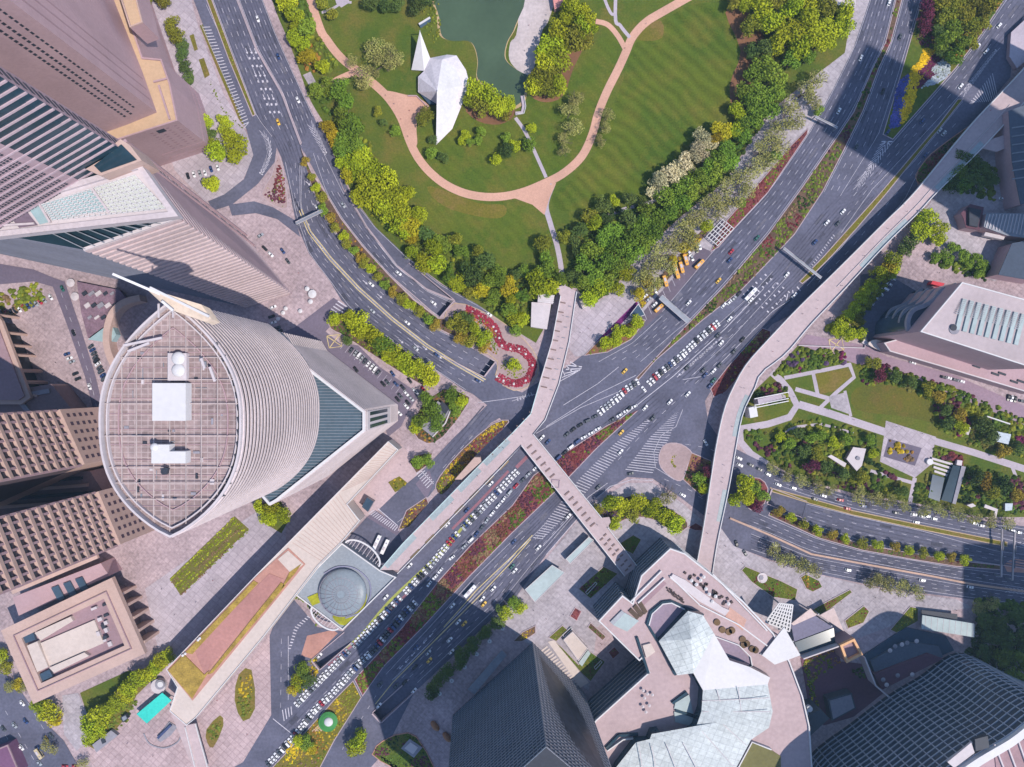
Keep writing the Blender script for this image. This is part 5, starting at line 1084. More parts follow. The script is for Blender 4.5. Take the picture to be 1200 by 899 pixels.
# ---------------------------------------------------------------- convention hall on the right
def hall():
    z = 55.0; o = [(1126, 331), (1210, 354), (1210, 432), (1077, 389)]; w = xy(o, z); c = cen(w)
    t = empty('convention_hall', (c[0], c[1], 0), 'pale flat roof hall with nine louvre strips and a dark curved front', 'hall')
    MB().prism(w, 0, z).build('body', PINKST, t); MB().prism(w, z, z + .6).build('roof', mat('pale_mauve_roof', (.42, .355, .37), .8, .1, .04, .06, .4), t); parapet(t, w, z + .6, .8, .7, WHITE)
    for k in range(9):
        x, y = 1128 + k * 8.6, 350 + k * 2.2; p = [(x, y), (x + 4.6, y + 1), (x - 4.4, y + 37), (x - 9, y + 36)]
        MB().prism(xy(p, z + 1), z + .6, z + 1.5).build('louvre_strip', GLASSC, t)
        for j in range(9): MB().bar(P(x - j * 1.0, y + 1 + j * 2, z + 1.7), P(x + 4.6 - j * 1.0, y + 2 + j * 2, z + 1.7), .5, .3).build('louvre_blade', STEEL, t)
    MB().cyl(P(1118, 386, z + .6), 3.2, .5, 20).build('roof_hatch', CONC, t); MB().cyl(P(1117, 384, z + 1.0), 2.0, .6, 16).build('roof_fan', DARK, t)
    cur = smooth([(1122, 333), (1106, 340), (1096, 352), (1086, 358), (1070, 366), (1064, 378), (1066, 390), (1080, 392), (1105, 372)], True, 4); MB().prism(xy(cur, 40), 0, 40).build('curved_front', GLASSB, t)
    rimp = smooth([(1116, 336), (1103, 341), (1095, 351), (1084, 358), (1070, 364), (1064, 376), (1065, 388)], False, 5); MB().prism(ribbon(xy(rimp, 40.5), 2.6), 39, 41.2).build('curved_cornice', CONC, t)
    for i, k in enumerate((8, 16, 24)):
        st = [(x - k, y - k * .15 + (k * .1)) for x, y in rimp[4:]]; zt = (30, 20, 10)[i]; MB().prism(ribbon(xy(st, zt), 2.0), zt - 2, zt).build('tier_rail', CONC, t); MB().prism(xy(st + [(1100, 392), (1130, 345)], zt - 1), 0, zt - 1).build('tier', GLASS, t)
    zz = 15.0; w2 = xy([(1035, 402), (1078, 390), (1210, 433), (1210, 462), (1110, 432), (1042, 412)], zz); MB().prism(w2, 4, zz).build('terrace', PINKST, t); parapet(t, w2, zz, 1.0, .8, OFFW)
    MB().prism(xy([(1054, 398), (1073, 394), (1115, 409), (1100, 413)], zz + .2), zz, zz + .25).build('terrace_glass', GLASS, t)
    for k in range(7): MB().box(P(1130 + k * 11 + (k % 2) * 3, 420 + k * 4.5 + (k % 2) * 5, zz), 5, 1.4, .8, -.33).build('terrace_bench', DARK, t)
    for k in range(16): MB().cyl(P(1052 + k * 10.2, 414 + k * 3.0), .7, 4.2, 8).build('column', OFFW, t)
    cur = smooth([(1018, 404), (1026, 398), (1040, 402), (1070, 414), (1040, 413)], True, 4); MB().prism(xy(cur, 6), 4.6, 6).build('entrance_canopy', CREAM, t)
    for a, l in (((1015, 397), 'small white gatehouse roof at the drop-off corner'),):
        o2 = MB().prism(xy([(1010, 402), (1014, 396), (1019, 405)], 3), 0, 3.0).build('gatehouse', OFFW); tag(o2, l, 'gatehouse')
    m = MB(); m.prism(xy([(1093, 329), (1107, 332), (1105, 336), (1091, 333)], 5), 0, 5).build('porch', RED, t)
hall()
def garden_buildings():
    def small(px, z, m, name, label, cat='pavilion', roofm=None):
        w = xy(px, z); t = empty(name, (w[0][0], w[0][1], 0), label, cat); MB().prism(inset(w, .3), 0, z - .4).build('walls', PINKST, t); MB().prism(w, z - .4, z).build('roof', m, t); return t
    t = small([(992, 538), (1000, 524), (1015, 526), (1010, 546), (1004, 552)], 5, OFFW, 'garden_pavilion', 'white angular pavilion among garden shrubs right of the footbridge')
    MB().prism(xy([(970, 535), (974, 533), (992, 543), (990, 548)], 3), 0, 3).build('terrace', OFFW, t); MB().cyl(P(1005, 537, 5), 1.4, .8).build('roof_fan', CONC, t)
    small([(1165, 505), (1185, 509), (1182, 521), (1163, 516)], 5, mat('pale_blue_roof', (.46, .52, .58)), 'garden_house', 'pale blue flat roof in the dark thicket of the right garden', 'house')
    small([(1132, 500), (1138, 501), (1135, 510), (1130, 508)], 4, OFFW, 'garden_hut', 'small white hut roof between red shrubs and the thicket', 'hut')
    small([(1178, 590), (1187, 590), (1186, 598), (1178, 599)], 4, mat('pale_blue_roof', (.46, .52, .58)), 'garden_hut', 'small pale blue hut roof near the road, right edge', 'hut')
    small([(1133, 592), (1140, 590), (1144, 593), (1138, 595)], 4, OFFW, 'garden_hut', 'tiny white hut roof in the thicket by the road', 'hut')
    o = MB().prism(ribbon(xy([(1154, 593), (1168, 598), (1165, 608)], 4), 2.4), 3.2, 4).build('pergola', OFFW); tag(o, 'bent white pergola beside the road, right edge', 'pergola')
    o = MB().prism(ribbon(xy([(1157, 488), (1184, 497)], 3), .8), 0, 3).build('garden_wall', WHITE); tag(o, 'thin white garden wall above the pale blue roof', 'wall')
    t = empty('sunken_court', P(1105, 565), 'sunken dark blue glass court with white stairs in the right garden', 'court')
    MB().prism(xy([(1117, 545), (1131, 548), (1119, 590), (1103, 586)], 3), 0, 3).build('glass_roof', GLASS, t); MB().prism(xy([(1127, 546), (1132, 547), (1120, 591), (1116, 590)], 3.6), 0, 3.6).build('edge_wall', CONC, t)
    MB().prism(xy([(1093, 556), (1107, 560), (1101, 588), (1088, 583)], 2.2), 0, 2.2).build('glass_roof', GLASSB, t)
    for k in range(4): MB().prism(xy([(1092 + k * 1.2, 536 + k * 5), (1116 + k * .2, 543 + k * 5), (1115.5 + k * .2, 545.5 + k * 5), (1091.5 + k * 1.2, 538.5 + k * 5)], 1), 0, 1.6 - k * .3).build('stair_tread', OFFW, t)
    MB().cyl(P(1088, 541), 2.2, 2.0, 16).build('round_skylight', WHITE, t); MB().prism(xy([(1122, 539), (1128, 540), (1127, 546), (1121, 545)], 3), 0, 3).build('lift_head', OFFW, t)
    # top right, in the shade
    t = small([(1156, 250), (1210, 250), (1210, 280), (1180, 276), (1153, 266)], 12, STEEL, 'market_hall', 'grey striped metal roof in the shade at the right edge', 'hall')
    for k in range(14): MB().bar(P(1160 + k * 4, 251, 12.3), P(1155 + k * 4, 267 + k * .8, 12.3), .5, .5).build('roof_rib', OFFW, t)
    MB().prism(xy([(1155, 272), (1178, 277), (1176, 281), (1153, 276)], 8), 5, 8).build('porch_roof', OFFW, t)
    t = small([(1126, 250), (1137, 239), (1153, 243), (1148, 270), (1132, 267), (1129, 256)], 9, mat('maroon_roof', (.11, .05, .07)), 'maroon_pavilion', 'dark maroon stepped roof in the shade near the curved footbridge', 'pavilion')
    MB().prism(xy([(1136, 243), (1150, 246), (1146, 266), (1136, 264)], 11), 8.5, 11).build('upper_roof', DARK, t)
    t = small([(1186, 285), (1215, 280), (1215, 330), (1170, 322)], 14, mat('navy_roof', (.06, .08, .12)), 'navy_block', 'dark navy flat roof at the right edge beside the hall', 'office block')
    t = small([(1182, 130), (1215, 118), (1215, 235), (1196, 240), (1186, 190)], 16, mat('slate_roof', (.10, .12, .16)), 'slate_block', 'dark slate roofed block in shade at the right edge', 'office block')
    for k in range(7): MB().bar(P(1186, 150 + k * 10, 16.3), P(1212, 146 + k * 10, 16.3), .8, .6).build('roof_rib', STEEL, t)
    t = small([(1185, 38), (1215, 10), (1215, 60), (1192, 80), (1183, 66)], 4, PATHG, 'corner_terrace', 'pinkish kerbed terrace at the top right corner', 'terrace')
    # top edge by the avenue
    small([(975, -10), (1004, -8), (1002, 11), (985, 8), (972, 2)], 6, OFFW, 'park_gatehouse', 'pale roof by the top edge between wood and avenue', 'gatehouse')
    small([(647, -6), (662, -8), (660, 6), (650, 11)], 5, mat('coral_roof', (.60, .26, .24)), 'park_kiosk', 'coral pink kiosk roof beside the sandy plaza', 'kiosk')
garden_buildings()
# ---------------------------------------------------------------- tent in the park
def tent():
    t = empty('tent_pavilion', P(515, 105), 'white tensile tent pavilion with pointed sails beside the pond', 'tent')
    T = lambda x, y, z: P(x, y, z)
    A, B, Cc, D = T(492, 36, 15), T(482, 82, 1.5), T(497, 83, 4), T(504, 68, 5)
    E, F, G = T(518, 70, 10), T(512, 107, 15), T(511, 170, 1.0)
    I_, J, K, L_ = T(534, 80, 7), T(542, 100, 6), T(533, 116, 7), T(527, 140, 4)
    M_, N_, O_, Q_, S_, U_ = T(524, 64, 4), T(535, 65, 3.5), T(546, 82, 2.5), T(551, 101, 2), T(542, 121, 2.5), T(530, 151, 1.5)
    def sail(name, tris, m=WHITE, th=.12):
        mb = MB()
        for tr in tris: mb.poly(tr); mb.poly([p - Vector((0, 0, th)) for p in tr[::-1]])
        mb.build(name, m, t)
    sail('spire_sail', [[A, B, Cc], [A, Cc, D]]); sail('main_sail', [[E, I_, J, F], [F, J, K], [F, K, L_], [F, L_, G]], mat('tent_cloth', (.58, .57, .58), .75, .08, .08, .07, .5))
    sail('side_sail', [[D, E, F], [D, F, Cc], [Cc, F, T(490, 90, 4)], [T(490, 90, 4), F, T(512, 122, 4), T(490, 108, 3)]], mat('tent_cloth_grey', (.62, .58, .62), .7))
    sail('outer_sail', [[D, M_, E], [E, M_, N_, I_], [I_, N_, O_, J], [J, O_, Q_], [J, Q_, K], [K, Q_, S_], [K, S_, U_, L_], [L_, U_, G]], mat('tent_cloth_grey', (.62, .58, .62), .7))
    MB().bar(P(518, 72), F, .5, .5).build('mast', STEEL, t); MB().bar(P(492, 40), A, .5, .5).build('mast', STEEL, t); MB().bar(P(512, 150), G, .3, .3).build('mast', STEEL, t)
    MB().prism(xy([(490, 108), (500, 104), (512, 122), (503, 123)], 1), 0, 2.6).build('stage_wall', GLASSB, t); MB().prism(ribbon(xy([(478, 112), (488, 112), (498, 122), (502, 125)], 1), .8), 0, 1.0).build('stage_rim', PINKST, t)
    tb = empty('lakeside_board', P(497, 26), 'dark tilted board with white edge beside the tent spire', 'board')
    MB().loft([P(491, 29, 2), P(504, 21, 2), P(505, 25, .4), P(493, 33, .4)], [P(491, 29, 2.3), P(504, 21, 2.3), P(505, 25, .7), P(493, 33, .7)]).build('panel', GLASSB, tb); MB().bar(P(491, 28.6, 2.2), P(504, 20.6, 2.2), 1.3, .5).build('top_edge', WHITE, tb)
    for x, y in ((493, 31), (503, 24)): MB().cyl(P(x, y), .15, 1.2, 8).build('leg', STEEL, tb)
    br = empty('pond_bridge', P(612, 122), 'small white railed boardwalk at the lower corner of the pond', 'boardwalk')
    p = [(604, 133), (612, 132), (614, 124), (612, 112)]; MB().prism(ribbon(xy(p, 1), 2.4), .6, 1.0).build('deck', PATHG, br); MB().prism(ribbon(xy([(x + 2.2, y + 1) for x, y in p], 1), .4), 1.0, 2).build('railing', WHITE, br)
tent()

# ---------------------------------------------------------------- mall with faceted white roof
def mall():
    z = 30.0; o = [(701, 727), (729, 697), (741, 706), (751, 674), (785, 642), (802, 648), (835, 674), (870, 704), (906, 742), (925, 775), (940, 815), (948, 850), (952, 910), (640, 915), (698, 843), (760, 787), (752, 771), (749, 774)]
    w = xy(o, z); c = cen(w); t = empty('shopping_mall', (c[0], c[1], 0), 'mall with folded white roof rising above pink roof terraces', 'shopping mall')
    MB().prism(w, 0, z).build('body', GLASSB, t); MB().poly(lift(inset(w, .3), z + .1)).build('terrace', mat('pink_terrace_tiles', (.42, .32, .33), .85, .1, .04, .08, .4), t)
    bands(t, lift(w, 0), lift(w, z), 6, .22, .35, STEEL, c, True); parapet(t, w, z + .05, 1.3, .8, WHITE)
    zr = 40.0; T = lambda x, y, zz: P(600 + x / 4, 674 + y / 4, zz)
    f1 = [T(825, 168, 37), T(895, 188, 39), T(948, 275, 41), T(850, 460, 40), T(775, 470, 37), T(688, 310, 35)]
    apex = T(840, 300, 43)
    mb = MB()
    for i in range(6): mb.poly([f1[i], f1[(i + 1) % 6], apex])
    mb.build('roof_facet', PANELW, t)
    mb = MB(); f2 = [T(948, 275, 41), T(1020, 400, 40), T(1112, 430, 38), T(1210, 480, 37), T(1199, 512, 38), T(895, 540, 40), T(850, 460, 40)]; mb.poly([f2[0], f2[1], f2[5], f2[6]]); mb.poly([f2[1], f2[2], f2[4], f2[5]]); mb.poly([f2[2], f2[3], f2[4]]); mb.build('roof_facet', WHITE, t)
    RW = PANEL
    f3 = [T(895, 540, 40), T(1199, 512, 38), T(1222, 640, 37), T(1205, 715, 36.5), T(1120, 772, 36.5), T(1050, 905, 36), T(1040, 940, 36), T(470, 940, 37), T(490, 899, 37), T(580, 785, 38), T(640, 785, 38.5), T(655, 745, 38.5), T(690, 740, 38.8), T(722, 790, 38.8), T(800, 780, 39), T(860, 720, 39.5), T(888, 640, 40)]
    mb = MB(); hub = T(960, 690, 41.5)
    for i in range(len(f3)): mb.poly([f3[i], f3[(i + 1) % len(f3)], hub])
    mb.build('roof_facet', RW, t)
    skirt = MB()
    for ring in (f1, f3, f2):
        for i in range(len(ring)):
            a, b = ring[i], ring[(i + 1) % len(ring)]; skirt.quad(Vector((a.x, a.y, z)), Vector((b.x, b.y, z)), b - Vector((0, 0, .1)), a - Vector((0, 0, .1)))
    skirt.build('roof_skirt', GLASS, t)
    for a, b in (((895, 640), (1210, 640)), ((880, 720), (1040, 899)), ((800, 785), (880, 930)), ((722, 792), (780, 930)), ((655, 800), (680, 930)), ((595, 795), (615, 930)), ((990, 700), (1100, 800)), ((960, 540), (990, 640)), ((1060, 528), (1075, 640)), ((890, 590), (1205, 575))):
        MB().bar(T(*a, 40.6), T(*b, 39.6), .35, .4).build('roof_seam', OFFW, t)
    # sunken edges, skylights, furniture on the terraces
    k = T
    def slab(pts, h, m, name, z0=z): MB().prism([tuple(T(*p, z0 + h)[:2]) for p in pts], z0 + .12, z0 + h).build(name, m, t)
    slab([(640, 235), (655, 180), (705, 130), (740, 125), (815, 165), (700, 300), (690, 310)], .3, mat('lilac_tiles', (.27, .21, .27), .8), 'lower_terrace'); MB().prism(ribbon([tuple(T(*p, z)[:2]) for p in ((765, 465), (690, 320), (632, 225), (650, 170), (705, 125), (745, 120), (895, 185))], 1.6), z + .1, z + 1.6).build('glass_edge', GLASS, t)
    MB().prism(ribbon([tuple(T(*p, z)[:2]) for p in ((640, 232), (655, 178), (705, 132), (745, 127), (812, 160))], .7), z + .1, z + 1.9).build('terrace_rail', WHITE, t)
    slab([(945, 290), (1060, 330), (1110, 385), (1120, 430), (1020, 400)], .3, mat('lilac_tiles', (.27, .21, .27)), 'lower_terrace'); MB().prism(ribbon([tuple(T(*p, z)[:2]) for p in ((950, 285), (1060, 325), (1115, 380), (1125, 435))], .6), z + .1, z + 1.6).build('terrace_rail', WHITE, t)
    slab([(475, 235), (525, 175), (595, 215), (540, 265)], .9, GLASSC, 'skylight'); slab([(460, 220), (515, 165), (528, 178), (475, 235)], 1.2, STEEL, 'skylight_frame'); slab([(765, 600), (830, 560), (850, 650), (760, 628)], 1.0, GLASSC, 'skylight'); slab([(760, 640), (865, 672), (850, 710), (765, 690)], 1.0, GLASSC, 'skylight'); slab([(612, 330), (650, 320), (672, 360), (630, 390)], 1.6, CREAM, 'roof_hut')
    for a, b in (((585, 290), (640, 460)), ((750, 600), (820, 548)), ((765, 632), (865, 665)), ((850, 470), (890, 540)), ((890, 540), (880, 660)), ((860, 710), (790, 785)), ((440, 812), (500, 750)), ((500, 750), (590, 745)), ((620, 790), (640, 740)), ((720, 785), (850, 715))):
        MB().bar(T(*a, z + .8), T(*b, z + .8), 1.6, 1.8).build('glass_edge', GLASS, t)
    MB().prism(ribbon([tuple(T(*p, z)[:2]) for p in ((445, 818), (520, 765), (580, 760), (585, 780))], .7), z + .1, z + 2).build('terrace_rail', WHITE, t)
    slab([(1060, 905), (1125, 780), (1200, 810), (1260, 850), (1260, 940), (1050, 940)], .8, mat('olive_roof_membrane', (.16, .15, .06), .9), 'green_roof'); MB().prism(ribbon([tuple(T(*p, z)[:2]) for p in ((1050, 905), (1120, 775), (1210, 810))], .8), z, z + 2.4).build('terrace_rail', WHITE, t)
    # upper dining strip
    slab([(755, -5), (815, 25), (985, 150), (1020, 165), (1000, 190), (880, 125), (740, 15)], 1.5, OFFW, 'roof_block'); slab([(1020, 150), (1100, 210), (1080, 260), (1000, 195)], .4, mat('salmon_tiles', (.46, .28, .23)), 'lower_terrace'); slab([(600, 120), (700, 20), (725, 40), (620, 140)], .6, PINKD, 'lower_terrace')
    for a, b in (((740, 5), (880, 140)), ((880, 140), (1060, 230)), ((1060, 230), (1195, 330)), ((940, -5), (1195, 260)), ((555, 125), (700, -20)), ((590, 130), (715, 15))): MB().bar(T(*a, z + .9), T(*b, z + .9), .8, 1.6).build('terrace_rail', WHITE, t)
    for k2 in range(3): slab([(545 + k2 * 22, 170 - k2 * 18), (560 + k2 * 22, 155 - k2 * 18), (600 + k2 * 18, 195 - k2 * 12), (585 + k2 * 18, 210 - k2 * 12)], 1.0, mat('dark_planter', (.10, .07, .05)), 'planter')
    for i in range(26):
        u = i / 25; x = 830 + u * 180 + R.uniform(-22, 22); y = 5 + u * 130 + R.uniform(-22, 18); MB().box(T(x, y, z + .1), 1.6, 1.6, .8, R.uniform(0, 3)).build('table', mat('dark_wood', (.07, .05, .05)), t)
    for i in range(22): x = 730 + (i % 11) * 7 + R.uniform(-4, 4); y = 60 + (i % 11) * 5.5 + (i // 11) * 12; MB().box(T(x, y, z + .1), 1.1, 1.1, .7, R.uniform(0, 3)).build('table', mat('dark_wood', (.07, .05, .05)), t)
    for i, (x, y) in enumerate(((960, 220), (985, 255), (1015, 265), (1030, 258), (1080, 300), (1100, 320), (1125, 345), (1085, 325), (1140, 350))): MB().cyl(T(x, y, z + .1), 2.2, .9, 12).build('round_planter', mat('brown_shrub', (.14, .09, .05), .9, .3), t)
    pk = 0
    spots = [(838, 22), (860, 40), (905, 60), (880, 20), (950, 95), (920, 85), (1010, 130), (935, 120), (895, 5)]
    for x, y in spots: pk += 1; parasol(T(x, y, z + .1), 2.4, WHITE, 'white parasol on the upper dining terrace of the mall, ' + nth(pk) + ' from the footbridge side', 'dining terrace parasols')
    for i, (x, y) in enumerate(((612, 535), (632, 550), (655, 555), (618, 570), (610, 610), (640, 605), (625, 635))): parasol(T(x, y, z + .1), 2.2, OFFW, 'cream parasol in the cluster on the mall lower terrace, ' + nth(i + 1) + ' from the top', 'lower terrace parasols')
    # canopies on the right of the mall
    def canopy(name, pts, zz, m, label, cat='canopy', th=.8):
        tt = empty(name, P(*pts[0]), label, cat); w = xy([p[:2] for p in pts], zz); MB().prism(w, zz - th, zz).build('roof', m, tt)
        for p in w[::2]: MB().cyl((p[0] * .998, p[1] * .998, 0), .5, zz - th, 8).build('column', STEEL, tt)
        return tt
    canopy('folded_canopy', [(893, 768), (919, 735), (938, 768), (908, 779)], 32, WHITE, 'bright white triangular canopy at the right corner of the mall')
    tt = canopy('lattice_canopy', [(913, 707), (929, 709), (925, 740), (897, 729)], 14, mat('navy_glass', (.05, .07, .11), .3), 'white lattice canopy over dark glass above the white triangle')
    for i in range(8):
        u = i / 7; MB().bar(P(913 - 16 * u, 707 + 22 * u, 14.4), P(929 - 4 * u, 709 + 31 * u, 14.4), .9, .5).build('lattice_bar', WHITE, tt); MB().bar(P(913 + 16 * u, 707 + 2 * u, 14.5), P(897 + 28 * u, 729 + 11 * u, 14.5), .9, .5).build('lattice_bar', WHITE, tt)
    canopy('glass_canopy', [(927, 732), (955, 722), (976, 735), (931, 752)], 12, mat('mauve_glass', (.17, .16, .23), .75), 'folded mauve glass canopy between white triangle and pale triangle'); canopy('glass_canopy', [(931, 753), (977, 736), (979, 753), (938, 767)], 10, GLASS, 'dark glass canopy below the folded mauve canopy')
    canopy('pale_triangle', [(961, 721), (977, 712), (989, 740)], 9, mat('peach_panel', (.58, .46, .44)), 'pale peach triangular canopy beside a red and green bed'); canopy('peach_strip', [(927, 731), (950, 713), (957, 721), (930, 733)], 12.3, mat('peach_panel', (.58, .46, .44)), 'narrow peach canopy edge next to the lattice canopy')
    tt = empty('roof_frame_box', P(984, 756), 'square orange framed light well beside the terrace garden', 'light well'); w2 = xy([(984, 756), (1001, 748), (1011, 767), (992, 777)], 16); MB().prism(w2, 0, 14).build('body', PINKD, tt); parapet(tt, w2, 14, 2.5, 1.6, mat('orange_frame', (.66, .38, .20)), 'frame')
    for a, b in (((1009, 767), (1022, 800)), ((1022, 800), (1038, 814)), ((938, 769), (980, 754))): 
        tt2 = MB().bar(P(*a, 10), P(*b, 10), .8, 10).build('terrace_wall', OFFW); tag(tt2, {1009: 'white wall running down from the orange framed light well', 1022: 'white wall kinking towards the shaded tower foot', 938: 'white wall above the small terrace garden'}[a[0]], 'wall')
def parasol(p, d, m, label, group):
    t = empty('parasol', p, label, 'parasol', group); MB().cyl((0, 0, 0), .06, 2.4, 6).build('pole', STEEL, t, (0, 0, 0)); MB().cyl((0, 0, 2.2), d / 2, .55, 10, .08).build('canopy', m, t, (0, 0, 0)); return t
mall()
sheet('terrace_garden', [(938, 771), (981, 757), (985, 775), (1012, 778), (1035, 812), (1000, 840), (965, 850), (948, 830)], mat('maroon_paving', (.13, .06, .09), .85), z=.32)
fill_shrubs('terrace_planting', [(940, 772), (978, 760), (984, 776), (962, 790), (952, 800)], [OR, G1, BR, G3], .3, (.5, 1.1), .4, 71); fill_shrubs('terrace_planting', [(940, 775), (948, 772), (960, 830), (952, 832)], [G3, YE, G1], .5, (.5, 1.0), .4, 72); fill_shrubs('terrace_planting', [(995, 785), (1012, 782), (1016, 795), (1000, 792)], [G2, G4], .4, (.5, 1.2), .4, 73)
for i, (x, y) in enumerate(((931, 840), (936, 837), (942, 834), (947, 829))):
    t = tag(MB().cyl(P(x, y, 18), 2.0, 2.6, 18).build('roof_tank', WHITE), 'white round tank in a diagonal row of four, ' + nth(i + 1) + ' from the mall side', 'tank', 'row of round tanks'); MB().cyl(P(x, y, 20.6), .9, .3, 14).build('lid', STEEL, t)
def annex():
    w = xy([(915, 850), (962, 832), (972, 842), (950, 862), (945, 884), (922, 872)], 18); t = empty('dark_annex', (w[0][0], w[0][1], 0), 'dark slatted low block between the mall roof and the curved grid tower', 'office block')
    MB().prism(w, 0, 18).build('body', mat('charcoal_panel', (.06, .075, .095)), t)
    for k in range(5): MB().bar(P(924 + k * 5, 852 - k * 3, 18.2), P(930 + k * 5, 870 - k * 4, 18.2), .5, .4).build('roof_rib', STEEL, t)
    w = xy([(970, 820), (998, 812), (1003, 830), (975, 845)], 8); t = empty('low_block', (w[0][0], w[0][1], 0), 'small dark roof on the maroon terrace by the grid tower', 'office block'); MB().prism(w, 0, 8).build('body', mat('charcoal_panel', (.06, .075, .095)), t); MB().prism(inset(w, 1), 8, 8.4).build('roof', CONC, t)
annex()

# ---------------------------------------------------------------- curved grid tower, bottom right
def grid_tower():
    z0, z1 = .3, 84.0; f = 480 / (480 - z1)
    base = smooth([(930, 930), (950, 884), (996, 848), (1040, 815), (1078, 792), (1120, 765), (1165, 783), (1210, 806), (1300, 860)], False, 5)
    B = [P(x, y, z0) for x, y in base]; T = [Vector((p.x, p.y, z1)) for p in B]; c = (P(1160, 1000)[0], P(1160, 1000)[1])
    t = empty('grid_tower', (c[0], c[1], 0), 'dark curved tower with a pale facade grid, bottom right corner', 'tower')
    wall('curtain_wall', B, T, mat('navy_tower_glass', (.035, .055, .085), .25), t); bands(t, B, T, 20, .15, .5, mat('slate_grid', (.36, .40, .48), .6), c)
    n = len(B); mb = MB()
    for i in range(n):
        a = B[i]; d = Vector((a.x - c[0], a.y - c[1], 0)).normalized() * .5
        mb.bar(a + d, Vector((a.x, a.y, z1)) + d, .45, .45)
    m = mb.build('mullions', mat('slate_grid', (.26, .28, .34)), t); m['kind'] = 'stuff'
    w = [tuple(p[:2]) for p in B] + [tuple(P(1400, 1300)[:2]), tuple(P(900, 1300)[:2])]
    MB().prism(w, z1 - .5, z1).build('roof', PINKST, t); parapet(t, w, z1, 2.5, 4.5, WHITE)
    m = MB()
    for k in range(7):
        a, b = (1165 + k * 14, 872 - k * 2), (1178 + k * 14, 905); m.bar(P(*a, z1 + 1), P(*b, z1 + 1), .8, 1.2)
    m.build('roof_rib', OFFW, t); MB().prism(xy([(1142, 866), (1157, 862), (1159, 876), (1143, 880)], z1 + 2), z1, z1 + 2.4).build('lift_house', DARK, t)
    MB().prism(xy([(1110, 893), (1138, 870), (1142, 882), (1118, 900)], z1 + 1), z1, z1 + 1.2).build('roof_tray', OFFW, t); MB().prism(xy([(1165, 878), (1215, 862), (1215, 910), (1168, 910)], z1 + .3), z1, z1 + .5).build('roof_terrace', mat('mauve_terrace', (.34, .22, .24)), t)
    # tiers at the foot, in shade
    t2 = empty('stepped_terrace', P(1060, 760), 'shaded dark stepped terrace at the foot of the curved grid tower', 'terrace')
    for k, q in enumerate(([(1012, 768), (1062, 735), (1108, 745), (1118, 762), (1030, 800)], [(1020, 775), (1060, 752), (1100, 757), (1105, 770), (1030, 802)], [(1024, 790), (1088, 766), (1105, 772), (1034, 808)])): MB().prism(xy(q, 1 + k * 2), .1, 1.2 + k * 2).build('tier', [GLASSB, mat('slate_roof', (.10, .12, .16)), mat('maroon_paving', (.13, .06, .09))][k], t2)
    sp = [(1041, 761), (1047, 756), (1055, 754), (1061, 752), (1072, 750), (1033, 795), (1037, 801), (1050, 790), (1067, 789)]
    for i, (x, y) in enumerate(sp): parasol(P(x, y, 3.2 if i < 5 else 5.3), 3.2, CONC if i % 2 else OFFW, 'grey parasol on the shaded stepped terrace, ' + nth(i + 1) + ' from the top', 'shaded terrace parasols')
    w = xy([(1081, 721), (1142, 731), (1142, 747), (1080, 737)], 6); t3 = empty('station_canopy', (w[0][0], w[0][1], 0), 'pale teal flat canopy by the road above the grid tower', 'canopy')
    MB().prism(w, 5.2, 6).build('roof', GLASSC, t3); MB().prism(xy([(1080, 715), (1122, 720), (1122, 726), (1080, 721)], 4), 3.4, 4).build('rear_roof', DARK, t3)
    for k in range(4): MB().cyl(P(1084 + k * 18, 729 + k * 3), .4, 5.2, 8).build('column', STEEL, t3)
    for k in range(9): MB().bar(P(1085 + k * 7, 722 + k * 1.1, 6.05), P(1084 + k * 7, 737 + k * 1.2, 6.05), .2, .15).build('roof_joint', OFFW, t3)
grid_tower()

# ---------------------------------------------------------------- dark tower, bottom centre
def dark_tower():
    z = 138.0; b = [P(531, 838), P(624, 753), P(684, 811), P(720, 905), P(560, 960)]; w = [tuple(p[:2]) for p in b]; c = cen(w)
    t = empty('dark_tower', (c[0], c[1], 0), 'dark glass tower with fine ribs, bottom centre', 'tower')
    B = b[:4]; tp = [P(520, 985, z), P(640, 876, z), P(735, 956, z), P(775, 1085, z)]; tp = [Vector((p.x, p.y, z)) for p in tp]
    wall('curtain_wall', B[:2], tp[:2], mat('navy_tower_glass', (.035, .055, .085), .25, .4, .05, .45, .3), t); wall('curtain_wall', B[1:], tp[1:], mat('charcoal_glass', (.032, .037, .052), .45, .4, .05, .4, .3), t)
    wall('back_wall', [b[3], b[4], b[0]], [tp[3], P(570, 1150, z), tp[0]], DARK, t)
    bands(t, B[:2], tp[:2], 46, .35, .3, mat('steel_blue_rib', (.17, .21, .27), .5), c); bands(t, B[1:], tp[1:], 40, .4, .35, mat('grey_rib', (.23, .235, .275), .6), c)
    fins(t, [B[0], B[1], tp[1], tp[0]], 26, .22, .4, mat('steel_blue_rib', (.17, .21, .27)), c, 'mullion'); fins(t, [B[1], B[2], tp[2], tp[1]], 18, .22, .4, mat('grey_rib', (.23, .235, .275)), c, 'mullion')
    MB().poly([tp[0], tp[1], tp[2], tp[3], P(570, 1150, z)]).build('roof', DARK, t)
    # lower lobby wing in the shade
    w = xy([(548, 808), (588, 762), (594, 768), (556, 814)], 6); o = empty('lobby_canopy', (w[0][0], w[0][1], 0), 'long grey ribbed canopy in the tower shade beside the avenue', 'canopy'); MB().prism(w, 5.4, 6).build('roof', STEEL, o)
    for k in range(12): MB().bar(P(549 + k * 3.5, 807 - k * 4.0, 6.1), P(556 + k * 3.4, 813 - k * 4.0, 6.1), .25, .2).build('roof_rib', CONC, o)
    for k in range(4): MB().cyl(P(554 + k * 11, 806 - k * 12.5), .4, 5.4, 8).build('column', STEEL, o)
dark_tower()
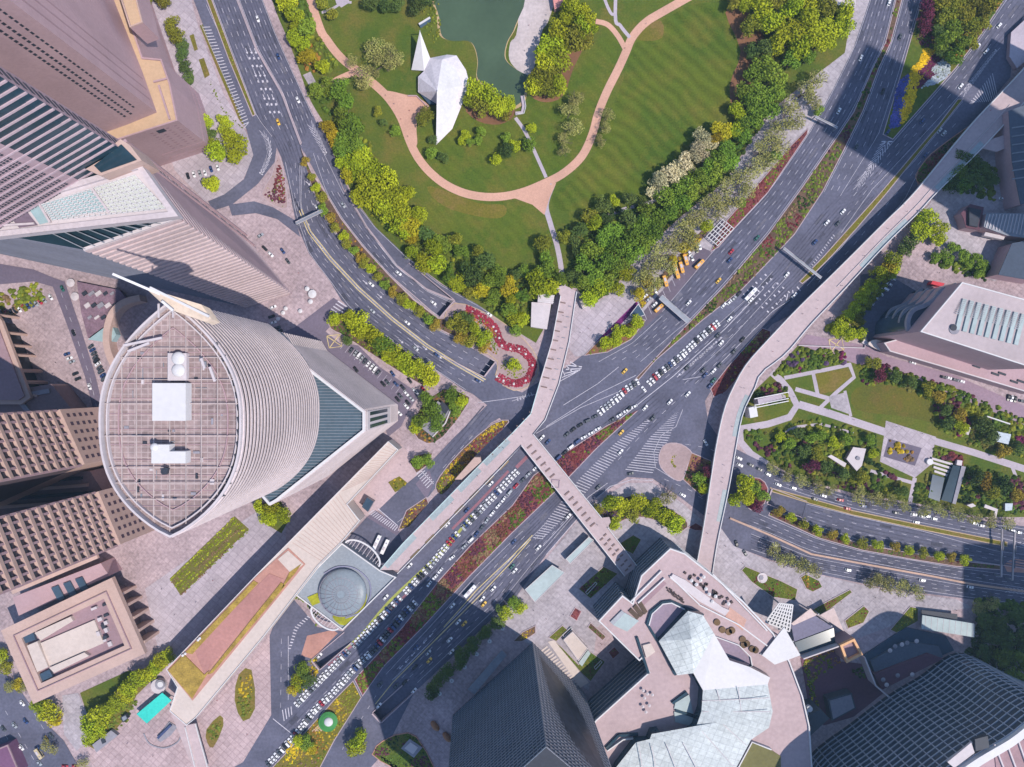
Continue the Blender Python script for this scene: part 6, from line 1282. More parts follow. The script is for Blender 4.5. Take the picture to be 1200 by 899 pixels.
# towers standing just outside the frame on the sunny side (their shadows cross the avenue)
def outside_tower(w, z, label):
    t = empty('office_tower', (w[0][0], w[0][1], 0), label, 'tower'); wv = [tuple(P(*q)[:2]) for q in w]; MB().prism(wv, 0, z).build('curtain_wall', GLASSB, t); bands(t, lift(wv, 0), lift(wv, z), int(z / 9), .4, .5, STEEL, cen(wv), True)
outside_tower([(1250, 330), (1303, 228), (1380, 270), (1325, 372)], 312, 'tall dark tower outside the right edge shading the avenue')
outside_tower([(1222, 150), (1250, 100), (1330, 140), (1300, 195)], 96, 'lower dark tower outside the right edge near the top corner')
outside_tower([(1345, 770), (1420, 770), (1420, 900), (1345, 900)], 235, 'dark tower outside the right edge shading the lower road')

# ---------------------------------------------------------------- plaza structures by the dark tower
def plaza_bits():
    def can(px, z, m, label, name='glass_canopy', ribs=0, side=None):
        w = xy(px, z); t = empty(name, (w[0][0], w[0][1], 0), label, 'canopy'); MB().prism(w, z - .6, z).build('roof', m, t)
        MB().prism(inset(w, 1.0), 0, z - .6).build('glass_walls', GLASS, t); parapet(t, w, z, .25, .35, OFFW, 'roof_edge'); return t
    can([(615, 691), (647, 662), (662, 671), (627, 706)], 7, GLASSC, 'pale teal roof of the plaza entrance hall beside the avenue')
    can([(663, 655), (690, 629), (696, 633), (668, 661)], 6, GLASSC, 'narrow pale teal entrance roof under the footbridge')
    w = xy([(660, 750), (671, 740), (689, 760), (678, 775)], 3); t = empty('court_pavilion', (w[0][0], w[0][1], 0), 'cream roof pavilion inside the sunken green and red court', 'pavilion'); MB().prism(w, 0, 3).build('body', CREAM, t); parapet(t, w, 3, .3, .5, OFFW); MB().prism(xy([(678, 777), (689, 762), (692, 766), (682, 781)], 2.4), 0, 2.4).build('glass_lobby', GLASSC, t)
    for k, q in enumerate(([(659, 744), (669, 735), (671, 737), (661, 747)], [(696, 782), (704, 774), (706, 776), (698, 785)], [(686, 694), (698, 682), (700, 684), (688, 697)])):
        o = empty('stair_enclosure', P(*q[0]), 'small white walled stair opening ' + ('above the cream court pavilion', 'below the cream court pavilion', 'in the red and green bed by the footbridge')[k], 'stair'); w = xy(q, 1.2); parapet(o, w, .2, 1.2, .3, WHITE, 'walls'); MB().poly(lift(inset(w, .3), .5)).build('opening', DARK, o)
    st = empty('plaza_steps', P(650, 790), 'banded broad steps between the sunken court and the dark tower', 'steps')
    for k in range(16): MB().prism(xy([(633 + k * 2.3, 763 + k * 2.9), (641 + k * 2.5, 757 + k * 2.9), (642.2 + k * 2.5, 758.4 + k * 2.9), (634.2 + k * 2.3, 764.4 + k * 2.9)], .5), .1, .5).build('step', CREAM, st)
    MB().prism(xy([(642, 752), (650, 750), (690, 800), (680, 806)], .35), .1, .42).build('landing', CREAM, st)
    # bottom left: tennis-green canopy, round tank, parking court
    w = xy([(160, 837), (190, 812), (201, 821), (172, 848)], 5); t = empty('turquoise_canopy', (w[0][0], w[0][1], 0), 'bright turquoise canopy roof on the banded plaza', 'canopy'); MB().prism(w, 4.4, 5).build('roof', TEALR, t)
    for p in w: MB().cyl((p[0], p[1], 0), .3, 4.4, 8).build('column', STEEL, t)
    t = empty('round_kiosk', P(188, 802), 'white ringed round roof above the turquoise canopy', 'kiosk'); MB().cyl(P(188, 802), 5.0, 3.5, 24).build('body', OFFW, t); MB().cyl(P(188, 802, 3.5), 3.4, .8, 24).build('roof_ring', CONC, t); MB().cyl(P(188, 802, 4.3), 2.0, .4, 20).build('roof_cap', WHITE, t)
    t = empty('green_kiosk', P(385, 845), 'round green roofed kiosk with white dome on the avenue median', 'kiosk'); MB().cyl(P(385, 845), 6.4, 2.6, 32).build('roof', mat('green_roof_tiles', (.05, .22, .06), .7), t); MB().cyl(P(385, 845, 2.6), 6.4, .8, 32, 4.0).build('roof_slope', mat('green_roof_tiles', (.05, .22, .06)), t); MB().dome(P(385, 846, 3.3), 3.2, 1.6, 24, 5).build('dome', WHITE, t, smooth=True)
    t = empty('planter_bench', P(404, 846), 'ochre timber deck strips beside the green roofed kiosk', 'deck')
    for k in range(5): MB().bar(P(366 + k * 3.2, 857 - k * .2, .6), P(376 + k * 2.6, 848 + k * 1.0, .6), 1.0, .5).build('plank', TERR, t)
    for i, (x, y) in enumerate(((510, 850), (524, 863))):
        t = empty('sculpture', P(x, y), 'bronze coloured oval plaza sculpture, ' + ('upper', 'lower') + ' of two beside the dark tower' if False else ('upper bronze oval sculpture on the lit plaza beside the dark tower', 'lower bronze oval sculpture on the lit plaza beside the dark tower')[i], 'sculpture')
        m = MB(); m.dome((0, 0, .5), 1.0, 1.0, 20, 6); o = m.build('body', mat('bronze', (.30, .13, .06), .4), t, (0, 0, 0), True); o.scale = (2.2, 4.2, 2.0); o.rotation_euler = (0, 0, .7); MB().box((0, 0, 0), 3.5, 6, .6, .7).build('plinth', PINKD, t, (0, 0, 0))
    for i, (x, y) in enumerate(((589, 734), (574, 749), (559, 764), (545, 779), (530, 795), (516, 810), (530, 888))):
        t = empty('plaza_lamp', P(x, y), 'white disc lamp in the shaded row beside the avenue, ' + nth(i + 1) + ' from the top' if i < 6 else 'white disc lamp standing alone near the bottom edge plaza', 'lamp', 'disc lamps beside the avenue' if i < 6 else None); MB().cyl((0, 0, 0), .12, 4, 8).build('post', STEEL, t, (0, 0, 0)); MB().cyl((0, 0, 4), 1.5, .35, 18, 1.3).build('lamp_disc', WHITE, t, (0, 0, 0)); MB().cyl((0, 0, 4.35), .5, .2, 12).build('cap', STEEL, t, (0, 0, 0))
    o = empty('light_well', P(480, 868), 'square grey plinth in the planted bed by the ramp', 'plinth'); MB().prism(xy([(470, 877), (480, 866), (495, 876), (485, 888)], 1), 0, 1.2).build('body', CONC, o); MB().prism(xy([(474, 877), (481, 870), (490, 876), (484, 884)], 1.4), 1.2, 1.5).build('lid', OFFW, o)
    o = empty('court_slab', P(195, 870), 'grey rounded parking court kerb below the turquoise canopy', 'kerb'); MB().prism(ribbon(xy(smooth([(168, 860), (175, 872), (192, 877), (208, 870), (213, 858)]), 1), .8), 0, .7).build('kerb_ring', CONC, o)
    o = empty('planter_pavilion', P(418, 520), 'green planted roof with white edge beside the drive', 'green roof'); MB().prism(xy([(488, 497), (513, 470), (528, 481), (507, 512)], 4), 0, 4).build('body', CONC, o); MB().prism(ribbon(xy([(528, 481), (522, 496), (507, 512)], 4.4), .8), 3.6, 5).build('roof_edge', OFFW, o); MB().prism(xy([(518, 470), (527, 478), (522, 486), (514, 478)], 4.3), 4, 4.3).build('roof_opening', DARK, o)
    for i, (x, y) in enumerate(((85, 332), (90, 348))): parasol(P(x, y, .1), 6.0, OFFW, ('large white round parasol left of the slatted tower foot, upper', 'large white round parasol left of the slatted tower foot, lower')[i], 'pair of large parasols')
    for i, (x, y) in enumerate(((361, 339), (367, 345), (365, 354))): parasol(P(x, y, .2), 3.4 if i != 1 else 6.0, WHITE, 'white parasol in the small green corner bed, ' + nth(i + 1) + ' from the top', 'corner bed parasols')
    for i, (x, y) in enumerate(((336, 362), (333, 367), (327, 374), (353, 365))): parasol(P(x, y, .1), 3.0, WHITE, 'white cafe parasol right of the slatted tower foot, ' + nth(i + 1) + ' from the top', 'cafe parasols')
    for i, (x, y) in enumerate(((578, 383), (581, 388), (585, 396), (588, 405), (598, 409), (608, 409), (616, 415), (624, 428), (582, 441), (590, 446), (602, 450), (616, 446))): t = tag(MB().dome(P(x, y, .4), .95, .9, 10, 4).build('flower_ball', WHITE), 'white flower ball in the red island border, ' + nth(i + 1) + ' along the curve from the top', 'topiary', 'flower balls in the red border')
    t = tag(MB().cyl(P(893, 677), 3.6, .9, 24).build('round_planter', OFFW), 'white round planter beside the lower end of the curved footbridge', 'planter'); MB().cyl(P(892, 677, .9), 1.6, .3, 16).build('opening', CONC, t)
    t = empty('pergola', P(845, 273), 'white square grid pergola beside the avenue', 'pergola')
    q = [P(828, 277, 4), P(847, 257, 4), P(860, 268, 4), P(841, 288, 4)]; MB().prism(xy([(829, 277), (847, 258.5), (859, 268), (841, 287)], .3), .05, .4).build('floor', mat('dark_purple_paving', (.10, .08, .12)), t)
    for i in range(6): MB().bar(lerp(q[0], q[1], i / 5), lerp(q[3], q[2], i / 5), .45, .4).build('beam', WHITE, t)
    for i in range(6): MB().bar(lerp(q[0], q[3], i / 5), lerp(q[1], q[2], i / 5), .45, .42).build('beam', WHITE, t)
    for p in q: MB().cyl((p.x, p.y, 0), .25, 3.8, 8).build('post', WHITE, t)
    t = empty('shelter', P(748, 366), 'dark glass shelter with white frame beside the bus bay', 'shelter'); w = xy([(738, 369), (748, 356), (756, 369), (744, 374)], 3.4); MB().prism(w, 3, 3.4).build('roof', GLASSB, t); parapet(t, w, 3.4, .2, .35, WHITE, 'roof_frame')
    for p in w: MB().cyl((p[0], p[1], 0), .2, 3, 8).build('post', STEEL, t)
    # gantries
    def gantry(a, b, label, w=2.0, z=6.5, sign=True):
        t = empty('sign_gantry', (P(*a) + P(*b)) / 2, label, 'gantry'); A, B = P(*a, z), P(*b, z)
        MB().bar(A, B, w, .9).build('beam', STEEL, t); n = (B - A).normalized(); s = Vector((-n.y, n.x, 0))
        for k in (-1, 1): MB().bar(A + s * w / 2 * k + Vector((0, 0, .6)), B + s * w / 2 * k + Vector((0, 0, .6)), .25, .3).build('rail', OFFW, t)
        for p in (A, B): MB().cyl((p.x, p.y, 0), .45, z, 10).build('post', STEEL, t)
        if sign: 
            for f in (.35, .65): p = lerp(A, B, f) + s * (w / 2 + .2); MB().bar(p - n * 3, p + n * 3, .25, 2.8).build('sign_panel', GLASSB, t)
    gantry((774, 348), (807, 377), 'grey sign gantry over the avenue by the bus bay', 3.6); gantry((918, 291), (962, 326), 'grey sign gantry over the lanes beside the curved footbridge', 1.6); gantry((347, 262), (378, 247), 'dark sign gantry over the north-west road', 2.0); gantry((955, 137), (981, 150), 'grey sign gantry in the tower shade on the avenue', 1.2)
    gantry((1174, 620), (1173, 676), 'dark sign gantry over the right-hand road, left of two', .6); gantry((1189, 624), (1186, 680), 'dark sign gantry over the right-hand road, right of two', .6)
    # orange wall along the right road, brick wall lines
    strip_wall('road_wall', [(855, 607), (900, 626), (950, 649), (1025, 663), (1092, 675), (1137, 684), (1215, 695)], 1.3, 1.1, mat('orange_wall', (.46, .31, .245)), 'long low orange wall between the right-hand roads')
    strip_wall('court_wall', [(935, 405), (1012, 408), (1013, 404)], .5, 1.5, OFFW, 'low pale wall above the right garden drive')
    t = empty('loading_court', P(195, 860), 'blue grey machine tray in the rounded court', 'equipment'); MB().prism(xy([(183, 866), (198, 846), (208, 852), (200, 862), (188, 870)], 1), 0, .8).build('tray', CONC, t)
    for k in range(6): MB().box(P(187 + k * 2.6, 863 - k * 2.6, .8), 2.2, 1.6, 1.2, .8).build('unit', mat('navy_unit', (.05, .07, .16)), t)
    t = empty('low_shed', P(122, 880), 'grey lilac shed roof in the trees by the banded plaza', 'shed'); MB().prism(xy([(108, 873), (130, 856), (138, 862), (113, 882)], 3), 0, 3).build('body', CONC, t); MB().prism(xy([(118, 867), (122, 864), (124, 870), (120, 872)], 3.5), 3, 3.6).build('hatch', DARK, t)
    t = empty('low_shed', P(145, 842), 'small dark shed roof below the row of yellow trees', 'shed'); MB().prism(xy([(141, 841), (147, 837), (150, 842), (144, 847)], 3), 0, 3).build('body', DARK, t); MB().prism(xy([(142.5, 841), (147, 838.5), (148.8, 842), (144.4, 845.4)], 3.2), 3, 3.2).build('roof', STEEL, t)
    t = empty('corner_block', P(5, 880), 'purple roofed block at the bottom left corner', 'office block'); MB().prism(xy([(-10, 880), (10, 872), (24, 905), (-10, 910)], 8), 0, 8).build('body', mat('plum_roof', (.17, .08, .15)), t); parapet(t, xy([(-10, 880), (10, 872), (24, 905), (-10, 910)], 8), 8, .8, 1.0, PINKD)
    t = empty('service_court', P(100, 350), 'low mauve service roof with hatches between the two towers', 'shed')
    MB().prism(xy([(90, 330), (140, 340), (150, 352), (132, 375), (103, 396), (95, 366)], 4), 0, 4).build('body', mat('mauve_roof', (.20, .13, .17), .85, .2, .2, .2, .9), t)
    for k in range(14): MB().box(P(100 + (k % 5) * 8 + (k // 5) * 3, 344 + (k // 5) * 14, 4), R.uniform(2, 5), R.uniform(1.5, 3), R.uniform(.6, 1.6), .6).build('roof_unit', [DARK, CONC, OFFW][k % 3], t)
plaza_bits()
# ================================================================== TREES
def crown_mesh(seed, n=1300, squash=.75, sparse=False):
    g = np.random.default_rng(seed); R0 = 5.0
    nl = int(g.integers(7, 11)); L = []
    for i in range(nl):
        a = g.uniform(0, 6.283); d = R0 * (.15 if i == 0 else g.uniform(.35, .68)); r = R0 * (g.uniform(.5, .62) if i == 0 else g.uniform(.28, .48))
        L.append((d * math.cos(a), d * math.sin(a), g.uniform(-.3, .45) * R0 * squash + (R0 * .25 if i == 0 else 0), r))
    W = np.array([l[3] ** 2 for l in L]); W /= W.sum(); V = np.zeros((n * 4, 3)); 
    for k in range(n):
        x, y, z, r = L[g.choice(nl, p=W)]
        u = g.normal(size=3); u[2] = u[2] * .8 + .35; u /= np.linalg.norm(u); p = np.array((x, y, z)) + u * r * (g.uniform(.75, 1.08) if g.random() < .8 else g.uniform(.3, .8)) * np.array((1, 1, squash))
        nrm = u * .8 + g.normal(size=3) * .55; nrm /= np.linalg.norm(nrm); a = np.cross(nrm, g.normal(size=3)); a /= np.linalg.norm(a); b = np.cross(nrm, a)
        s = g.uniform(.20, .46) * (.7 if sparse else 1.0); t = s * g.uniform(.6, 1.0); c0 = nrm * s * .25
        V[k * 4:k * 4 + 4] = (p - a * s - c0 * .0, p - b * t, p + a * s, p + b * t)
    me = bpy.data.meshes.new('crown'); me.from_pydata(V.tolist(), [], [(4 * i, 4 * i + 1, 4 * i + 2, 4 * i + 3) for i in range(n)]); return me
def trunk_mesh(seed, bare=False):
    g = random.Random(seed); mb = MB()
    def limb(a, b, r0, r1):
        a, b = Vector(a), Vector(b); d = (b - a).normalized(); s = d.orthogonal().normalized(); t = d.cross(s)
        A = [a + (s * math.cos(k * 1.0472) + t * math.sin(k * 1.0472)) * r0 for k in range(6)]; B = [b + (s * math.cos(k * 1.0472) + t * math.sin(k * 1.0472)) * r1 for k in range(6)]; mb.loft(A, B)
    limb((0, 0, -5.2), (.1, .1, -1.5), .34, .22)
    for i in range(9 if bare else 6):
        a = i * 6.283 / (9 if bare else 6) + g.uniform(-.3, .3); d = g.uniform(2.2, 3.4); e = (math.cos(a) * d, math.sin(a) * d, g.uniform(.2, 1.8)); limb((.1, .1, -1.7), e, .16, .07)
        if bare:
            for k in range(3): a2 = a + g.uniform(-.7, .7); limb(e, (e[0] + math.cos(a2) * 1.6, e[1] + math.sin(a2) * 1.6, e[2] + g.uniform(0, 1.2)), .08, .03)
    me = bpy.data.meshes.new('trunk'); me.from_pydata(mb.v, [], mb.f); return me
CR = [crown_mesh(100 + i) for i in range(7)]; CB = [crown_mesh(200 + i, 900, .6, True) for i in range(3)]; TR = [trunk_mesh(i) for i in range(3)]; TB = [trunk_mesh(20 + i, True) for i in range(2)]
def leaf(name, c, rnd=.3): return mat(name, c, .8, .22, .35, .18, 1.3, spec=.12, rnd=rnd)
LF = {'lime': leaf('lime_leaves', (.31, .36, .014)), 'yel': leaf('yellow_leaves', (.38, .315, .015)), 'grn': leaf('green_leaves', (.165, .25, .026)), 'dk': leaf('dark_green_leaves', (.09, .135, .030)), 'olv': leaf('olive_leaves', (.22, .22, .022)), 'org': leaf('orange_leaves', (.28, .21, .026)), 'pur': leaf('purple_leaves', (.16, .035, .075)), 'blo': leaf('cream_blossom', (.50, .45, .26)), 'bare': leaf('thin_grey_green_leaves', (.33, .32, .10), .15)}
BARK = mat('bark', (.11, .085, .07), .9)
ADJ = {'lime': 'lime', 'yel': 'golden', 'grn': 'green', 'dk': 'dark', 'olv': 'olive', 'org': 'orange', 'pur': 'purple', 'blo': 'cream-flowering', 'bare': 'thin'}
NT = [0]; CSC = 1.29
def tree(x, y, r, k, label, group):
    NT[0] += 1; i = NT[0]; g = random.Random(i * 13 + 5); rad = r * S; bare = k == 'bare'; hz = min(6.2, 5.2 * max(.55, rad / 6)); sc = rad / 5.0 * CSC
    nm = {'blo': 'flowering_tree', 'bare': 'plane_tree', 'pur': 'purple_tree'}.get(k, 'broadleaf_tree')
    c = P(x, y, hz); gz = GZ(c.x, c.y); t = empty(nm, (c.x, c.y, gz), label, 'tree', group); t.rotation_euler = (0, 0, g.uniform(0, 6.28))
    for nm2, me, m in (('trunk', (TB if bare else TR)[i % 2 if bare else i % 3], BARK), ('crown', (CB[i % 3] if bare else CR[i % 7]), LF[k])):
        if not me.materials: me.materials.append(None)
        o = bpy.data.objects.new(nm2, me); C.objects.link(o); o.material_slots[0].link = 'OBJECT'; o.material_slots[0].material = m; o.parent = t
        if nm2 == 'trunk': o.scale = (sc, sc, (hz + .3) / 5.2); o.location = (0, 0, hz + .2)
        else: o.scale = (sc * g.uniform(.84, 1.16), sc * g.uniform(.84, 1.16), sc * g.uniform(.8, 1.15)); o.location = (0, 0, hz + rad * .25)
_dg = [None]
def GZ(x, y, top=4.6):
    if _dg[0] is None: bpy.context.view_layer.update(); _dg[0] = bpy.context.evaluated_depsgraph_get()
    ok, loc, n, i, o, m = scene.ray_cast(_dg[0], Vector((x, y, top)), Vector((0, 0, -1)), distance=12)
    return loc.z if ok and (o.get('kind') == 'structure' or o.name.startswith(('ramp', 'deck', 'kerb'))) else .12
TREES = []
def row(phrase, group, k, pts, frm='the top'):
    n = len(pts)
    for i, p in enumerate(pts):
        kk = p[3] if len(p) > 3 else k; r = p[2]; size = 'broad ' if r >= 12 else ('small ' if r < 7 else '')
        lab = f'{size}{ADJ[kk]} tree {phrase}' + (f', {nth(i + 1)} from {frm}' if n > 1 else '')
        TREES.append((p[0], p[1], r, kk, lab, group))
row('in the plaza row beside the stone tower', 'trees by the stone tower', 'olv', [(178, -2, 9), (193, 1, 9), (204, 30, 9), (209, 42, 10), (215, 52, 7, 'dk'), (216, 66, 8, 'dk'), (220, 80, 8, 'dk'), (222, 93, 7, 'dk')])
row('on the pale plaza by the road bend', 'trees by the road bend', 'lime', [(262, 140, 7), (242, 145, 8), (266, 151, 8), (246, 157, 7, 'dk'), (271, 163, 9), (251, 170, 8), (275, 176, 13), (254, 180, 12), (249, 215, 11)])
row('between park path and road, upper strip', 'trees on the upper park edge', 'lime', [(337, 6, 11), (346, 20, 11), (360, 32, 12, 'grn'), (346, 45, 9), (356, 50, 10), (362, 70, 10, 'yel'), (378, 78, 9), (350, 32, 9), (333, -4, 9)])
row('along the top edge of the park', 'dark trees at the park top', 'dk', [(433, 3, 9), (452, 7, 8), (467, 8, 7), (490, 8, 9), (500, -2, 9), (378, 4, 8, 'olv'), (390, 20, 7, 'olv')])
row('on the lawn left of the tent', 'pale trees left of the tent', 'bare', [(440, 60, 11), (457, 62, 9), (450, 75, 12), (464, 72, 9), (425, 92, 12), (437, 85, 8), (413, 73, 7)])
row('in the wooded strip below the short park path', 'trees below the short park path', 'grn', [(385, 104, 9), (400, 106, 12), (405, 120, 10), (372, 108, 9), (405, 137, 12), (415, 152, 13), (385, 150, 9, 'yel'), (409, 168, 12), (391, 163, 9, 'yel'), (398, 180, 9), (420, 175, 11)])
row('in the big bright clump beside the road', 'bright clump by the road', 'lime', [(405, 190, 10), (428, 186, 12), (418, 200, 12), (440, 200, 14), (428, 215, 13), (455, 215, 14), (440, 230, 14), (460, 235, 14), (424, 232, 11), (475, 225, 11), (455, 250, 14), (473, 248, 13), (480, 263, 12, 'yel'), (492, 253, 10), (470, 270, 12), (482, 277, 9, 'yel'), (408, 208, 9, 'yel')])
row('round and clipped beside the tent', 'tree beside the tent', 'olv', [(500, 137, 10)])
row('in the dense clump right of the tent', 'clump right of the tent', 'lime', [(562, 108, 13), (553, 118, 9), (575, 115, 12), (568, 127, 13, 'olv'), (582, 128, 12), (594, 124, 10), (590, 134, 8, 'olv')])
row('on the lawn inside the path ring', 'small trees inside the ring path', 'grn', [(547, 158, 6, 'lime'), (564, 155, 6), (541, 165, 5, 'lime'), (552, 168, 5), (562, 165, 5), (592, 163, 6), (581, 188, 7, 'lime'), (594, 178, 8, 'dk'), (623, 152, 6, 'lime'), (604, 170, 7, 'lime'), (618, 172, 8), (505, 180, 7), (450, 145, 5, 'dk'), (442, 132, 6, 'olv'), (463, 155, 6), (520, 185, 6, 'dk'), (508, 165, 5, 'dk')])
row('in the long clump beside the sandy plaza', 'clump by the sandy plaza', 'lime', [(672, 14, 13), (688, 20, 12), (663, 22, 9), (680, 38, 13), (692, 35, 9), (655, 42, 13), (668, 52, 14, 'olv'), (685, 50, 10, 'olv'), (640, 55, 14), (655, 68, 14), (638, 75, 12), (650, 88, 13, 'olv'), (635, 95, 13, 'olv'), (622, 102, 11), (655, 102, 11), (640, 108, 11, 'olv')])
row('on the lawn edge right of the ring path', 'pale trees on the lawn edge', 'bare', [(675, 117, 10), (668, 130, 10), (672, 150, 10), (662, 165, 8), (660, 178, 7), (712, 135, 8), (708, 150, 7), (703, 165, 7)])
row('in the top right wood of the park', 'wood at the park corner', 'lime', [(858, 4, 10, 'olv'), (872, 0, 12), (890, 12, 14, 'lime'), (905, 2, 12, 'olv'), (925, 12, 14), (945, 5, 12), (965, 10, 13, 'olv'), (985, 18, 13), (880, 32, 12, 'olv'), (903, 30, 14, 'lime'), (922, 34, 14), (944, 28, 14, 'lime'), (965, 32, 14), (988, 34, 12), (912, 52, 14), (932, 55, 14), (953, 50, 13, 'lime'), (972, 48, 10), (895, 60, 12, 'dk'), (925, 74, 11, 'grn'), (945, 70, 9, 'grn'), (878, 62, 9, 'dk')])
row('in the wood below the park corner', 'wood below the park corner', 'grn', [(892, 78, 12), (905, 92, 13), (880, 92, 10), (868, 108, 10), (890, 108, 12), (908, 112, 11), (876, 124, 11), (898, 126, 11), (862, 132, 9, 'lime'), (886, 140, 10), (872, 146, 9), (846, 152, 11, 'yel'), (862, 152, 9, 'lime'), (836, 163, 9, 'yel'), (868, 160, 9)])
row('in the blossom row edging the mown lawn', 'flowering row on the lawn edge', 'blo', [(822, 162, 10), (832, 172, 8), (818, 174, 10), (812, 184, 10), (826, 184, 8), (803, 190, 11), (793, 199, 11), (806, 200, 8), (783, 207, 11), (773, 215, 11), (768, 224, 9)])
row('in the green belt below the blossom row', 'green belt below the blossom row', 'grn', [(850, 175, 10), (840, 185, 10), (852, 190, 9), (828, 197, 10), (840, 202, 10), (815, 207, 10), (828, 214, 10), (802, 216, 10), (812, 226, 10), (790, 226, 10), (798, 238, 10), (776, 235, 11), (785, 248, 10)])
row('in the dense green wood above the grey plaza', 'green wood above the grey plaza', 'grn', [(755, 250, 11), (770, 256, 11), (735, 258, 10, 'dk'), (752, 266, 11), (768, 272, 11), (720, 268, 11), (738, 278, 12), (755, 286, 11), (706, 282, 11), (722, 292, 12), (740, 298, 11), (692, 295, 11), (706, 306, 12), (724, 312, 11), (684, 312, 11), (698, 324, 11), (714, 330, 10), (735, 320, 9, 'lime'), (722, 338, 9, 'lime'), (700, 342, 10, 'lime'), (684, 332, 10), (674, 322, 9, 'dk'), (690, 352, 9, 'lime')])
row('along the shaded garden path in the park', 'trees on the shaded park path', 'dk', [(720, 235, 7, 'lime'), (737, 232, 8), (705, 240, 9), (752, 240, 8), (690, 252, 9, 'olv'), (696, 262, 9, 'lime'), (712, 258, 9), (680, 272, 9), (672, 285, 8), (660, 278, 8, 'olv'), (678, 296, 8)])
row('in the mixed wood along the service road', 'mixed wood by the service road', 'grn', [(500, 272, 9, 'dk'), (483, 296, 9, 'lime'), (520, 283, 10), (508, 292, 11, 'lime'), (533, 280, 9, 'olv'), (500, 308, 11, 'lime'), (540, 295, 8), (516, 312, 10, 'lime'), (560, 295, 8, 'olv'), (528, 322, 9), (570, 308, 10, 'dk'), (548, 315, 9, 'dk'), (537, 331, 9, 'lime'), (585, 318, 8), (556, 328, 11, 'dk'), (572, 330, 9), (598, 336, 10, 'yel'), (584, 330, 9), (551, 345, 8, 'olv'), (564, 342, 9, 'yel'), (578, 348, 9), (594, 362, 9), (598, 350, 8, 'lime'), (604, 374, 9, 'lime')])
row('around the path end near the white pavilion', 'trees by the white pavilion', 'grn', [(636, 288, 10, 'olv'), (641, 302, 9), (614, 317, 7), (638, 317, 10), (630, 332, 12, 'lime'), (645, 334, 10, 'lime'), (607, 322, 7, 'dk'), (656, 325, 8), (612, 345, 8), (603, 390, 7), (640, 345, 7), (614, 375, 8, 'lime')])
row('on the long paved promenade beside the avenue', 'plane trees on the promenade', 'bare', [(955, 95, 12), (940, 110, 12), (950, 118, 10), (925, 128, 12), (932, 142, 11), (915, 148, 12), (905, 162, 12), (915, 172, 11), (892, 178, 12), (898, 192, 11), (880, 196, 12), (868, 212, 12), (875, 225, 10), (852, 222, 12), (858, 238, 11), (838, 236, 12), (843, 252, 11), (824, 246, 12), (812, 258, 11), (800, 272, 12), (808, 284, 11), (788, 288, 12), (775, 300, 12), (780, 312, 11), (762, 316, 12), (750, 330, 11), (765, 336, 10)])
row('on the promenade kerb by the bus bay', 'small trees by the bus bay', 'grn', [(870, 238, 6), (828, 264, 8, 'lime'), (812, 276, 7, 'olv'), (800, 290, 7, 'yel'), (788, 305, 6, 'yel'), (760, 331, 8, 'org'), (748, 346, 8, 'yel'), (905, 182, 8), (957, 130, 6)])
row('in the magenta edged bed below the grey plaza', 'trees below the grey plaza', 'lime', [(745, 378, 8), (736, 388, 8), (725, 388, 8), (722, 398, 8), (711, 404, 8)])
row('on the hedge island beside the small car park', 'hedge island by the car park', 'lime', [(392, 375, 8), (408, 370, 9), (422, 378, 12), (428, 390, 10), (407, 400, 6, 'dk'), (440, 400, 11), (450, 404, 12, 'grn'), (462, 412, 11), (457, 418, 8), (472, 422, 11), (478, 430, 9), (490, 433, 12), (505, 440, 11)])
med = [(358, 190, 5), (366, 207, 5), (370, 220, 6), (377, 232, 6), (380, 246, 6), (390, 257, 6), (393, 268, 6), (403, 276, 6), (406, 287, 6), (415, 293, 6), (422, 302, 6), (428, 309, 6), (436, 317, 6), (443, 325, 6), (452, 333, 6), (462, 342, 7), (472, 350, 7), (480, 358, 7), (490, 366, 7), (502, 374, 7), (512, 382, 7)]
row('on the narrow median of the north-west road', 'small trees on the north-west median', 'olv', [(x, y, r, ('org', 'olv', 'lime', 'olv', 'grn')[i % 5]) for i, (x, y, r) in enumerate(med)])
row('on the red bordered island at the junction', 'trees on the red island', 'olv', [(538, 374, 8), (548, 372, 8, 'dk'), (545, 384, 9), (530, 380, 7), (556, 386, 9, 'lime'), (540, 395, 8, 'org'), (565, 396, 9, 'lime'), (552, 400, 8), (568, 408, 7, 'org'), (602, 430, 8, 'lime')])
row('in the triangular garden by the drive', 'trees in the triangular garden', 'grn', [(528, 463, 9), (540, 470, 8, 'lime'), (535, 478, 8), (498, 468, 10), (506, 482, 10), (512, 495, 9), (494, 490, 9), (488, 500, 7, 'lime'), (490, 540, 8), (502, 540, 7)])
row('below the podium foot of the round tower', 'trees at the round tower foot', 'lime', [(306, 592, 8), (320, 594, 10), (331, 604, 9), (317, 608, 9), (309, 605, 7)])
row('in the diagonal row above the banded plaza', 'yellow row above the banded plaza', 'lime', [(198, 766, 8), (190, 772, 9), (181, 781, 9), (172, 788, 10), (163, 796, 10), (154, 805, 10), (146, 813, 10), (138, 821, 10), (128, 830, 10), (120, 840, 11), (110, 848, 11), (105, 860, 10), (116, 858, 8)])
row('beside the bottom-left road', 'trees by the bottom-left road', 'lime', [(2, 768, 9), (8, 782, 8, 'olv'), (15, 800, 8, 'bare'), (28, 805, 8, 'bare'), (24, 800, 7, 'yel'), (48, 828, 10), (60, 832, 11), (65, 842, 8, 'yel'), (60, 875, 8, 'bare'), (98, 895, 7, 'bare')])
row('near the green roofed kiosk', 'trees near the green kiosk', 'lime', [(356, 785, 9, 'grn'), (352, 798, 10), (361, 794, 9, 'dk'), (346, 808, 7, 'yel'), (420, 862, 11, 'lime'), (416, 874, 10), (362, 868, 8, 'grn'), (352, 866, 7, 'lime'), (366, 876, 6, 'yel')])
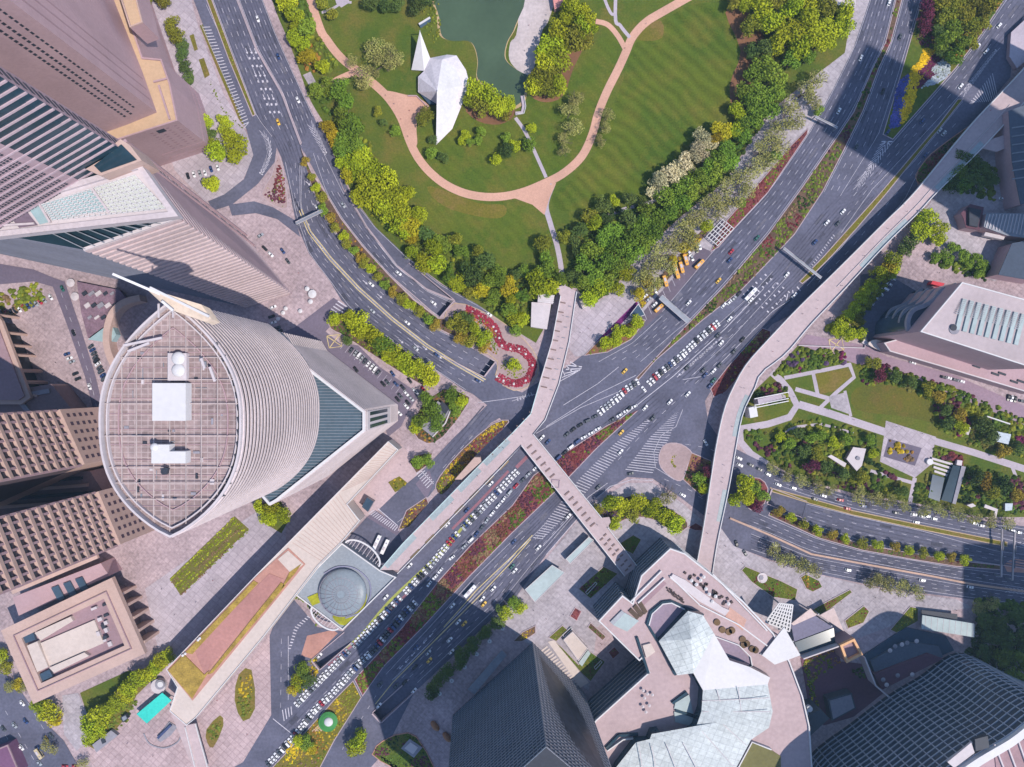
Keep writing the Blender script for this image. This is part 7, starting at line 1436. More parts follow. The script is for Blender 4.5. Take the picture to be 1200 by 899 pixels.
row('in the shaded row between avenue and dark tower', 'shaded row by the dark tower', 'dk', [(583, 728, 8), (572, 738, 8), (567, 744, 7), (556, 752, 8), (552, 760, 7), (541, 767, 8), (537, 775, 8), (526, 783, 8), (522, 790, 8), (510, 800, 9), (504, 810, 9)])
row('on the plaza beside the entrance hall', 'trees by the entrance hall', 'grn', [(604, 705, 8), (611, 712, 8, 'lime'), (594, 718, 8, 'lime'), (586, 712, 6, 'dk')])
row('on the mall lower terrace edge', 'trees by the bottom-left road' if False else 'terrace trees', 'lime', [(770, 795, 8), (776, 802, 7, 'olv')]); row('at the foot of the mall roof, bottom centre', 'terrace trees', 'lime', [(730, 838, 10), (738, 848, 11), (744, 842, 8, 'olv')])
row('on the lens island below the junction', 'trees on the lens island', 'lime', [(748, 586, 10), (716, 590, 10), (728, 594, 10), (766, 590, 9), (740, 600, 9, 'olv'), (757, 598, 9), (772, 600, 9), (783, 606, 9), (792, 614, 11), (720, 612, 8), (783, 580, 10, 'bare'), (700, 596, 6, 'olv')])
row('around the brick island by the curved footbridge', 'trees by the brick island', 'lime', [(828, 553, 7, 'pur'), (820, 562, 8, 'grn'), (823, 570, 7), (868, 565, 11), (872, 578, 11), (862, 586, 9), (884, 570, 8, 'grn'), (893, 582, 8, 'grn'), (886, 592, 7, 'pur')])
row('in the tree row between the two right-hand roads', 'row between the right-hand roads', 'olv', [(x, y, 6, ('org', 'lime', 'olv', 'lime')[i % 4]) for i, (x, y) in enumerate(((912, 599), (925, 607), (940, 614), (958, 620), (974, 625), (990, 630), (1010, 635), (1027, 638), (1046, 641), (1063, 644), (1082, 647), (1099, 650), (1114, 652), (1130, 655)))], 'the left')
row('lining the right garden above the road', 'pale trees lining the garden', 'bare', [(906, 548, 8), (922, 556, 8), (938, 563, 9), (955, 569, 9), (972, 574, 8), (1005, 580, 9), (1022, 585, 9), (1040, 588, 9), (1058, 592, 8), (1080, 595, 9), (1100, 598, 9), (1120, 601, 9), (1140, 605, 8), (1160, 609, 8), (1180, 612, 8)], 'the left')
row('on the plaza below the orange wall', 'pale trees below the orange wall', 'bare', [(905, 645, 9), (920, 655, 10), (938, 662, 10), (955, 668, 9), (1022, 680, 10), (1038, 684, 11), (1056, 690, 10), (1074, 694, 10), (1145, 712, 8), (1160, 704, 9)], 'the left')
row('beside the shaded courtyard right of the footbridge', 'trees right of the footbridge', 'lime', [(1083, 256, 11), (1096, 266, 10), (1078, 272, 12), (1096, 280, 10), (1064, 284, 10, 'dk'), (1060, 294, 8, 'dk'), (1044, 305, 10), (1036, 314, 9, 'yel'), (1028, 322, 10), (1044, 318, 8), (1018, 332, 8), (1012, 342, 8), (1006, 352, 8), (1000, 362, 8), (1004, 374, 9, 'olv'), (992, 372, 8), (985, 384, 8), (1008, 390, 7), (994, 392, 8), (978, 390, 6)])
row('in the small formal beds by the hall', 'trees in the formal beds', 'grn', [(1093, 302, 6), (1105, 298, 6), (1116, 292, 7), (1112, 306, 6), (1128, 300, 7), (1134, 308, 6), (1142, 304, 7), (1150, 312, 7), (1146, 322, 6)])
row('in the woodland corner at the top right', 'trees in the top right corner', 'olv', [(1083, 6, 9, 'pur'), (1098, 4, 10), (1118, 5, 10), (1140, 4, 11), (1162, 6, 11), (1085, 20, 8, 'pur'), (1104, 20, 11), (1126, 20, 11), (1148, 18, 10), (1083, 34, 8, 'pur'), (1098, 36, 8, 'dk'), (1114, 36, 11, 'grn'), (1134, 36, 10), (1150, 32, 8), (1104, 50, 12, 'grn'), (1122, 52, 11, 'grn'), (1136, 52, 8), (1116, 68, 10, 'grn'), (1102, 60, 7, 'dk')])
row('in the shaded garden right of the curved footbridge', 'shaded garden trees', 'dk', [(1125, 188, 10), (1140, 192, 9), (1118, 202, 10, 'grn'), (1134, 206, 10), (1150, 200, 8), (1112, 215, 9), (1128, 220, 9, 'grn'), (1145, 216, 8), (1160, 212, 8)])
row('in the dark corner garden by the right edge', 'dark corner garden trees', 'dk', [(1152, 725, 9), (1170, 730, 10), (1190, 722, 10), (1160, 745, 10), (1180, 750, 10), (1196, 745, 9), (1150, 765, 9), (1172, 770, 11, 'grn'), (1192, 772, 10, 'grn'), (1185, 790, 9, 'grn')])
row('in the thicket garden below the hall', 'thicket garden trees', 'olv', [(1022, 425, 8), (1030, 440, 8, 'pur'), (1050, 440, 8, 'dk'), (1065, 448, 8, 'dk'), (1085, 455, 8, 'olv'), (1098, 466, 8, 'org'), (1105, 480, 8, 'dk'), (1122, 488, 8, 'org'), (1125, 500, 8, 'lime'), (1112, 496, 8, 'dk'), (1148, 500, 9, 'dk'), (1158, 512, 9, 'dk'), (1190, 525, 8, 'dk'), (1172, 528, 8, 'org'), (1150, 565, 9, 'org'), (1160, 575, 9), (1140, 560, 9, 'dk'), (1175, 568, 9, 'dk'), (1188, 580, 8, 'org')])
row('in the shrubby left part of the right garden', 'left garden trees', 'grn', [(935, 505, 7, 'dk'), (948, 512, 8), (962, 510, 7), (975, 520, 7, 'lime'), (925, 520, 7), (940, 528, 8, 'dk'), (956, 532, 8, 'olv'), (950, 545, 8, 'pur'), (968, 548, 8, 'dk'), (985, 556, 8, 'dk'), (915, 512, 6, 'lime'), (990, 515, 7), (1018, 515, 6), (1020, 530, 6, 'lime'), (1010, 560, 7, 'olv'), (1055, 575, 7, 'dk')])

KEEP = 296
kinds = {}
for q in TREES: kinds.setdefault({'blo': 'b', 'bare': 'p', 'pur': 'u'}.get(q[3], 'l'), []).append(q)
rest = sorted(kinds['l'], key=lambda q: -q[2])[KEEP:]; rs = set(id(q) for q in rest)
for q in TREES:
    if id(q) not in rs: tree(*q)
def small_trees(lst):
    """the smaller crowns past the three hundred largest, in one mesh"""
    V, F, M, keys = [], [], [], []
    for x, y, r, k, lab, grp in lst:
        NT[0] += 1; i = NT[0]; rad = r * S; sc = rad / 5.0 * CSC; hz = min(6.2, 5.2 * max(.55, rad / 6)); p = P(x, y, hz); z = GZ(p.x, p.y); a = i * 1.7
        if k not in keys: keys.append(k)
        for me, zz, sz, mi in ((CR[i % 7], hz + rad * .25, sc, keys.index(k) + 1), (TR[i % 3], hz + .2, (hz + .3) / 5.2, 0)):
            n = len(V); ca, sa = math.cos(a), math.sin(a)
            V += [((v.co.x * ca - v.co.y * sa) * sc + p.x, (v.co.x * sa + v.co.y * ca) * sc + p.y, v.co.z * sz + zz + z) for v in me.vertices]
            for f in me.polygons: F.append(tuple(q + n for q in f.vertices)); M.append(mi)
    me = bpy.data.meshes.new('small_trees'); me.from_pydata(V, [], F); me.materials.append(BARK)
    for k in keys: me.materials.append(LF[k])
    me.polygons.foreach_set('material_index', M); o = bpy.data.objects.new('small_trees', me); C.objects.link(o); o['kind'] = 'stuff'
small_trees(rest)
# ================================================================== VEHICLES
def paint(name, c, metal=0.0): return mat(name, c, .35, .02, .2, .02, 1, spec=.5, metal=metal)
PT = {'white': paint('white_car_paint', (.72, .72, .75)), 'silver': paint('silver_car_paint', (.40, .42, .45), .3), 'black': paint('black_car_paint', (.018, .02, .025)), 'dark blue': paint('blue_car_paint', (.03, .06, .17)), 'dark grey': paint('grey_car_paint', (.07, .08, .095)), 'red': paint('red_car_paint', (.38, .03, .05)), 'yellow': paint('taxi_yellow_paint', (.72, .45, .07)), 'orange': paint('bus_orange_paint', (.72, .36, .06)), 'green': paint('green_car_paint', (.03, .12, .10)), 'beige': paint('beige_car_paint', (.55, .45, .28))}
CG = mat('car_glass', (.012, .016, .022), .08, .02, .2, .02, 1, spec=.5); TY = mat('tyre_rubber', (.02, .02, .022), .9)
def car_meshes(l=4.7, w=1.85, van=False):
    h = .95; st = [(-l / 2, .78, .66), (-l / 2 + .22, .93, .86), (-l / 2 + .9, 1.0, 1.0), (l * .16, 1.0, .97), (l * .36, .97, .86), (l / 2 - .18, .88, .74), (l / 2, .68, .60)]
    mb = MB(); ring = []
    for x, k, z in st:
        a = w / 2 * k; ring.append([(x, -a, .24), (x, -a, z * h - .16), (x, -a + .14, z * h), (x, a - .14, z * h), (x, a, z * h - .16), (x, a, .24)])
    V = [p for r in ring for p in r]; F = []
    for i in range(len(ring) - 1):
        for j in range(6): F.append((i * 6 + j, i * 6 + (j + 1) % 6, (i + 1) * 6 + (j + 1) % 6, (i + 1) * 6 + j))
    F += [tuple(range(6)), tuple(range(len(V) - 1, len(V) - 7, -1))]; mb.add(V, F)
    x0, x1, t0, t1 = (-l * .40, l * .20, -l * .27, l * .04) if not van else (-l * .47, l * .36, -l * .45, l * .22)
    zt = 1.45 if not van else 1.9; zb = .90; b = w / 2 * .93; tp = w / 2 * .74
    lo = [(x0, -b, zb), (x1, -b, zb), (x1, b, zb), (x0, b, zb)]; hi = [(t0, -tp, zt), (t1, -tp, zt), (t1, tp, zt), (t0, tp, zt)]; mb.loft([Vector(p) for p in lo], [Vector(p) for p in hi])
    body = bpy.data.meshes.new('car'); body.from_pydata(mb.v, [], mb.f); body.materials.append(None)
    def pane(ids, name, s=.86):
        q = [Vector((lo + hi)[i]) for i in ids]; c = sum(q, Vector()) / 4; n = (q[1] - q[0]).cross(q[3] - q[0]).normalized()
        if n.dot(c - Vector((0, 0, .9))) < 0: n = -n
        p = [c + (v - c) * s + n * .018 for v in q]; m = MB().poly(p); me = bpy.data.meshes.new(name); me.from_pydata(m.v, [], m.f); me.materials.append(CG); return me
    parts = [('windscreen', pane((1, 2, 6, 5), 'windscreen', .94), (0, 0, 0)), ('rear_window', pane((0, 3, 7, 4), 'rear_window', .9), (0, 0, 0)), ('side_window', pane((0, 1, 5, 4), 'side_window'), (0, 0, 0)), ('side_window', pane((3, 2, 6, 7), 'side_window'), (0, 0, 0))]
    wm = MB(); A = [Vector((.33 * math.cos(k * .5236), -.11, .33 * math.sin(k * .5236))) for k in range(12)]; wm.loft(A, [v + Vector((0, .22, 0)) for v in A]); wh = bpy.data.meshes.new('wheel'); wh.from_pydata(wm.v, [], wm.f); wh.materials.append(TY)
    for sx in (-1, 1):
        for sy in (-1, 1): parts.append(('wheel', wh, (sx * l * .3, sy * (w / 2 - .06), .33)))
    return body, parts
CAR, VAN = car_meshes(4.75, 1.95), car_meshes(5.2, 2.05, True)
def bus_meshes(l=11.0, w=2.6):
    mb = MB(); hh = 3.0
    o = [(-l / 2, -w / 2 + .2), (-l / 2 + .2, -w / 2), (l / 2 - .4, -w / 2), (l / 2, -w / 2 + .5), (l / 2, w / 2 - .5), (l / 2 - .4, w / 2), (-l / 2 + .2, w / 2), (-l / 2, w / 2 - .2)]
    mb.prism(o, .35, hh - .15); mb.loft(lift(o, hh - .15), [Vector((p[0] * .98, p[1] * .9, hh)) for p in o])
    body = bpy.data.meshes.new('bus'); body.from_pydata(mb.v, [], mb.f); body.materials.append(None); parts = []
    def bx(name, c, sx, sy, sz, m):
        q = MB().box(c, sx, sy, sz); me = bpy.data.meshes.new(name); me.from_pydata(q.v, [], q.f); me.materials.append(m); parts.append((name, me, (0, 0, 0)))
    bx('windscreen', (l / 2 - .02, 0, 1.2), .12, w - .9, 1.3, CG)
    for s in (-1, 1): bx('side_window', (-.2, s * (w / 2 - .02), 1.4), l - 1.6, .1, .9, CG)
    bx('roof_unit', (-l * .12, 0, hh), 2.6, 1.5, .28, OFFW); bx('roof_hatch', (l * .25, 0, hh), .9, .9, .12, CONC)
    for sx in (-.3, .3):
        for s in (-1, 1):
            wm = MB(); A = [Vector((.48 * math.cos(k * .5236), -.15, .48 * math.sin(k * .5236))) for k in range(12)]; wm.loft(A, [v + Vector((0, .3, 0)) for v in A]); wh = bpy.data.meshes.new('wheel'); wh.from_pydata(wm.v, [], wm.f); wh.materials.append(TY); parts.append(('wheel', wh, (sx * l, s * (w / 2 - .12), .48)))
    return body, parts
BUS, COACH = bus_meshes(), bus_meshes(8.0, 2.4)
NV = [0]; NCAR = [0]; EXTRA = []
def vehicle(kind, px, py, dx, dy, col, label, cat, group=None):
    body, parts = {'car': CAR, 'van': VAN, 'bus': BUS, 'coach': COACH}[kind]
    p = P(px, py, .8)
    if kind == 'car' and cat == 'car':
        NCAR[0] += 1
        if NCAR[0] > 298: EXTRA.append((p, dx, dy, col)); return None
    o = bpy.data.objects.new({'car': 'car', 'van': 'van', 'bus': 'bus', 'coach': 'coach'}[kind], body); C.objects.link(o); NV[0] += 1
    if cat == 'taxi': o.name = 'taxi'
    o.material_slots[0].link = 'OBJECT'; o.material_slots[0].material = PT[col]; z = GZ(p.x, p.y)
    o.location = (p.x, p.y, z); o.rotation_euler = (0, 0, math.atan2(-dy, dx)); tag(o, label, cat, group)
    for nm, me, lc in parts: c = bpy.data.objects.new(nm, me); C.objects.link(c); c.parent = o; c.location = lc
    return o
def queue(pl, pitch, turn, phrase, group, mix, frm='the footbridge', skip=.0, jit=.4):
    """vehicles spaced along a pixel polyline; turn = angle between car and line in degrees"""
    L = plen(pl); d = 1.0; i = 0; g = random.Random(int(L * 10))
    while d < L:
        (x, y), u = at(pl, d); d += pitch * g.uniform(.94, 1.1)
        if g.random() < skip: continue
        i += 1; a = math.radians(turn + g.uniform(-5, 5)); ca, sa = math.cos(a), math.sin(a); dx, dy = u[0] * ca - u[1] * sa, u[0] * sa + u[1] * ca
        c = g.choice(mix); kind = 'van' if g.random() < .2 else 'car'
        vehicle(kind, x - u[1] * g.uniform(-jit, jit), y + u[0] * g.uniform(-jit, jit), dx, dy, c, f'{c} {kind} {phrase}, {nth(i)} from {frm}', kind, group)
JAM = ['white'] * 13 + ['silver', 'silver', 'white', 'white', 'black', 'dark blue', 'dark grey', 'red', 'white', 'dark grey', 'dark blue', 'silver']
queue([(606, 552), (575, 585), (530, 632), (500, 668), (472, 697), (440, 731), (408, 763), (380, 792), (344, 829)], 4.7, 92, 'packed side-on in the outer jam row', 'outer jam row', JAM, skip=.04)
queue([(628, 548), (604, 570), (590, 585), (560, 624), (545, 640), (528, 655), (498, 690)], 10.0, 0, 'nose to tail beside the red median', 'cars beside the red median', JAM, skip=.1)
queue([(748, 447), (735, 455), (722, 468), (706, 480), (700, 486)], 4.6, 95, 'side-on beyond the median tip', 'row beyond the median tip', JAM, 'the top')
queue([(698, 488), (686, 494), (672, 503), (660, 513)], 9.5, 0, 'nose to tail heading for the footbridge', 'cars heading for the footbridge', ['dark grey', 'green', 'white', 'black'], 'the top')
queue([(744, 476), (728, 485), (705, 500), (678, 516), (660, 532), (650, 540)], 9.5, 0, 'nose to tail along the red median tip', 'cars along the red median tip', ['dark blue', 'white', 'dark grey', 'black', 'white'], 'the top', .15)
queue([(836, 383), (833, 386)], 4, 95, 'at the head of the row below the median', 'row below the planted median', ['red'], 'the top')
def run(lst, phrase, group, frm='the top', cat='car'):
    lst = sorted(lst, key=lambda q: q[1])
    for i, q in enumerate(lst): vehicle(cat, q[0], q[1], q[2], q[3], q[4], f'{q[4]} {cat} {phrase}' + (f', {nth(i + 1)} from {frm}' if len(lst) > 1 else ''), cat, group)
D = (.68, -.73)
run([(848, 358, *D, 'white'), (855, 354, *D, 'white'), (860, 350, *D, 'silver'), (866, 344, *D, 'black'), (855, 374, *D, 'white'), (805, 431, *D, 'dark grey'), (737, 479, *D, 'black'), (756, 478, *D, 'white'), (826, 440, *D, 'dark blue')], 'on the lanes below the planted median', 'cars below the planted median')
run([(841, 393, *D, 'dark grey'), (845, 402, *D, 'white'), (870, 398, *D, 'black'), (860, 412, *D, 'dark grey'), (836, 435, *D, 'white'), (843, 428, *D, 'dark grey'), (824, 434, *D, 'dark grey'), (806, 462, *D, 'white'), (785, 471, *D, 'white'), (832, 452, *D, 'dark blue'), (836, 446, *D, 'green')], 'in the arrow lanes beside the curved footbridge', 'cars in the arrow lanes')
run([(857, 295, *D, 'red'), (855, 305, *D, 'dark blue'), (887, 279, *D, 'green'), (807, 355, *D, 'white'), (880, 352, *D, 'white'), (1042, 3, .35, -.94, 'white'), (1009, 68, .45, -.9, 'white'), (983, 130, .5, -.86, 'white')], 'driving on the north-east avenue', 'cars on the north-east avenue')
run([(969, 261, *D, 'white'), (988, 248, *D, 'white'), (982, 262, *D, 'dark grey'), (955, 284, *D, 'dark blue'), (931, 346, *D, 'white'), (922, 322, *D, 'white'), (1055, 43, .4, -.92, 'dark grey'), (1035, 107, .42, -.9, 'black'), (1004, 172, .5, -.86, 'dark grey'), (1081, 142, *D, 'dark blue'), (1101, 153, *D, 'silver'), (1106, 156, *D, 'silver'), (1126, 101, *D, 'white'), (1156, 60, *D, 'white'), (1171, 30, *D, 'white'), (1146, 54, *D, 'white'), (1084, 182, *D, 'dark blue'), (1040, 155, .6, -.8, 'dark blue')], 'on the far lanes near the curved footbridge', 'cars on the far lanes')
run([(727, 530, *D, 'white'), (765, 490, *D, 'dark grey'), (755, 480, *D, 'white') if False else (701, 571, *D, 'dark grey'), (739, 555, .9, -.2, 'dark grey'), (666, 605, *D, 'white'), (827, 519, .5, .85, 'white'), (800, 580, .85, .5, 'white'), (625, 508, *D, 'white') if False else (642, 518, *D, 'dark blue'), (635, 513, *D, 'white')], 'crossing the junction below the forked footbridge', 'cars crossing the junction')
run([(631, 642, *D, 'white'), (603, 669, *D, 'white'), (602, 635, *D, 'dark blue'), (600, 664, *D, 'green'), (530, 710, *D, 'white'), (537, 729, *D, 'white'), (527, 750, *D, 'white'), (529, 764, *D, 'white'), (487, 759, *D, 'dark blue'), (502, 765, *D, 'silver'), (486, 782, *D, 'black'), (445, 802, *D, 'dark grey'), (464, 804, *D, 'dark grey'), (474, 800, *D, 'black'), (444, 827, *D, 'white'), (485, 810, *D, 'white'), (565, 702, *D, 'white'), (578, 690, *D, 'white')], 'on the shaded avenue left of the dark tower', 'cars on the shaded lanes')
run([(567, 708, *D, 'yellow'), (544, 731, *D, 'yellow'), (503, 774, *D, 'yellow')], 'taxi on the shaded avenue lanes', 'taxis on the shaded lanes'); run([(732, 435, *D, 'yellow'), (842, 329, *D, 'yellow'), (728, 507, *D, 'yellow'), (326, 143, .35, .94, 'yellow')], 'taxi on the sunlit roads', 'taxis on the sunlit roads')
run([(575, 567, *D, 'white'), (576, 568, *D, 'white') if False else (524, 615, *D, 'white'), (547, 598, *D, 'dark blue'), (480, 663, *D, 'white'), (452, 700, *D, 'white'), (372, 772, *D, 'white')], 'in the kerb lane below the footbridge arm', 'cars in the kerb lane')
run([(435, 333, .75, .66, 'white'), (467, 320, .78, .62, 'white'), (507, 354, .8, .6, 'white'), (477, 378, .78, .62, 'white'), (573, 368, .8, .6, 'white'), (512, 416, .8, .6, 'dark blue'), (326, 66, .3, .95, 'dark blue'), (349, 117, .45, .9, 'white'), (302, 22, .3, .95, 'white'), (344, 345, .7, .7, 'white') if False else (436, 364, .75, .66, 'silver'), (372, 244, .6, .8, 'white'), (402, 240, .55, .83, 'silver'), (560, 446, .85, .5, 'dark blue'), (487, 408, .78, .62, 'silver')], 'driving on the north-west road', 'cars on the north-west road')
run([(907, 639, .9, .3, 'white'), (994, 668, .95, .2, 'silver'), (1081, 680, .97, .2, 'white'), (1137, 688, .97, .2, 'white'), (863, 637, -.3, -.95, 'black'), (873, 648, -.5, -.85, 'dark grey')], 'on the road below the orange wall', 'cars below the orange wall', 'the top')
run([(866, 537, .9, .42, 'white'), (867, 545, .9, .42, 'white'), (880, 545, .9, .42, 'dark grey'), (890, 550, .9, .42, 'dark grey'), (900, 556, .9, .42, 'silver'), (912, 568, .9, .4, 'white'), (930, 572, .95, .35, 'silver'), (955, 585, .95, .3, 'dark grey'), (965, 581, .95, .3, 'white'), (985, 586, .95, .2, 'red'), (993, 596, .95, .2, 'red'), (1071, 603, .97, .18, 'white'), (1081, 605, .97, .18, 'white'), (1087, 605, .97, .18, 'silver'), (1074, 612, .97, .18, 'white'), (1095, 608, .97, .18, 'silver'), (1142, 613, .97, .18, 'silver'), (1150, 616, .97, .18, 'white'), (1186, 622, .97, .18, 'white'), (1194, 624, .97, .18, 'silver'), (1050, 601, .97, .18, 'dark grey'), (1012, 593, .97, .2, 'dark blue')], 'on the road beside the right garden', 'cars beside the right garden')
# parked
queue([(411, 410), (418, 415), (432, 427), (447, 440)], 5.0, 90, 'parked in the row behind the hedge island', 'car park by the hedge island', ['white', 'dark grey', 'black', 'white', 'dark blue', 'silver'], 'the top'); 
run([(417, 433, .6, .8, 'black'), (460, 438, .6, .8, 'dark blue'), (449, 450, .65, .75, 'black'), (454, 448, .65, .75, 'dark grey'), (464, 450, .7, .7, 'dark blue'), (472, 454, .65, .75, 'black'), (476, 461, .65, .75, 'white'), (469, 464, .65, .75, 'dark grey'), (466, 468, .65, .75, 'black'), (482, 467, .65, .75, 'silver'), (478, 472, .65, .75, 'black'), (486, 458, .65, .75, 'white'), (490, 462, .65, .75, 'white'), (496, 456, .65, .75, 'red'), (476, 476, .65, .75, 'white'), (468, 484, .65, .75, 'white'), (445, 464, .65, .75, 'black'), (454, 472, .65, .75, 'black'), (480, 446, .6, .8, 'black')], 'in the car park beside the glass wedge block', 'car park by the glass block')
queue([(106, 405), (113, 423), (122, 445)], 4.6, 78, 'parked by the round tower ring wall', 'cars by the ring wall', ['white', 'dark grey', 'black', 'black', 'dark blue', 'white', 'silver'], 'the top')
queue([(2, 369), (20, 363), (40, 356), (55, 350)], 5.0, 78, 'parked below the yellow hedge, left edge', 'cars below the yellow hedge', ['black', 'white', 'dark blue', 'dark grey', 'red', 'silver'], 'the left')
run([(78, 415, .9, -.35, 'dark blue'), (81, 420, .9, -.35, 'white'), (84, 424, .9, -.35, 'silver'), (88, 438, .9, -.4, 'black'), (91, 444, .9, -.4, 'black'), (60, 372, .5, .8, 'white') if False else (59, 348, .5, .85, 'white'), (73, 338, .4, .9, 'green'), (86, 390, .35, .94, 'black'), (105, 453, .35, .94, 'white')], 'beside the left-hand service road', 'cars by the left service road')
run([(220, 206, .3, .95, 'black'), (227, 204, .3, .95, 'white'), (234, 203, .3, .95, 'silver'), (240, 202, .3, .95, 'white'), (247, 198, .3, .95, 'dark blue'), (255, 196, .3, .95, 'white')], 'parked in the forecourt row of the stone tower', 'forecourt row of the stone tower', 'the right')
run([(310, 291, .7, .7, 'black'), (317, 298, .7, .7, 'white'), (331, 294, .6, .8, 'dark blue'), (320, 360, .9, -.4, 'white'), (318, 371, .9, -.3, 'black'), (320, 378, .9, -.3, 'white'), (325, 384, .9, -.3, 'dark grey'), (305, 276, .8, -.5, 'silver'), (337, 306, .6, .8, 'dark grey'), (327, 388, .9, -.3, 'black')], 'beside the right foot of the slatted tower', 'cars by the slatted tower')
queue([(1047, 326), (1042, 333), (1036, 340), (1030, 346), (1024, 352), (1018, 358)], 7.4, 75, 'parked in the shaded drop-off of the hall', 'cars at the hall drop-off', ['white', 'white', 'silver', 'white'], 'the top')
run([(1044, 322, .8, .5, 'dark grey'), (1106, 442, .95, .25, 'black'), (1112, 443, .95, .25, 'white'), (1119, 445, .95, .25, 'dark grey'), (1127, 447, .95, .25, 'white'), (1182, 466, -.2, 1, 'black'), (1186, 467, -.2, 1, 'white'), (1190, 468, -.2, 1, 'black'), (1198, 470, .9, .2, 'dark grey'), (1070, 425, .95, .25, 'white')], 'on the pink drive beside the hall', 'cars on the hall drive')
run([(1102, 168, .9, .2, 'dark grey') if False else (1175, 233, .9, .2, 'white'), (1150, 222, .9, .3, 'dark grey'), (1139, 222, .9, .3, 'silver')], 'in the shaded court at the right edge', 'cars in the shaded court')
run([(25, 876, .6, .8, 'white'), (30, 845, .6, .8, 'dark blue'), (4, 854, .6, .8, 'dark grey'), (46, 894, .6, .8, 'silver'), (32, 842, .6, .8, 'white') if False else (17, 850, .6, .8, 'silver'), (26, 824, .6, .8, 'white'), (60, 862, .6, .8, 'dark grey'), (76, 898, .9, .1, 'red'), (88, 898, .9, .1, 'red'), (46, 877, .6, .8, 'dark blue')], 'on the bottom-left road', 'cars on the bottom-left road')
run([(54, 866, .55, .83, 'yellow')], 'taxi on the bottom-left road', 'taxi bottom left')
for i, (x, y, c) in enumerate(((845, 289, 'white'), (816, 293, 'black'), (820, 289, 'white'), (808, 297, 'white'), (811, 302, 'silver'), (768, 340, 'white'), (756, 347, 'white'), (760, 351, 'silver'), (767, 357, 'white'))):
    if i: vehicle('car', x, y, (.35 if i < 6 else .75), (.93 if i < 6 else -.66), c, f'{c} car parked in the bus bay beside the avenue, {nth(i)} from the right', 'car', 'cars in the bus bay')
for i, (x, y, dx, dy, k) in enumerate(((803, 305, .3, .95, 'coach'), (798, 314, .28, .96, 'coach'), (792, 318, .28, .96, 'bus'), (779, 330, .28, .96, 'coach'), (819, 310, .72, -.7, 'coach'), (772, 361, .74, -.67, 'coach'))):
    vehicle(k, x, y, dx, dy, 'orange', ('orange coach parked at the right end of the bus bay', 'orange coach parked second from the right in the bus bay', 'long orange bus parked in the middle of the bus bay', 'pale orange coach parked at the left of the bus bay', 'orange coach pulling out beside the bus bay', 'orange coach waiting below the white cars of the bus bay')[i], k, 'orange coaches at the bus bay')
vehicle('bus', 879, 345, *D, 'white', 'long white bus on the avenue near the lane wording', 'bus'); vehicle('bus', 442, 635, .42, -.9, 'white', 'left white coach of the pair in the shaded apron', 'bus', 'pair of white coaches'); vehicle('bus', 451.5, 640, .42, -.9, 'white', 'right white coach of the pair in the shaded apron', 'bus', 'pair of white coaches')
vehicle('bus', 551, 692, *D, 'white', 'white bus at the edge of the tower shadow', 'bus'); vehicle('coach', 47, 882, .55, .83, 'beige', 'beige coach on the bottom-left road', 'coach'); vehicle('coach', 524, 615, *D, 'white', 'white minibus in the kerb lane under the footbridge arm', 'coach') if False else None
vehicle('coach', 537, 729, .68, -.73, 'silver', 'silver minibus beside a yellow taxi on the shaded lanes', 'coach') if False else None

queue([(487, 706), (470, 724), (452, 745), (438, 762), (420, 778), (392, 810), (368, 833), (346, 862), (312, 898)], 4.7, 92, 'packed side-on in the inner jam row', 'inner jam row', JAM)
queue([(842, 378), (820, 396), (795, 420), (770, 440), (752, 458)], 4.6, 95, 'parked side-on below the planted median', 'row below the planted median', JAM, 'the top', .03)
def jam_cars(lst):
    """cars past the three hundredth: one mesh for the rest of the two packed rows"""
    V, F, M = [], [], []; cols = list(PT)
    for p, dx, dy, col in lst:
        a = math.atan2(-dy, dx); ca, sa = math.cos(a), math.sin(a); z = GZ(p.x, p.y)
        for me, lc, mi in [(CAR[0], (0, 0, 0), cols.index(col))] + [(m, l_, len(cols) + (n == 'wheel')) for n, m, l_ in CAR[1]]:
            n0 = len(V); V += [((v.co.x + lc[0]) * ca - (v.co.y + lc[1]) * sa + p.x, (v.co.x + lc[0]) * sa + (v.co.y + lc[1]) * ca + p.y, v.co.z + lc[2] + z) for v in me.vertices]
            for f in me.polygons: F.append(tuple(q + n0 for q in f.vertices)); M.append(mi)
    me = bpy.data.meshes.new('packed_cars'); me.from_pydata(V, [], F)
    for c in cols: me.materials.append(PT[c])
    me.materials.append(CG); me.materials.append(TY); me.polygons.foreach_set('material_index', M); o = bpy.data.objects.new('packed_cars', me); C.objects.link(o); o['kind'] = 'stuff'
jam_cars(EXTRA)
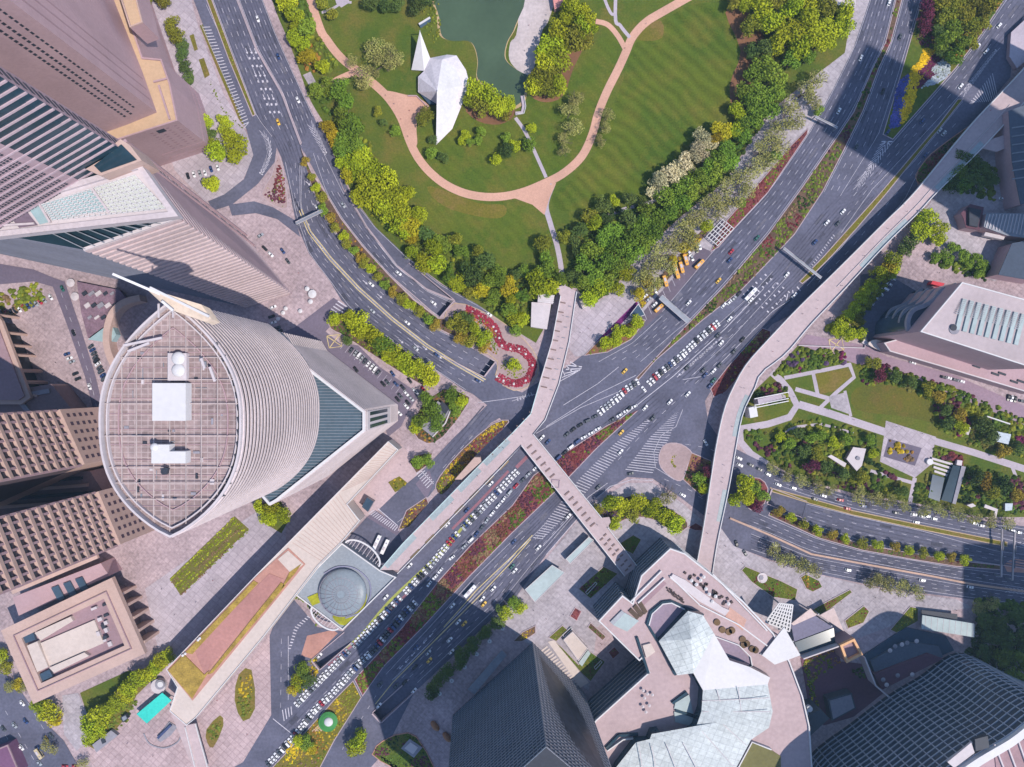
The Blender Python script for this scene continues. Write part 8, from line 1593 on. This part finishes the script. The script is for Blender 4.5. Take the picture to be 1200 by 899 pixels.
# ================================================================== PEOPLE on the decks and plazas
def person_mesh():
    me = bpy.data.meshes.new('person'); v = [(0, 0, .95), (0, 0, 1.15), (0, 0, 1.38), (0, 0, 1.50), (.02, 0, 1.66), (.2, 0, 1.4), (.26, .05, 1.12), (.24, .16, .88), (-.2, 0, 1.4), (-.27, -.02, 1.12), (-.25, .02, .86), (.1, 0, .88), (.11, .14, .48), (.11, .10, .06), (.11, .24, .03), (-.1, 0, .88), (-.11, -.05, .48), (-.11, -.22, .08), (-.11, -.08, .03)]
    e = [(0, 1), (1, 2), (2, 3), (3, 4), (2, 5), (5, 6), (6, 7), (2, 8), (8, 9), (9, 10), (0, 11), (11, 12), (12, 13), (13, 14), (0, 15), (15, 16), (16, 17), (17, 18)]
    me.from_pydata(v, e, []); o = bpy.data.objects.new('person', me); C.objects.link(o); md = o.modifiers.new('skin', 'SKIN'); sv = me.skin_vertices[0].data
    for i, r in enumerate((.15, .14, .17, .06, .11, .07, .05, .04, .07, .05, .04, .10, .07, .05, .04, .10, .07, .05, .04)): sv[i].radius = (r, r * .8)
    sv[0].use_root = True; o.modifiers.new('sub', 'SUBSURF').levels = 1; bpy.context.view_layer.update()
    m2 = bpy.data.meshes.new_from_object(o.evaluated_get(bpy.context.evaluated_depsgraph_get())); bpy.data.objects.remove(o); m2.materials.clear(); m2.materials.append(None)
    hb = MB(); hb.dome((0.02, -.02, 1.66), .125, .14, 10, 4); h = bpy.data.meshes.new('hair'); h.from_pydata(hb.v, [], hb.f); h.materials.append(mat('black_hair', (.015, .013, .012))); return m2, h
PM, HM = person_mesh()
CL = [('dark', mat('dark_clothes', (.03, .03, .045))), ('red', mat('red_clothes', (.35, .05, .05))), ('blue', mat('blue_clothes', (.05, .08, .22))), ('grey', mat('grey_clothes', (.12, .12, .13)))]
def people(pts, z, phrase, group):
    for i, (x, y) in enumerate(pts):
        n, m = CL[(i * 7 + len(phrase)) % 4]; p = P(x, y, z); o = bpy.data.objects.new('person', PM); C.objects.link(o); o.material_slots[0].link = 'OBJECT'; o.material_slots[0].material = m
        o.location = (p.x, p.y, z if z > 1 else GZ(p.x, p.y)); o.rotation_euler = (0, 0, R.uniform(0, 6.28)); tag(o, f'person in {n} clothes walking {phrase}, {nth(i + 1)} from the top', 'person', group)
        h = bpy.data.objects.new('hair', HM); C.objects.link(h); h.parent = o
people([(1160, 130), (1120, 175), (1062, 248), (1058, 240), (1040, 268), (1012, 300), (986, 335), (958, 352), (957, 362), (940, 368), (945, 390), (912, 400), (905, 412), (878, 430), (872, 455), (868, 454), (877, 474), (874, 476), (858, 500), (848, 545), (847, 560), (846, 565), (842, 580), (830, 602), (829, 625)], 9.5, 'on the long curved footbridge', 'people on the curved footbridge')
people([(660, 370), (655, 395), (648, 420), (636, 470), (622, 498), (612, 512), (590, 525), (640, 545), (672, 585), (700, 615), (722, 645), (560, 558), (530, 590)], 9.0, 'on the forked footbridge', 'people on the forked footbridge')
people([(405, 60), (430, 88), (452, 112), (462, 122), (470, 140), (478, 160), (516, 206), (700, 138), (688, 165), (698, 125), (732, 57), (757, 28), (620, 30), (628, 48), (615, 60), (640, 18), (480, 130)], 0.2, 'on the park paths and sandy plaza', 'people in the park')
people([(230, 122), (223, 131), (217, 115), (250, 110), (66, 425), (62, 438), (80, 470), (95, 470), (1025, 700), (1005, 708), (985, 705), (950, 705), (1082, 705), (1105, 710), (690, 385), (715, 370), (680, 390), (660, 720), (640, 725), (190, 690), (205, 720), (230, 705), (250, 680), (170, 730), (265, 800), (275, 775), (255, 820), (220, 880), (180, 885), (150, 870), (290, 860), (310, 720), (470, 545), (440, 580), (485, 545), (425, 590), (505, 470), (530, 505), (640, 690), (625, 715), (680, 712), (715, 720), (705, 755), (735, 775), (655, 805), (520, 845), (505, 870), (915, 720), (940, 712), (975, 700), (870, 660), (890, 705), (1120, 715), (1060, 700), (850, 640), (1050, 310), (1100, 320), (1130, 322), (1080, 300), (1060, 500), (1080, 508), (1050, 500), (1000, 492), (970, 480), (930, 465), (300, 290), (350, 320), (365, 310), (330, 330), (215, 60), (210, 20), (235, 160), (280, 190)], 0.2, 'across the paved plazas', 'people on the plazas')
# pieces that belong to a part rather than to the whole thing
def sub(thing_names, part, kids):
    for t in [o for o in C.objects if o.parent is None and o.name.split('.')[0] in thing_names]:
        pt = next((c for c in t.children if c.name.split('.')[0] == part), None)
        if pt is None: continue
        for c in list(t.children):
            if c is not pt and c.name.split('.')[0] in kids:
                mw = t.matrix_basis @ c.matrix_parent_inverse @ c.matrix_basis; pw = t.matrix_basis @ pt.matrix_parent_inverse @ pt.matrix_basis
                c.parent = pt; c.matrix_parent_inverse = pw.inverted() @ mw @ c.matrix_basis.inverted()
sub(('office_tower',), 'roof_deck', ('roof_beam', 'plant_room', 'satellite_dish', 'dish_platform', 'maintenance_crane', 'crane_arm', 'dark_gap_box', 'deck_joint', 'inner_rail', 'roof_unit', 'roof_pipe')); sub(('office_tower',), 'prow_canopy', ('prow_spar', 'prow_strut')); sub(('office_tower',), 'roof_slab', ('roof_frame', 'roof_glazing', 'glazing_bar', 'roof_bar', 'roof_hatch'))
sub(('office_block',), 'roof', ('roof_rib',)); sub(('court_building',), 'court_floor', ('roof_block', 'court_roof', 'skylight', 'air_handler', 'fan')); sub(('podium_building',), 'planter', ('roof_walk', 'roof_planting', 'roof_vent')); sub(('footbridge',), 'deck', ('bench_planter', 'glass_strip', 'diamond_seat', 'column')); sub(('convention_hall',), 'roof', ('louvre_strip', 'louvre_blade', 'roof_hatch', 'roof_fan')); sub(('convention_hall',), 'terrace', ('terrace_bench', 'terrace_glass', 'column')); sub(('drum_plaza',), 'drum_roof', ('roof_rib', 'roof_ring')); sub(('shopping_mall',), 'terrace', ('table', 'round_planter', 'planter', 'skylight', 'skylight_frame', 'roof_hut', 'terrace_rail', 'glass_edge', 'lower_terrace')); sub(('grid_tower',), 'roof', ('roof_rib', 'lift_house', 'roof_tray', 'roof_terrace')); sub(('sign_gantry',), 'beam', ('rail', 'sign_panel')); sub(('garden_pavilion', 'market_hall', 'slate_block'), 'roof', ('roof_rib', 'roof_fan')); sub(('lattice_canopy',), 'roof', ('lattice_bar',)); sub(('plaza_lamp',), 'lamp_disc', ('cap',)); sub(('service_court',), 'body', ('roof_unit',)); sub(('dark_annex',), 'body', ('roof_rib',)); sub(('lobby_canopy', 'station_canopy'), 'roof', ('roof_rib', 'roof_joint'))
# ================================================================== LIGHT AND CAMERA
EL, AZ = math.radians(57), math.radians(-31.5)         # sun height; bearing in the ground plane, from +x
to_sun = Vector((math.cos(EL) * math.cos(AZ), math.cos(EL) * math.sin(AZ), math.sin(EL)))
sl = bpy.data.lights.new('sun', 'SUN'); sl.energy = 4.0; sl.angle = math.radians(.53); sl.color = (1.0, .91, .82)
so = bpy.data.objects.new('sun', sl); C.objects.link(so); so.rotation_euler = (-to_sun).to_track_quat('-Z', 'Y').to_euler(); so.location = to_sun * 900
wd = bpy.data.worlds.new('World'); scene.world = wd; wd.use_nodes = True; nt_ = wd.node_tree; bg = nt_.nodes['Background']
sky = nt_.nodes.new('ShaderNodeTexSky'); sky.sky_type = 'NISHITA'; sky.sun_disc = False; sky.ozone_density = 3.0; sky.dust_density = .3; sky.sun_elevation = EL; sky.sun_rotation = math.atan2(to_sun.x, to_sun.y)
nt_.links.new(sky.outputs[0], bg.inputs[0]); bg.inputs[1].default_value = .15
cd = bpy.data.cameras.new('camera'); cd.sensor_width = 36; cd.lens = 36 * H / (1200 * S); cd.clip_start = 1; cd.clip_end = 9000
co = bpy.data.objects.new('camera', cd); C.objects.link(co); co.location = (0, 0, H); co.rotation_euler = (0, 0, 0); scene.camera = co
scene.view_settings.view_transform = 'Standard'; scene.view_settings.look = 'None'; scene.view_settings.exposure = .32; scene.view_settings.gamma = 1

hz = MB(); hz.prism([(-2400, -2400), (2400, -2400), (2400, 2400), (-2400, 2400)], -7.5, H + 8)
ho = hz.build('haze', bpy.data.materials.new('haze_air')); ho['kind'] = 'stuff'; hm = ho.data.materials[0]; hm.use_nodes = True; hn = hm.node_tree; hn.nodes.remove(hn.nodes['Principled BSDF'])
pv = hn.nodes.new('ShaderNodeVolumePrincipled'); pv.inputs['Color'].default_value = (.5, .75, 1.0, 1); pv.inputs['Density'].default_value = .00009; pv.inputs['Anisotropy'].default_value = .2
hn.links.new(pv.outputs[0], hn.nodes['Material Output'].inputs['Volume'])
